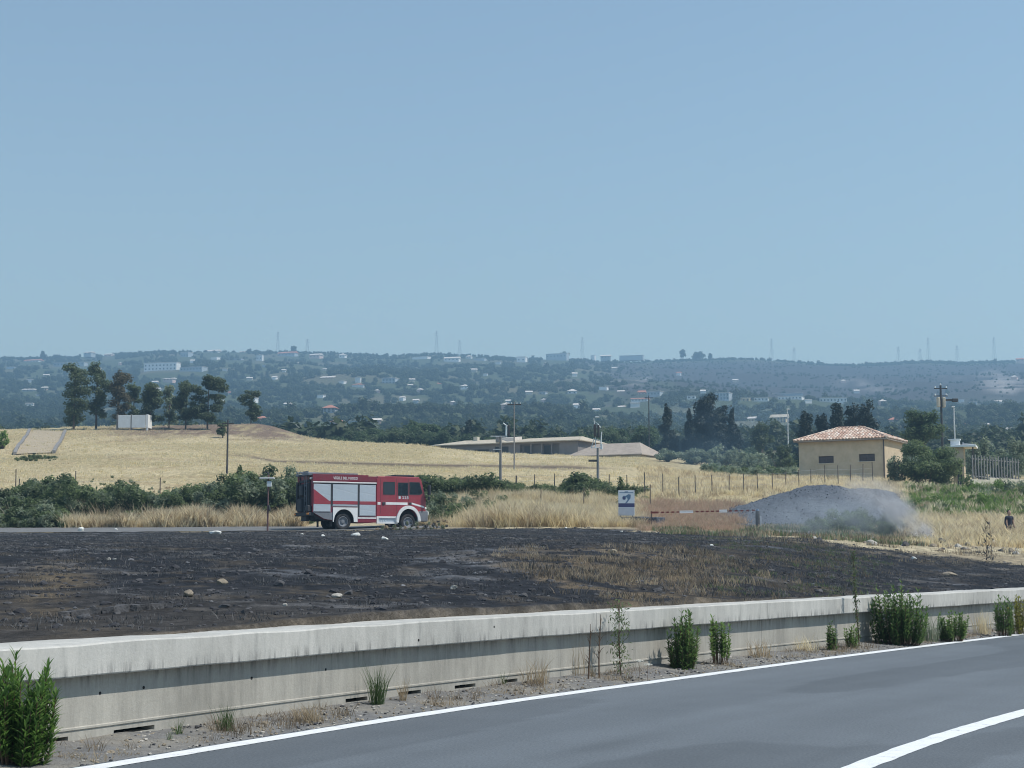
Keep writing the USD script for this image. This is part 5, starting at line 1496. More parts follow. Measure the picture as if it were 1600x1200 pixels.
def tiled_house():
    th = math.radians(30)
    C = G(1383.5, 150)
    Cz = zpy(753, 150)
    Wd, Dp, hw = 8.75, 6.3, zpy(686.5, 150) - Cz
    org = np.array([C[0] - Wd * math.cos(th), C[1] + Wd * math.sin(th), Cz])
    t = thing('tiled_house', 'small ochre house with a hipped clay tile roof and two shuttered windows', 'house', org, -30)
    wl = manifold3d.Manifold.cube([Wd, Dp, hw + 1.2]).translate([0, 0, -1.2])
    wins = ((2.05, 3.60, 2.02, 2.72), (6.18, 7.76, 2.08, 2.80))
    for a, b, z0, z1 in wins:
        wl -= manifold3d.Manifold.cube([b - a, 0.4, z1 - z0]).translate([a, -0.2, z0])
    obj('wall', man2vf(wl), 'plaster_yellow', t)
    rz = zpy(666.3, 154) - Cz
    solid, (cn, top) = hip_roof(0, Wd, 0, Dp, hw, rz - 0.1, 0.4)
    rf = obj('roof', solid, 'roof_brown', t)
    a, b, c, d = cn
    faces = [(a, b, top[1], top[0]), (b, c, top[1]), (c, d, top[0], top[1]), (d, a, top[0])]
    tiles = cat([barrel_tiles(fc) for fc in faces])
    obj('roof_tile', tiles, 'tile_clay', rf, kind='stuff')
    cap = []
    for p, q in ((top[0], top[1]), (a, top[0]), (b, top[1]), (c, top[1]), (d, top[0])):
        p, q = np.array(p), np.array(q)
        L = np.linalg.norm(q - p)
        k = max(1, int(L / 0.4))
        for i in range(k):
            cap.append(tube([p + (q - p) * i / k + [0, 0, 0.10], p + (q - p) * (i + 1.06) / k + [0, 0, 0.08]], [0.13, 0.11], 6))
    obj('ridge_tile', cat(cap), 'tile_clay', rf, kind='stuff')
    obj('eaves_board', cat([box(-0.38, Wd + 0.38, -0.392, -0.36, hw - 0.03, hw + 0.09), box(Wd + 0.36, Wd + 0.392, -0.38, Dp + 0.38, hw - 0.03, hw + 0.09)]), 'shutter_brown', t)
    for a, b, z0, z1 in wins:
        w = obj('window', box(a + 0.003, b - 0.003, 0.12, 0.16, z0 + 0.003, z1 - 0.003), 'window_dark', t)
        obj('shutter', cat([box(a + 0.02, b - 0.02, 0.07, 0.10, z0 + 0.02 + 0.075 * i, z0 + 0.08 + 0.075 * i) for i in range(9)] + [box((a + b) / 2 - 0.03, (a + b) / 2 + 0.03, 0.05, 0.10, z0 + 0.01, z1 - 0.01)]), 'shutter_brown', w)
        obj('sill', box(a - 0.08, b + 0.08, -0.06, 0.11, z0 - 0.06, z0 - 0.003), 'plaster_cream', w)
    obj('downpipe', cyl((Wd - 0.08, -0.07, -0.6), (Wd - 0.08, -0.07, hw), 0.05, n=8), 'shutter_brown', t)
    obj('vent', box(Wd, Wd + 0.05, 2.2, 2.9, 0.9, 1.15), 'shutter_brown', t)


def farm_building():
    th = math.radians(28)
    C = G(903, 222)
    L = 24.0
    org = np.array([C[0] - L * math.cos(th), C[1] + L * math.sin(th), 0])
    ez_r = zpy(688.5, 222)
    base = zpy(714, 222)
    org[2] = base
    hw = ez_r - base
    t = thing('farm_building', 'long low farm building with beige roofs behind the golden field', 'building', org, -28)
    D = 9.0
    wl = manifold3d.Manifold.cube([L, D, hw + 3]).translate([0, 0, -3])
    ops = ((14.5, 21.0, 0.25, hw - 0.25), (10.3, 12.6, 1.1, 1.9), (6.8, 9.3, 0.9, 1.6), (2.5, 4.6, 1.0, 1.6))
    for a, b, z0, z1 in ops:
        wl -= manifold3d.Manifold.cube([b - a, 1.2, z1 - z0]).translate([a, -0.6, z0])
    obj('wall', man2vf(wl), 'plaster_grey', t)
    obj('veranda_post', cat([box(a, a + 0.25, 0.02, 0.27, 0.25, hw - 0.25) for a in (16.2, 18.0, 19.6)]), 'plaster_grey', t)
    for a, b, z0, z1 in ops[1:]:
        obj('window', box(a + 0.01, b - 0.01, 0.3, 0.36, z0 + 0.01, z1 - 0.01), 'window_dark', t)
    for a, b in ((15.0, 16.0), (18.3, 19.3)):
        obj('door', box(a, b, 0.5, 0.598, 0.26, hw - 0.5), 'window_dark', t)
    rz = zpy(682, 227) - base
    obj('roof', hip_roof(12.3, L, 0, D, hw, rz, 0.55, ridge=9.0)[0], 'roof_beige', t)
    p = obj('roof', hip_roof(0, 11.6, 0, D, hw - 0.02, rz + 0.05, 0.55, ridge=6.6)[0], 'roof_beige', t)
    obj('dormer', cat([hull([(9.3, 3.2, rz - 0.7), (12.0, 3.2, rz - 0.7), (9.3, 5.5, rz - 0.4), (12.0, 5.5, rz - 0.4), (9.3, 3.2, rz + 0.15), (12.0, 3.2, rz + 0.15), (9.3, 5.5, rz + 0.4), (12.0, 5.5, rz + 0.4)])]), 'roof_pale', p)
    obj('chimney', box(4.6, 5.3, 3.6, 4.3, rz - 0.8, rz + 0.5), 'plaster_cream', p)
    # the lower wing on the right
    C2 = G(1000, 213)
    W2, D2 = 10.6, 9.0
    o2 = np.array([C2[0] - W2 * math.cos(th), C2[1] + W2 * math.sin(th), zpy(717, 214)])
    t2 = thing('farm_building', 'low wing with a broad brown roof right of the long farm building', 'building', o2, -28)
    e2, r2 = zpy(710.5, 213) - o2[2], zpy(691.5, 218) - o2[2]
    obj('wall', box(0, W2, 0, D2, -3, e2), 'plaster_cream', t2)
    obj('roof', hip_roof(0, W2, 0, D2, e2, r2, 0.5, ridge=6.8)[0], 'roof_brown', t2)
    obj('window', box(2.0, 3.2, -0.03, -0.003, e2 - 0.8, e2 - 0.15), 'window_dark', t2)


def flat_kiosk():
    d = 138
    g = G(1500, d)
    g[2] = zpy(757, d)
    t = thing('gate_house', 'small flat roofed gate house behind the large olive bush', 'building', g, -20)
    k = d / FPX
    h = zpy(699, d) - g[2]
    W_ = 0.95
    wl = manifold3d.Manifold.cube([W_, 2.2, h + 0.6]).translate([-0.55, 0, -0.6]) - manifold3d.Manifold.cube([0.42, 0.6, 2.1]).translate([-0.2, -0.3, 0.0])
    obj('wall', man2vf(wl), 'plaster_yellow', t)
    obj('post', box(1.15, 1.27, 0, 0.12, -0.6, h), 'wood_post', t)
    obj('door', box(-0.19, 0.21, 0.12, 0.16, 0.01, 2.09), 'window_dark', t)
    rf = obj('roof', rbox(-0.7, 1.5, -0.4, 2.7, h, h + 0.2, 0.02), 'plaster_white', t)
    obj('roof_box', cat([box(-0.75, 0.05, 0.4, 1.2, h + 0.2, h + 0.72), box(-0.95, 0.13, 0.3, 1.3, h + 0.722, h + 0.80)]), 'white_panel', rf)
    obj('bracket', cat([cyl((0.3, 0.4, h + 0.35), (1.3, 0.4, h + 0.25), 0.04), cyl((0.35, 0.4, h + 0.2), (0.35, 0.4, h + 0.5), 0.04)]), 'steel', rf)
    # yellow boundary wall to the right with palings above
    a, b = G(1519, 130), G(1700, 143)
    b[2] = a[2] = 0
    zt, zb = zpy(745.5, 131), zpy(761, 131)
    L = np.linalg.norm((b - a)[:2])
    ang = math.degrees(math.atan2(b[1] - a[1], b[0] - a[0]))
    t = thing('boundary_wall', 'low pale yellow boundary wall in sunlight at the right edge', 'wall', (a[0], a[1], zb), ang)
    n = 7
    for i in range(n):
        x0, x1 = L * i / n, L * (i + 1) / n
        zz = (zt - zb) * (0.75 if i == 0 else 1.0)
        obj('wall_panel', rbox(x0 + 0.012, x1 - 0.012, 0, 0.22, -0.8, zz, 0.012), 'plaster_cream', t)
    t = thing('paling_fence', 'tall pale paling fence standing behind the low yellow wall', 'fence', (a[0], a[1] + 0.6, zb), ang)
    px = 1528.0
    hp = zpy(711, 131) - zb
    for i in range(17):
        x = (px + 8.4 * i - 1519) * 131 / FPX
        obj('paling', box(x, x + 0.10, 0, 0.06, -0.6, hp + 0.08 * math.sin(i * 2.3)), 'pole_grey', t)
    obj('rail', cat([box(0.4, 0.4 + 17 * 8.4 * 131 / FPX, 0.062, 0.11, z, z + 0.08) for z in (0.9, hp - 0.35)]), 'pole_grey', t)


def white_boards():
    d = 212
    g = G(207, d)
    g[2] = zpy(670, d)
    k = d / FPX
    t = thing('board_stand', 'pair of white boards on posts under the trees of the knoll', 'hoarding', g, -4)
    h0, h1 = 0.15, zpy(648.5, d) - g[2]
    for x0, x1 in ((184, 203.5), (205.5, 227)):
        obj('board', rbox((x0 - 207) * k, (x1 - 207) * k, -0.05, 0.0, h0, h1, 0.01), 'white_panel', t)
    for x in (182.0, 204.5, 230.0):
        obj('post', box((x - 207) * k - 0.1, (x - 207) * k + 0.1, 0.003, 0.2, -0.6, h1 + 0.1), 'white_panel' if x > 225 else 'pole_grey', t)
    obj('return_board', rbox((227.5 - 207) * k, (231.5 - 207) * k, -0.02, 1.8, h0, h1 + 0.05, 0.01), 'plaster_white', t)
    obj('rail', box((182 - 207) * k, (230 - 207) * k, 0.205, 0.28, h1 * 0.5, h1 * 0.5 + 0.1), 'pole_grey', t)


# far houses: px, base py, width px, height px, roof kind, wall, roof, words
FAR = [
    (48, 567, 34, 6, 'gable', 'white', 'red', 'long white house with a red roof patch below the skyline at the far left'),
    (16, 577, 17, 4, 'flat', 'slate', 'pale', 'pale grey house at the left edge, below the long white house'),
    (107, 572, 58, 6, 'flat', 'slate', 'pale', 'long grey green shed above the tallest knoll tree'),
    (250, 579, 62, 13, 'flat', 'white', 'pale', 'largest white building on the hill, with a row of dark windows'),
    (298, 580, 46, 7, 'flat', 'slate', 'pale', 'long low grey annex right of the largest white building'),
    (288, 559, 18, 9, 'flat', 'slate', 'pale', 'square grey blue house above the largest white building'),
    (331, 553, 26, 7, 'gable', 'white', 'pale', 'whitish house on the skyline above the right end of the knoll trees'),
    (136, 554, 17, 5, 'gable', 'slate', 'pale', 'small grey house on the skyline above the second knoll tree'),
    (168, 557, 15, 5, 'gable', 'pink', 'pale', 'small pinkish house on the skyline above the half dry tree'),
    (334, 561, 14, 3, 'flat', 'white', 'pale', 'thin white shed below the whitish skyline house'),
    (366, 564, 26, 4, 'flat', 'slate', 'pale', 'long thin grey shed above the lone knoll tree'),
    (379, 552, 13, 4, 'gable', 'pink', 'pale', 'small pink roofed house on the skyline above the lone knoll tree'),
    (262, 595, 21, 5, 'gable', 'pink', 'pale', 'long pinkish roof just below the largest white building'),
    (241, 600, 9, 5, 'gable', 'slate', 'pale', 'tiny grey house below and left of the long pinkish roof'),
    (43, 612, 21, 5, 'gable', 'slate', 'pale', 'low grey house on the wooded slope at the far left'),
    (68, 609, 9, 4, 'gable', 'pink', 'pale', 'tiny house left of the tallest knoll tree'),
    (357, 617, 11, 5, 'hip', 'white', 'red', 'small red roofed house just right of the darkest knoll tree'),
    (405, 564, 11, 10, 'flat', 'white', 'pale', 'narrow tall white house above the golden knoll'),
    (447, 556, 34, 7, 'gable', 'slate', 'red', 'long house with muted red roof on the skyline left of centre'),
    (491, 559, 22, 7, 'gable', 'pink', 'pale', 'pinkish block on the skyline right of the long muted red roof'),
    (534, 559, 12, 7, 'hip', 'white', 'pale', 'white peaked house on the skyline above the cab of the engine'),
    (656, 561, 30, 4, 'flat', 'white', 'pale', 'thin pale sheds on the skyline left of the bright white villa'),
    (705, 564, 28, 7, 'gable', 'white', 'pale', 'bright white villa on the skyline in the middle'),
    (732, 560, 10, 5, 'hip', 'white', 'pale', 'small white house just right of the bright white villa'),
    (778, 569, 10, 4, 'flat', 'white', 'pale', 'tiny bright white cube right of the skyline villa'),
    (748, 563, 22, 3, 'flat', 'slate', 'pale', 'thin grey roof between the villa and the bright cube'),
    (510, 595, 26, 8, 'gable', 'ochre', 'pale', 'ochre yellow house alone in the wood left of centre'),
    (559, 604, 22, 4, 'hip', 'white', 'red', 'long flat red roof right of the ochre house'),
    (559, 594, 10, 3, 'flat', 'white', 'pale', 'tiny white roof above the long flat red roof'),
    (607, 601, 26, 11, 'flat', 'slate', 'pale', 'boxy grey blue building with two floors in the wood'),
    (640, 605, 8, 5, 'gable', 'white', 'pale', 'tiny white house right of the boxy grey blue building'),
    (683, 603, 16, 5, 'hip', 'white', 'red', 'small red roofed house in the wood under the skyline villa'),
    (725, 607, 15, 6, 'hip', 'white', 'pale', 'white hipped house right of the small red roofed house'),
    (472, 620, 7, 5, 'flat', 'white', 'pale', 'tiny bright white cube in the wood below the ochre house'),
    (500, 622, 13, 4, 'flat', 'white', 'pale', 'pair of tiny pale roofs right of the bright white cube'),
    (514, 645, 23, 12, 'hip', 'slate', 'red', 'red roofed house with dark walls above the other two red roofs'),
    (488, 656, 24, 9, 'hip', 'pink', 'red', 'red roofed house low on the slope just beyond the knoll'),
    (527, 665, 22, 6, 'hip', 'pink', 'red', 'lowest red roof, right beside the end of the golden knoll'),
    (588, 662, 13, 5, 'gable', 'pink', 'pale', 'pale pink house just above the flat topped pine'),
    (407, 660, 17, 6, 'hip', 'pink', 'red', 'red roof right behind the lone knoll tree'),
    (552, 665, 18, 4, 'flat', 'slate', 'pale', 'grey roof right of the lowest red roof'),
    (447, 635, 12, 4, 'gable', 'slate', 'pale', 'grey house left of the red roof with dark walls'),
    (649, 629, 9, 4, 'gable', 'slate', 'pale', 'tiny grey roof in the wood above the umbrella pine'),
    (794, 630, 8, 4, 'gable', 'slate', 'pale', 'tiny grey roof beside the top of the thin field pole'),
    (412, 574, 7, 3, 'flat', 'slate', 'pale', 'tiny pale roof below the narrow tall white house'),
    (443, 581, 6, 4, 'gable', 'white', 'pale', 'tiny white house below the long muted red roof'),
    (814, 566, 17, 9, 'flat', 'white', 'pale', 'square white block on the skyline right of the middle'),
    (869, 560, 38, 8, 'flat', 'slate', 'pale', 'long grey house group under the leaning skyline tree'),
    (926, 559, 8, 4, 'flat', 'white', 'pale', 'tiny white cube right of the leaning skyline tree'),
    (946, 560, 18, 6, 'gable', 'slate', 'pale', 'grey house on the skyline right of the tiny white cube'),
    (986, 559, 42, 4, 'flat', 'slate', 'pale', 'long flat grey roof on the skyline left of the round tree'),
    (894, 616, 17, 8, 'hip', 'white', 'pale', 'white hipped villa in the wood above the second pole'),
    (942, 609, 15, 4, 'flat', 'white', 'pale', 'thin white roof at the lower end of the pale hill road'),
    (970, 615, 11, 5, 'gable', 'white', 'pale', 'small white house under the pale hill road'),
    (999, 627, 31, 6, 'gable', 'white', 'red', 'long house with pinkish roof above the farm wing'),
    (1021, 619, 26, 8, 'flat', 'slate', 'pale', 'pale boxy shed behind the long house with pinkish roof'),
    (1002, 618, 12, 8, 'gable', 'pink', 'red', 'small dark red house left of the pale boxy shed'),
    (1080, 624, 16, 5, 'flat', 'white', 'pale', 'white roof just left of the tallest conifer top'),
    (1127, 626, 30, 13, 'flat', 'slate', 'pale', 'tall pale grey block right behind the tallest conifer'),
    (1162, 629, 22, 8, 'flat', 'ochre', 'pale', 'pale yellow house right of the tall grey block'),
    (1189, 627, 26, 6, 'flat', 'white', 'pale', 'long white shed right of the pale yellow house'),
    (834, 648, 14, 5, 'hip', 'white', 'red', 'bright pinkish roof low on the slope right of the thin field pole'),
    (931, 644, 11, 5, 'gable', 'white', 'pale', 'small white roof right above the second pole head'),
    (970, 640, 11, 4, 'gable', 'white', 'pale', 'small white roof above the farm wing'),
    (1060, 585, 8, 4, 'gable', 'white', 'red', 'lone tiny house on the bare slope below the round skyline tree'),
    (847, 617, 14, 5, 'flat', 'slate', 'pale', 'blue grey shed left of the white hipped villa'),
    (806, 606, 12, 4, 'flat', 'slate', 'pale', 'dull grey roof in the wood under the square white block'),
    (1176, 659, 18, 8, 'gable', 'ochre', 'pale', 'ochre gable right of the dark conifer clump'),
    (1229, 619, 58, 4, 'flat', 'slate', 'pale', 'very long grey roof, upper one of the warehouse group'),
    (1234, 625, 44, 5, 'flat', 'white', 'pale', 'long white warehouse under the very long grey roof'),
    (1302, 629, 48, 8, 'flat', 'white', 'pale', 'brightest long white warehouse above the tiled house'),
    (1216, 661, 30, 14, 'gable', 'ochre', 'ochre', 'ochre house among trees left of the tiled roof'),
    (1395, 661, 14, 5, 'hip', 'pink', 'red', 'small pink roof between the tiled house and the round pine'),
    (1514, 668, 14, 6, 'hip', 'white', 'red', 'small pink roofed house right of the light grey pole'),
    (1540, 670, 10, 4, 'gable', 'white', 'pale', 'tiny white house right of the small pink roofed house'),
    (1577, 677, 38, 5, 'gable', 'pink', 'pale', 'long pale pink roof at the right edge above the palings'),
    (1594, 565, 14, 6, 'gable', 'pink', 'red', 'pink house on the skyline at the right edge'),
    (1520, 633, 15, 4, 'flat', 'slate', 'pale', 'flat grey roof right of the dark utility pole'),
    (1503, 629, 8, 4, 'flat', 'white', 'pale', 'tiny white roof beside the transformer of the dark pole'),
]


def far_houses():
    rng = np.random.default_rng(71)
    rows = [(*r[:4],) for r in FAR]
    for px, py, w, h in rows:
        HOUSE_CLEAR.append((px, py, w, h))
    for (px, py, w, h, kind, wall_, roof_, label) in FAR:
        g = G_py(px, py, 300, 1960) if py > 556.5 + ridge(px) - 556 else G(px, 1860)
        d = g[1]
        k = d / FPX
        W_, Hh = w * k, max(h * k, 2.4)
        D_ = min(W_ * 0.7, 9.0)
        ang = rng.uniform(-28, -6)
        L = W_ / (math.cos(math.radians(ang)) + 0.1) - D_ * math.sin(math.radians(-ang)) * 0.6
        L = max(L, W_ * 0.6)
        t = thing('far_house', label, 'house', (g[0], g[1], zpy(py, d)), ang)
        fr = 0.62 if kind != 'flat' else 0.94
        hw = Hh * fr
        obj('wall', box(-L / 2, L / 2, 0, D_, -3.0, hw), 'plaster_' + wall_, t)
        rm = {'red': 'roof_red', 'ochre': 'roof_beige'}.get(roof_, 'roof_pale')
        if kind == 'flat':
            obj('roof', rbox(-L / 2 - 0.3, L / 2 + 0.3, -0.3, D_ + 0.3, hw, Hh, 0.03), rm, t)
        else:
            obj('roof', hip_roof(-L / 2, L / 2, 0, D_, hw, Hh + (0.4 if kind == 'hip' else 0.2), 0.6, gable=(kind == 'gable'))[0], rm, t)
        if h >= 4.5:
            n = max(2, min(9, int(w / 6)))
            fl = 2 if h >= 11 else 1
            for f_ in range(fl):
                z0 = hw * (0.36 if fl == 1 else (0.14 + 0.45 * f_))
                for i in range(n):
                    x = -L / 2 + L * (i + 0.5) / n
                    ww = min(1.6, L / n * 0.36)
                    obj('window', box(x - ww / 2, x + ww / 2, -0.06, -0.01, z0, z0 + min(1.4, hw * 0.36)), 'window_dark', t)


def tiny_houses():
    """specks between the larger far houses, each told by its nearest named neighbour"""
    rng = np.random.default_rng(88)
    used, protos, n, tries = set(), [], 0, 0
    while n < 46 and tries < 4000:
        tries += 1
        px, py = rng.uniform(8, 1592), 566 + 74 * rng.random() ** 1.1
        if px > 1000 and py < 612 and rng.random() < 0.85:
            continue
        if any(abs(px - a) < b / 2 + 7 and abs(py - c) < 7 for a, c, b, _ in HOUSE_CLEAR) or py < ridge(px) + 9:
            continue
        near = min(FAR, key=lambda f: abs(f[0] - px) + 2.5 * abs(f[1] - py))
        dx, dy = px - near[0], py - near[1]
        side_ = ('left of' if dx < 0 else 'right of') if abs(dx) > 2 * abs(dy) else ('above' if dy < 0 else 'below')
        k = n % 4
        label = f"{('pale', 'cream', 'pinkish', 'whitish')[k]} tiny house {side_} the {near[7]}"
        if len(label.split()) > 16:
            continue
        key = (side_, near[7])
        if key in used:
            continue
        used.add(key)
        g = G_py(px, py, 420, 1900)
        loc = (g[0], g[1], g[2] + 0.2)
        ang = rng.uniform(-35, 10)
        HOUSE_CLEAR.append((px, py, 4.5 * FPX / g[1], 2))
        if n < 4:
            t = thing('small_far_house', label, 'house', loc, ang, 'specks of houses in the far wood')
            a, b, h = (4.2, 3.4, 2.2) if k % 2 else (3.4, 3.4, 2.5)
            obj('wall', box(-a / 2, a / 2, 0, b, -4, h * 0.7), ('plaster_white', 'plaster_cream', 'plaster_pink', 'plaster_white')[k], t)
            obj('roof', hip_roof(-a / 2, a / 2, 0, b, h * 0.7, h * 1.15, 0.25, gable=k < 2)[0] if k != 3 else rbox(-a / 2 - 0.2, a / 2 + 0.2, -0.2, b + 0.2, h * 0.7, h * 0.95, 0.03), 'roof_pale', t)
            protos.append(t)
        else:
            dup(protos[k], label, 'house', loc, ang, 'specks of houses in the far wood', scale=rng.uniform(0.8, 1.5))
        n += 1


def pylons():
    K = 'lattice pylons on the skyline'
    data_ = ((434, 519, 'tall faint pylon above the left of the ridge'), (480, 530, 'short faint mast right of the leftmost pylon'), (682, 517, 'tall pylon just left of the skyline villa'), (718, 532, 'short faint mast above the skyline villa'),
             (910, 527, 'pylon right of the leaning skyline tree'), (1206, 529, 'tall pylon above the tiled house group of the hill'), (1241, 543, 'short mast right of the tall pylon over the conifers'),
             (1404, 542, 'pylon left of three at the right, the lower left one'), (1438, 545, 'shortest mast between the right hand pylons'), (1451, 528, 'tall pylon above the round pine'), (1496, 540, 'middle sized pylon above the light grey pole'), (1554, 527, 'tallest pylon, near the right edge'))
    for px, top, label in data_:
        d = 1900
        g = G(px, d)
        h = zpy(top, d) - g[2]
        t = thing('pylon', label, 'pylon', g, 20, K)
        b, tp, w = 2.2, 0.45, 0.10
        ms = []
        for sx in (-1, 1):
            for sy in (-1, 1):
                ms.append(cyl((sx * b, sy * b, -2), (sx * tp, sy * tp, h), w, n=4))
        m = 7
        for i in range(m):
            u0, u1 = i / m, (i + 1) / m
            r0, r1 = b + (tp - b) * u0, b + (tp - b) * u1
            for sy in (-1, 1):
                ms.append(cyl((-r0, sy * r0, h * u0), (r1, sy * r1, h * u1), w * 0.6, n=3))
                ms.append(cyl((r0, sy * r0, h * u0), (-r1, sy * r1, h * u1), w * 0.6, n=3))
        obj('tower', cat(ms), 'steel', t)
        arms = []
        for u, L in ((0.78, 3.6), (0.88, 3.0), (0.97, 2.2)):
            arms += [cyl((-L, 0, h * u), (L, 0, h * u), w * 0.8, n=4), cyl((-L, 0, h * u), (0, 0, h * u + 1.2), w * 0.5, n=3), cyl((L, 0, h * u), (0, 0, h * u + 1.2), w * 0.5, n=3)]
        obj('cross_arm', cat(arms), 'steel', t)


# ------------------------------------------------------------------ poles, signs, fences
def pole_at(name, label, px, d, top, base=None, r=0.09, mat='pole_grey', r1=None):
    g = G(px, d)
    if base is not None:
        g[2] = zpy(base, d)
    h = zpy(top, d) - g[2]
    t = thing(name, label, 'pole', g)
    obj('shaft', cyl((0, 0, -0.5), (0, 0, h), r, r1 or r * 0.8, 9), mat, t, smooth=40)
    return t, h, d / FPX


def poles():
    t, h, k = pole_at('utility_pole', 'grey pole with a small pump box standing in front of the farm roof', 782, 114, 682, 768, 0.115)
    obj('junction_box', rbox(-0.36, -0.10, -0.14, 0.14, h - 0.45, h - 0.02, 0.02), 'pole_grey', t)
    obj('cross_bar', cat([box(-0.75, 0.5, -0.04, 0.04, h - 0.02, h + 0.05), box(-0.55, 0.05, -0.16, -0.12, h - 1.0, h - 0.94)]), 'pole_light', t)
    obj('insulator', cat([cyl((0.42, 0, h + 0.06), (0.45, 0, h + 0.85), 0.09, 0.07, 8), cyl((0.2, 0, h + 1.0), (0.45, 0, h + 0.8), 0.05, 0.05, 6)]), 'porcelain', t)
    obj('switch', rbox(0.55, 0.70, -0.08, 0.08, h + 0.02, h + 0.85, 0.02), 'pole_dark', t)
    t, h, k = pole_at('utility_pole', 'grey pole crowned by pale transformer gear right of the farm building', 934.5, 113, 700, 770, 0.115)
    h2 = zpy(655, 113) - (zpy(770, 113))
    obj('transformer', cat([rbox(-0.30, -0.10, -0.2, 0.2, h + 0.85, h + 1.75, 0.04), rbox(-0.02, 0.12, -0.2, 0.2, h + 0.8, h + 1.7, 0.03)]), 'pole_dark', t)
    obj('gear_frame', cat([box(-0.5, 0.3, -0.03, 0.03, h - 0.02, h + 0.04), cyl((-0.48, 0, h), (-0.30, 0, h + 0.6), 0.03), cyl((0.22, 0, h - 0.1), (0.28, 0, h + 1.2), 0.05), cyl((-0.16, 0.05, h), (-0.16, 0.05, h + 1.75), 0.035), cyl((0.28, 0, h + 0.5), (-0.35, 0, h + 0.7), 0.03), cyl((0.28, 0, h + 0.3), (0.30, 0, h - 0.1), 0.06)]), 'porcelain', t)
    obj('insulator', cat([cyl((0.0, 0, h + 1.75), (0.20, 0, h + 1.5), 0.07, 0.05, 7), cyl((-0.2, -0.05, h + 0.9), (-0.2, -0.05, h + 1.5), 0.05, 0.05, 7), cyl((-0.28, 0, h + 2.2), (-0.22, 0, h + 1.7), 0.04, 0.03, 6)]), 'porcelain', t)
    obj('lamp_arm', cat([cyl((0.1, 0, h + 1.7), (-0.3, 0, h + 2.05), 0.02, 0.02, 5), rbox(-0.2, 0.12, -0.06, 0.06, h + 2.25, h + 2.33, 0.02)]), 'porcelain', t)
    obj('bracket', box(-0.7, -0.05, -0.06, 0.0, h - 1.02, h - 0.86), 'pole_dark', t)
    t, h, k = pole_at('field_pole', 'thin pole with a short cross bar standing in the golden field', 803.5, 146, 628, 731, 0.075)
    obj('cross_bar', box(-0.65, 0.65, -0.04, 0.04, h - 0.30, h - 0.20), 'pole_dark', t)
    obj('insulator', cat([cyl((x, 0, h - 0.2), (x, 0, h - 0.03), 0.05, 0.03, 6) for x in (-0.6, -0.25, 0.25, 0.6)]), 'porcelain', t)
    t, h, k = pole_at('field_pole', 'dark wooden pole rising from the thicket at the left', 354.5, 128, 656, 737, 0.085, 'pole_dark')
    obj('cross_bar', box(-0.5, 0.5, -0.05, 0.05, h - 0.35, h - 0.27), 'pole_dark', t)
    t, h, k = pole_at('utility_pole', 'tall black pole with white insulators and pale boxes behind the olive bush', 1474, 178, 602, 735, 0.15, 'pole_dark')
    obj('cross_bar', cat([box(-0.75, 0.75, -0.06, 0.06, h - 0.42, h - 0.32), box(-0.8, 0.8, -0.06, 0.06, h - 1.30, h - 1.20)]), 'pole_dark', t)
    obj('insulator', cat([cyl((x, 0, z), (x, 0, z + 0.22), 0.12, 0.08, 8) for z in (h - 0.32, h - 1.2) for x in (-0.65, 0.65)] + [cyl((0, 0, h), (0, 0, h + 0.25), 0.10, 0.06, 8)]), 'porcelain', t)
    obj('transformer', cat([rbox(-0.45, -0.17, -0.3, 0.3, h - 2.55, h - 1.40, 0.05), rbox(0.17, 0.46, -0.3, 0.3, h - 2.6, h - 1.40, 0.05)]), 'plaster_cream', t)
    obj('side_arm', cat([box(0.46, 1.9, -0.08, 0.08, h - 1.85, h - 1.62), rbox(1.3, 1.95, -0.2, 0.2, h - 1.95, h - 1.55, 0.04)]), 'pole_dark', t)
    t, h, k = pole_at('lamp_post', 'light grey slender post standing behind the gate house', 1494, 150, 636, 700, 0.075, 'pole_light')
    obj('lamp_head', rbox(-0.22, 0.1, -0.08, 0.08, h - 0.02, h + 0.1, 0.03), 'pole_light', t)
    t, h, k = pole_at('lamp_post', 'pale thin post left of the tiled roof', 1232.5, 195, 640, 716, 0.07, 'pole_light')
    obj('lamp_head', rbox(-0.1, 0.25, -0.08, 0.08, h - 0.02, h + 0.1, 0.03), 'pole_light', t)
    t, h, k = pole_at('field_pole', 'dark thin pole in front of the grey green pine', 1014.5, 232, 618, 716, 0.09, 'pole_dark')
    obj('cross_bar', box(-0.6, 0.6, -0.05, 0.05, h - 0.4, h - 0.3), 'pole_dark', t)
    # sign lamp at the track
    d = 84.0
    g = G(418, d)
    g[2] = zpy(836, d)
    k = d / FPX
    t = thing('solar_lamp_post', 'dark rusty post with a white plate and box left of the engine', 'post', g)
    h = zpy(739, d) - g[2]
    obj('shaft', cyl((0, 0, -0.4), (0, 0, h - 0.1), 0.05, 0.045, 8), 'pole_rust', t)
    obj('hook', tube([(0, 0, h - 0.15), (0, 0, h - 0.02), (-0.06, 0, h + 0.03), (-0.2, 0, h + 0.02)], 0.045, 6), 'pole_dark', t)
    obj('plate', rbox(-0.46, 0.32, -0.2, 0.2, h - 0.32, h - 0.25, 0.01), 'plaster_white', t)
    obj('box', rbox(-0.06, 0.19, -0.16, -0.055, h - 0.76, h - 0.46, 0.02), 'white_panel', t)
    obj('bracket', cyl((0.05, -0.02, h - 1.75), (0.12, -0.02, h - 2.05), 0.05, 0.05, 6), 'pole_dark', t)
    obj('foot_stone', moved(trimesh.creation.icosphere(subdivisions=2, radius=1), (0.12, -0.12, -0.02), 0.2, (0.34, 0.25, 0.14)), 'stone_white', t, smooth=True)


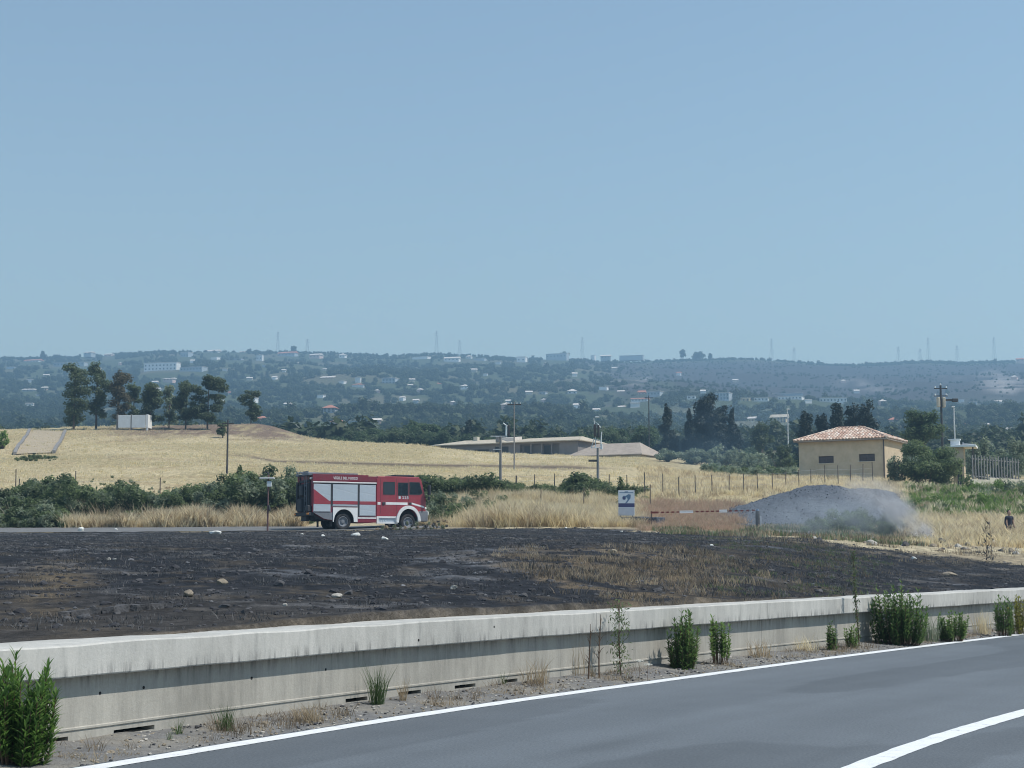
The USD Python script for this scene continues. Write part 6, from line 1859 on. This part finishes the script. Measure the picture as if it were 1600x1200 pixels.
def sign_board():
    d = 82.5
    k = d / FPX
    g = G(979, d)
    g[2] = zpy(815, d)
    t = thing('notice_sign', 'white notice board with a blue swirl emblem and a dark blue band', 'sign', g, 3)
    z0, z1 = zpy(805.5, d) - g[2], zpy(766, d) - g[2]
    w = 25.5 * k / 2
    hgt = z1 - z0
    obj('panel', rbox(-w, w, -0.03, 0.0, z0, z1, 0.006), 'sign_white', t)
    for x in (-w * 0.75, w * 0.75):
        obj('post', box(x - 0.03, x + 0.03, 0.002, 0.06, -0.4, z1 - 0.03), 'pole_grey', t)
    zb = z0 + hgt * 0.335
    obj('band', rbox(-w, w, -0.036, -0.028, zb, zb + hgt * 0.15, 0.002), 'sign_navy', t)
    obj('lower_field', rbox(-w * 0.94, w * 0.94, -0.034, -0.028, z0 + 0.03, zb - 0.02, 0.002), 'sign_pale', t)
    obj('heading_line', cat([rbox(-w * 0.85, w * 0.85, -0.034, -0.028, z1 - 0.15, z1 - 0.11, 0.001), rbox(-w * 0.2, w * 0.2, -0.034, -0.028, z1 - 0.10, z1 - 0.06, 0.001)]), 'sign_blue', t)
    cx, cz = 0.02, z0 + hgt * 0.70
    comma = ellipse(cx - 0.14, cz, 0.10, 0.11).union(Polygon([(cx - 0.1, cz + 0.08), (cx + 0.1, cz + 0.2), (cx + 0.22, cz + 0.16), (cx + 0.2, cz - 0.02), (cx + 0.02, cz - 0.26), (cx - 0.10, cz - 0.30), (cx + 0.05, cz - 0.1), (cx + 0.02, cz)]))
    obj('emblem', side_slab(comma, -0.029, -0.035), 'sign_blue', t)
    obj('emblem_dot', side_slab(ellipse(cx - 0.15, cz - 0.01, 0.06, 0.07), -0.034, -0.038), 'sign_navy', t)
    a, b = P(970, 812, 82), P(1026, 812, 80.5)
    t = thing('stone_slab', 'dark flat slab lying at the foot of the white notice board', 'slab', (a[0], a[1], zpy(815.5, 82)), math.degrees(math.atan2(b[1] - a[1], b[0] - a[0])))
    L = np.linalg.norm((b - a)[:2])
    obj('slab', rbox(0, L * 0.55, 0, 0.8, -0.3, 0.27, 0.03), 'gravel', t)
    obj('slab', rbox(L * 0.55 + 0.02, L, 0.04, 0.8, -0.3, 0.22, 0.03), 'gravel', t)


def barrier():
    d = 79.5
    k = d / FPX
    a, b = P(1017, 801.5, d), P(1182, 798.0, d)
    t = thing('barrier_tape', 'red and white barrier strip hanging between a stake and a dark post', 'barrier', (a[0], a[1], 0))
    def seg(p0, p1, hh, mat, nm):
        A, B = P(p0, 801.5 - 3.5 * (p0 - 1017) / 165 - 0.6, d) - [a[0], a[1], 0], P(p1, 801.5 - 3.5 * (p1 - 1017) / 165 - 0.6, d) - [a[0], a[1], 0]
        m = hull([(A[0], y, A[2] + z) for y in (0, 0.02) for z in (-hh / 2, hh / 2)] + [(B[0], y, B[2] + z) for y in (0, 0.02) for z in (-hh / 2, hh / 2)])
        obj(nm, m, mat, t)
    seg(1017, 1182, 0.012, 'pole_dark', 'cord')
    seg(1017, 1029, 0.10, 'tape_red', 'red_strip')
    for p_ in list(range(1033, 1060, 8)) + list(range(1087, 1121, 8)) + list(range(1139, 1180, 9)):
        seg(p_, p_ + 4.5, 0.075, 'tape_red', 'red_strip')
    seg(1062, 1083, 0.13, 'tape_white', 'white_strip')
    seg(1124, 1136, 0.14, 'tape_white', 'white_strip')
    g = G(1018, d)
    obj('stake', box(g[0] - a[0] - 0.025, g[0] - a[0] + 0.025, 0.022, 0.07, g[2] - 0.3, a[2] + 0.1), 'wood_post', t)
    g = P(1184, 816, d)
    g[2] = zpy(818, d)
    t = thing('drum_post', 'dark stubby post at the right end of the barrier strip', 'post', g)
    h = zpy(795, d) - g[2]
    obj('drum', cyl((0, 0, -0.3), (0, 0, h - 0.1), 0.11, 0.11, 12), 'pole_dark', t, smooth=40)
    obj('cap', cyl((0, 0, h - 0.1), (0, 0, h), 0.09, 0.05, 12), 'sign_blue', t, smooth=40)
    obj('side_plate', rbox(0.10, 0.18, -0.05, 0.05, -0.2, h * 0.5, 0.01), 'sign_pale', t)


def fence_line(name, label, pts, mat, wires=3, r=0.045):
    q = np.array([G(p[0], p[1]) for p in pts])
    t = thing(name, label, 'fence', q[0])
    tops = []
    rng = np.random.default_rng(len(pts))
    for (p, g) in zip(pts, q):
        rel = g - q[0]
        h = zpy(p[2], p[1]) - g[2]
        lean = rng.normal(size=2) * 0.03
        rr = r * (p[3] if len(p) > 3 else 1)
        obj('post', cyl(rel + [0, 0, -0.4], rel + [lean[0], lean[1], h], rr, rr * 0.85, 6), mat, t)
        tops.append((rel, h, lean))
    for w in range(wires):
        u = 0.92 - 0.28 * w
        line = []
        for (rel, h, lean) in tops:
            hh = min(h, 1.5)
            line.append(rel + [lean[0] * u, lean[1] * u - r, hh * u])
        obj('wire', tube(line, 0.006, 3), 'steel', t)


def fences():
    pts = [(664, 113, 748), (690, 113, 744), (710, 112.5, 746), (731, 112, 744), (752, 112, 748), (774, 112, 743), (806.5, 111, 743, 1.7), (835, 112, 741), (866, 111, 740), (895, 112, 743), (923.5, 112, 742), (952, 112, 741), (980, 112, 742), (1007.5, 112, 738), (1036, 113, 740),
           (1061, 112, 745), (1087, 114, 742), (1113, 116, 742), (1139, 118, 741), (1161, 119, 740), (1184, 121, 740), (1207, 123, 738), (1228, 125, 737), (1248, 127, 734), (1267, 129, 733), (1289, 131, 727), (1310, 132, 727), (1329, 134, 726), (1348, 136, 725), (1364, 138, 722)]
    fence_line('wire_fence', 'wire fence on wooden posts running along the lower edge of the field', pts, 'wood_post')
    fence_line('wire_fence', 'few old posts standing out of the thicket at the far left', [(24, 112, 733), (28, 109, 748), (118, 110, 736), (250, 109, 746)], 'wood_post', 1)
    for px, d, top, label in ((1016, 98, 757, 'single near stake right of the white notice board'), (845, 101, 765, 'short stake in the tall grass left of the second pole'), (912, 98, 762, 'stake in the tall grass just left of the notice board')):
        g = G(px, d)
        t = obj('stake', moved(cyl((0, 0, -0.3), (0.02, 0, zpy(top, d) - g[2]), 0.04, 0.03, 6), g), 'wood_post', label=label, cat='stake')


# ------------------------------------------------------------------ heap, ramp, stones
def gravel_heap():
    n, m = 90, 40
    px = np.linspace(1085, 1428, n)
    d = np.linspace(80.5, 103, m)
    pp, dd = np.meshgrid(px, d, indexing='ij')
    q = G(pp.ravel(), dd.ravel())
    tpy = np.interp(pp.ravel(), [1085, 1150, 1200, 1235, 1262, 1285, 1310, 1330, 1360, 1400, 1428], [786, 778, 775, 769, 762, 758, 760, 766, 770, 774, 784])
    gmid = np.repeat(G(px, np.full(n, 91.5))[:, 2], m)
    top = np.clip(zpy(tpy, 91.5) - gmid, 0, None) * np.interp(pp.ravel(), [1085, 1150, 1215, 1250, 1400, 1428], [0, 0.45, 0.85, 1, 1, 0])
    u = (dd.ravel() - 80.5) / 22.5
    prof = np.clip(np.minimum(u / 0.5, (1 - u) / 0.4), 0, 1)
    prof = prof * prof * (3 - 2 * prof)
    rough = (meshkit.fbm(q * 0.5, 4, 91) - 0.5) * 0.9 + (meshkit.fbm(q * 2.2, 4, 92) - 0.5) * 0.34
    base_py = 822.0
    z = q[:, 2] + top * prof + rough * 0.8 * np.clip(top * prof * 2, 0, 1) - 0.05 * (prof < 0.02)
    v = np.stack([q[:, 0], q[:, 1], z], 1)
    i = (np.arange(n - 1)[:, None] * m + np.arange(m - 1)[None]).ravel()
    qd = np.stack([i, i + 1, i + m + 1, i + m], 1)
    f = np.vstack([qd[:, [0, 2, 1]], qd[:, [0, 3, 2]]])
    t = obj('gravel_heap', (v, f), 'gravel', smooth=True, label='broad heap of blue grey gravel in front of the tiled house', cat='gravel heap')
    rng = np.random.default_rng(17)
    k = rng.integers(0, len(v), 2200)
    keep = (z - q[:, 2])[k] > 0.12
    p = v[k[keep]] + rng.normal(size=(keep.sum(), 3)) * [0.12, 0.12, 0.0] 
    st = trimesh.creation.icosphere(subdivisions=1, radius=1.0)
    sv = np.array(st.vertices) * (0.7 + 0.6 * meshkit.noise(np.array(st.vertices) * 1.7, 5))[:, None]
    instancer('gravel_stones', [((sv, st.faces), 'gravel'), ((sv * [1.3, 0.8, 0.7], st.faces), 'gravel')], p, rng.uniform(0, 6.28, len(p)), rng.uniform(0.015, 0.045, len(p)), pick=(rng.random(len(p)) < 0.06).astype(int), label='loose stones on the gravel heap')


def hill_ramp():
    A0, A1 = G_py(47, 673, 140, 222), G_py(23, 711, 120, 200)
    B0, B1 = G_py(102, 675, 140, 222), G_py(84, 708, 120, 200)
    n = 14
    rows = []
    for i in range(n):
        u = i / (n - 1)
        a, b = A1 * (1 - u) + A0 * u, B1 * (1 - u) + B0 * u
        for j in range(5):
            p = a * (1 - j / 4) + b * (j / 4)
            rows.append([p[0], p[1], float(H(np.array([p[0]]), np.array([p[1]]))[0]) + 0.10])
    v = np.array(rows)
    i = (np.arange(n - 1)[:, None] * 5 + np.arange(4)[None]).ravel()
    q = np.stack([i, i + 1, i + 6, i + 5], 1)
    obj('hill_ramp', (v, np.vstack([q[:, [0, 1, 2]], q[:, [0, 2, 3]]])), 'ramp_earth', smooth=True, kind='structure', label='straight beige ramp up the golden knoll at the left')
    for nm, (p, r), lb, mt in (('ramp_kerb', (A0, A1), 'dark kerb along the left side of the ramp', 'pole_grey'), ('ramp_kerb', (B0, B1), 'kerb along the right side of the ramp', 'pole_grey')):
        line = np.array([p * (1 - u) + r * u for u in np.linspace(0, 1, 12)])
        line[:, 2] = H(line[:, 0], line[:, 1])
        dirv = (r - p)[:2] / np.linalg.norm((r - p)[:2])
        nn = np.array([dirv[1], -dirv[0], 0]) * 0.17
        t = thing(nm, lb, 'kerb', line[0])
        for s, e in zip(line[:-1], line[1:]):
            s, e = s + (e - s) * 0.01, e - (e - s) * 0.01
            obj('kerb_stone', hull([x - line[0] + sgn * nn + [0, 0, zz] for x in (s, e) for sgn in (-1, 1) for zz in (-0.4, 0.34)]), mt, t)


def stone(label, px, py, w, mat, seed, flatness=0.6, d0=14, d1=90, name='stone', z=None):
    rng = np.random.default_rng(seed)
    g = G_py(px, py, d0, d1)
    r = w / 2 * g[1] / FPX
    m = trimesh.creation.icosphere(subdivisions=2, radius=1.0)
    v = np.array(m.vertices)
    v *= (0.72 + 0.56 * meshkit.noise(v * 1.3 + seed * 3.1, seed))[:, None]
    nrm = rng.normal(size=(5, 3))
    nrm /= np.linalg.norm(nrm, axis=1)[:, None]
    for nv in nrm:                                   # broken faces
        h = v @ nv
        v = v - np.outer(np.clip(h - 0.62, 0, None), nv)
    v = v * [1, 0.85, flatness] * r
    obj(name, moved((v, m.faces), g + [0, 0, r * flatness * 0.45], rng.uniform(0, 6.28)), mat, label=label, cat='stone', smooth=25)


def stones():
    L = [('tan stone lying left of a similar one below the engine', 296, 931, 20, 'stone_tan'), ('tan upright stone above and right of the other tan one', 348, 912, 20, 'stone_tan'),
         ('pale rounded stone in the middle of the burnt slope', 709, 921, 14, 'stone_pale'), ('grey stone with a pale top below the engine front', 526, 934, 16, 'stone_pale'),
         ('dark burnt boulder right of the two tan stones', 436, 918, 20, 'stone_burnt'), ('dark burnt boulder just above the wall left of centre', 350, 947, 24, 'stone_burnt'),
         ('black boulder beside the grey stone with a pale top', 546, 929, 16, 'stone_burnt'), ('blackened stone below the tan upright stone', 384, 958, 18, 'stone_burnt'),
         ('pale stone at the upper left of the burnt slope', 170, 875, 7, 'stone_pale'), ('small pale stone right beside another at the upper left', 180, 877, 6, 'stone_pale'),
         ('cream stone with a yellow tinge in front of the rear wheel', 555, 838, 16, 'stone_white'), ('two lobed white stone in front of the engine cab', 600, 845, 14, 'stone_white'),
         ('white stone lying at the track left of the post', 127, 831, 14, 'stone_white'), ('flat white stone strip left of the lamp post', 335, 835, 26, 'stone_white'),
         ('small white stone between post and engine', 472, 836, 6, 'stone_white'), ('white stone low in the burnt slope at the right', 1428, 873, 9, 'stone_white'),
         ('white block in the rubble right of the smoke', 1553, 852, 16, 'stone_white'), ('white block at the edge of the burnt ground in the smoke', 1362, 852, 20, 'stone_pale'),
         ('pale stone in the rubble left of the smoke root', 1440, 846, 14, 'stone_pale'), ('pale stone below the barrier strip', 1022, 826, 8, 'stone_white'), ('second pale stone below the barrier strip', 1035, 827, 8, 'stone_white'),
         ('small white lump in the dark slope right of centre', 1112, 853, 6, 'stone_white'), ('flat pale stone on the brown bank', 957, 866, 14, 'stone_tan'), ('pale streak of stone at the right of the burnt slope', 1484, 897, 24, 'stone_tan'),
         ('dark stone at the foot of the smoke', 1415, 852, 16, 'stone_burnt'), ('dark rubble stone right of the smoke root', 1470, 848, 16, 'stone_burnt'), ('white scrap of stone in the straw at the edge of the burnt slope', 884, 826, 6, 'stone_white'),
         ('whitish stone behind the white block in the rubble', 1595, 850, 12, 'stone_pale'), ('small white stone left of the cream one', 505, 838, 7, 'stone_white'), ('small white stone in the dry grass left of the engine', 181, 829, 6, 'stone_white'),
         ('white pebble at the edge of the golden grass, centre', 756, 814, 6, 'stone_white'), ('white pebble below the notice board', 971, 832, 5, 'stone_white'), ('small pale stone near the lower foot of the slope', 446, 946, 9, 'stone_pale')]
    for i, (lb, px, py, w, mat) in enumerate(L):
        stone(lb, px, py, w, mat, 900 + i, 0.35 if w > 22 else 0.65)
    # charred ledge of stones at the left
    e0, e1 = G_py(94, 964, 14, 40), G_py(258, 951, 14, 40)
    g0 = e0
    t = thing('stone_ledge', 'low charred ledge of stones on the slope at the left', 'ledge', g0)
    rng = np.random.default_rng(12)
    us = np.linspace(0, 1, 9) + np.r_[0, rng.normal(size=7) * 0.02, 0]
    for i in range(8):
        a, b = e0 + (e1 - e0) * us[i], e0 + (e1 - e0) * (us[i + 1] - 0.004)
        for p_ in (a, b):
            p_[2] = float(H(np.array([p_[0]]), np.array([p_[1]]))[0])
        h = 0.075 * rng.uniform(0.75, 1.2)
        pts = [x - g0 + np.array([rng.normal() * 0.01, yy + rng.normal() * 0.03, zz]) for x in (a, b) for yy in (-0.07, 0.14) for zz in (-0.10, h * rng.uniform(0.75, 1.15))]
        obj('ledge_stone', hull(pts), 'stone_burnt', t)
    # rubble rim in the smoke and scraps at the kerb
    rng = np.random.default_rng(19)
    px, d, q = scatter(170, 1240, 1640, 62, 72, rng, lambda px, d, q: np.exp(-((d - np.interp(px, [1240, 1400, 1640], [70, 67, 66])) / 2.0) ** 2))
    m = trimesh.creation.icosphere(subdivisions=1, radius=1.0)
    v = np.array(m.vertices) * (0.6 + 0.8 * meshkit.noise(np.array(m.vertices) * 1.5, 8))[:, None]
    instancer('rubble', [((v, m.faces), 'stone_pale'), ((v * [1.2, 0.8, 0.7], m.faces), 'stone_burnt'), ((v * [0.8, 1, 0.9], m.faces), 'stone_tan')], q, rng.uniform(0, 6.28, len(q)), rng.uniform(0.05, 0.17, len(q)), pick=rng.integers(0, 3, len(q)), label='rubble along the upper edge of the burnt slope')
    for i, (px, py, w, mat, lb) in enumerate(((1532, 990, 9, 'tape_white', 'white scrap on the shoulder, leftmost of three'), (1546, 987, 9, 'stone_pale', 'pale scrap on the shoulder, middle one of three'), (1593, 984, 14, 'tape_white', 'white scrap on the shoulder at the right edge'),
                                              (1304, 1009, 6, 'tape_white', 'white scrap at the foot of the slim green shrub'), (1180, 1022, 8, 'stone_pale', 'pale curled scrap on the shoulder right of the oleander pair'), (1158, 1028, 5, 'tape_white', 'small white scrap near the oleander pair'))):
        p = flat(px, py)
        r = w / 2 * p[1] / FPX
        m = trimesh.creation.icosphere(subdivisions=1, radius=1.0)
        v = np.array(m.vertices) * (0.6 + 0.8 * meshkit.noise(np.array(m.vertices) * 1.4 + i, i))[:, None] * [r, r * 0.7, r * 0.4]
        obj('litter', moved((v, m.faces), p + [0, 0, r * 0.3], i), mat, label=lb, cat='litter')


# ------------------------------------------------------------------ person at the right
def person():
    d = 78.0
    g = G(1578, d)
    foot = zpy(852, d)
    g[2] = min(g[2] + 0.02, foot) if abs(g[2] - foot) < 0.6 else foot
    t = thing('person', 'person in dark navy jacket and khaki trousers standing in the dry grass at the right', 'person', g, 25)
    def chain(bones):
        ms = []
        for (a, ra), (b, rb) in bones:
            sa = manifold3d.Manifold.sphere(ra, 16).translate(list(map(float, a)))
            sb = manifold3d.Manifold.sphere(rb, 16).translate(list(map(float, b)))
            ms.append(manifold3d.Manifold.batch_hull([sa, sb]))
        m = ms[0]
        for x in ms[1:]:
            m = m + x
        v, f = man2vf(m.refine_to_length(0.045))
        tm = trimesh.Trimesh(v, f, process=True)
        trimesh.smoothing.filter_taubin(tm, iterations=6)
        return tm
    hip, kn, an = 0.92, 0.49, 0.09
    legs = []
    for s in (-1, 1):
        legs += [(((s * 0.10, 0, hip), 0.10), ((s * 0.13, -0.03, kn), 0.068)), (((s * 0.13, -0.03, kn), 0.068), ((s * 0.14, 0.02, an), 0.05))]
    shoes = []
    for s in (-1, 1):
        shoes += [(((s * 0.14, 0.03, 0.05), 0.05), ((s * 0.15, -0.14, 0.04), 0.042))]
    torso = [(((0, 0, hip), 0.145), ((0, 0.01, 1.12), 0.135)), (((0, 0.01, 1.12), 0.135), ((0, 0, 1.34), 0.15)), (((-0.13, 0, 1.40), 0.085), ((0.13, 0, 1.40), 0.085))]
    arms = []
    for s in (-1, 1):
        arms += [(((s * 0.19, 0, 1.40), 0.072), ((s * 0.26, 0.02, 1.13), 0.052)), (((s * 0.26, 0.02, 1.13), 0.052), ((s * 0.24, -0.10, 0.90), 0.042))]
    hands = []
    for s in (-1, 1):
        w = np.array([s * 0.24, -0.11, 0.87])
        hands.append(((w, 0.034), (w + [0, -0.02, -0.07], 0.036)))
        for i in range(4):
            a = w + [s * 0.0 , -0.045 + 0.02 * i, -0.09]
            hands.append(((a, 0.0095), (a + [-s * 0.012, -0.005, -0.075 + 0.006 * abs(i - 1.5)], 0.0085)))
        hands.append(((w + [0, -0.045, -0.03], 0.011), (w + [-s * 0.01, -0.075, -0.08], 0.009)))
    head = [(((0, -0.01, 1.68), 0.088), ((0, -0.02, 1.60), 0.078)), (((0, -0.025, 1.60), 0.07), ((0, -0.035, 1.555), 0.05)), (((0, 0, 1.44), 0.055), ((0, 0, 1.58), 0.055)), (((0, -0.10, 1.635), 0.012), ((0, -0.113, 1.61), 0.014))]
    for s in (-1, 1):
        head.append((((s * 0.085, 0.0, 1.64), 0.016), ((s * 0.086, 0.0, 1.61), 0.012)))
    bones = legs + shoes + torso + arms + head + hands
    p = obj('body', chain(head + hands + [(((0, 0, 1.3), 0.08), ((0, 0, 1.46), 0.055))] + [(((s * 0.2, 0, 1.36), 0.04), ((s * 0.24, -0.10, 0.90), 0.034)) for s in (-1, 1)] + [(((-0.2, 0, 1.36), 0.04), ((0.2, 0, 1.36), 0.04))]), 'skin', t, smooth=True)
    obj('trousers', chain(legs + [(((0, 0, hip + 0.03), 0.15), ((0, 0, hip - 0.02), 0.13))]), 'cloth_khaki', t, smooth=True)
    obj('jacket', chain(torso + arms), 'cloth_navy', t, smooth=True)
    obj('boot', chain(shoes[:1]), 'hair_dark', t, smooth=True)
    obj('boot', chain(shoes[1:]), 'hair_dark', t, smooth=True)
    obj('hair', chain([(((0, 0.012, 1.69), 0.094), ((0, 0.03, 1.63), 0.075))]), 'hair_dark', t, smooth=True)


# ------------------------------------------------------------------ smoke and haze
def smoke():
    def puff(label, centre, size, dens, scale, seed, color, shear=0.0):
        name = f'smoke_look_{seed}'
        look(name, {'c': ('texture_coordinate', {}), 'l': ('gradient_texture', {'gradient_type': 'spherical'}), 'mp': ('mapping', {'location': (seed * 1.7, 0, 0), 'scale': (1, 1, 0.7)}),
                    'n': ('noise_texture', {'scale': scale, 'detail': 4.0, 'roughness': 0.6, 'distortion': 0.6}),
                    'r': ('map_range', {'from_min': 0.42, 'from_max': 0.70, 'to_min': 0.0, 'to_max': 1.0, 'clamp': True}),
                    'm': ('math', {'math_type': 'multiply'}), 'm2': ('math', {'math_type': 'multiply', 'value2': dens}),
                    'v': ('principled_volume', {'color': color, 'anisotropy': 0.1})},
             [('c.object', 'l.vector'), ('c.object', 'mp.vector'), ('mp.vector', 'n.vector'), ('n.fac', 'r.value'), ('l.fac', 'm.value1'), ('r.result', 'm.value2'), ('m.value', 'm2.value1'), ('m2.value', 'v.density')], volume='v.volume')
        m = trimesh.creation.icosphere(subdivisions=3, radius=1.0)
        v = np.array(m.vertices)
        path = obj('smoke', (v, m.faces), name, kind='stuff', label=label)
        x = UsdGeom.Xformable(stage.GetPrimAtPath(path))
        x.AddTransformOp().Set(Gf.Matrix4d(size[0], 0, 0, 0, 0, size[1], 0, 0, shear * size[2], 0, size[2], 0, centre[0], centre[1], centre[2], 1))
    d = 72.0
    k = d / FPX
    W_ = (0.985, 0.99, 1.0)
    puff('dense white root of the smoke at the edge of the burnt slope', P(1440, 834, d), (24 * k, 1.0, 22 * k), 4.2, 1.5, 3, W_, -0.5)
    puff('pale smoke wisp rising from the rubble to the left', P(1412, 806, d + 1.5), (40 * k, 1.7, 38 * k), 2.3, 1.3, 4, W_, -0.75)
    puff('thin top of the smoke wisp in front of the gravel heap', P(1372, 780, d + 3), (60 * k, 2.1, 44 * k), 1.0, 1.2, 6, W_, -0.7)
    puff('thin bluish smoke drifting left across the gravel heap', P(1300, 812, d), (160 * k, 2.6, 50 * k), 0.5, 1.5, 5, (0.80, 0.91, 1.0), -0.4)
    d = 160.0
    k = d / FPX
    puff('faint blue smoke drifting in front of the conifers', P(1120, 690, d), (150 * k, 9.0, 75 * k), 0.03, 1.4, 7, (0.45, 0.74, 1.0), 0.0)


def haze():
    look('air', {'v': ('principled_volume', {'color': HAZE_COLOR, 'density': HAZE_DENSITY, 'anisotropy': 0.25})}, [], volume='v.volume')
    obj('haze', box(-5700, 5700, -5700, 5700, -1.2, 325.0), 'air', kind='stuff', label='thin pale haze over the whole landscape')
# ------------------------------------------------------------------ build
farm_building()
tiled_house()
flat_kiosk()
white_boards()
far_houses()
tiny_houses()
pylons()
gravel_heap()
hill_ramp()
haze()
hill_wood()
thickets()
trees()
fences()
poles()
fire_engine()
sign_board()
barrier()
stones()
person()
wall_plants()
vegetation_fields()
smoke()
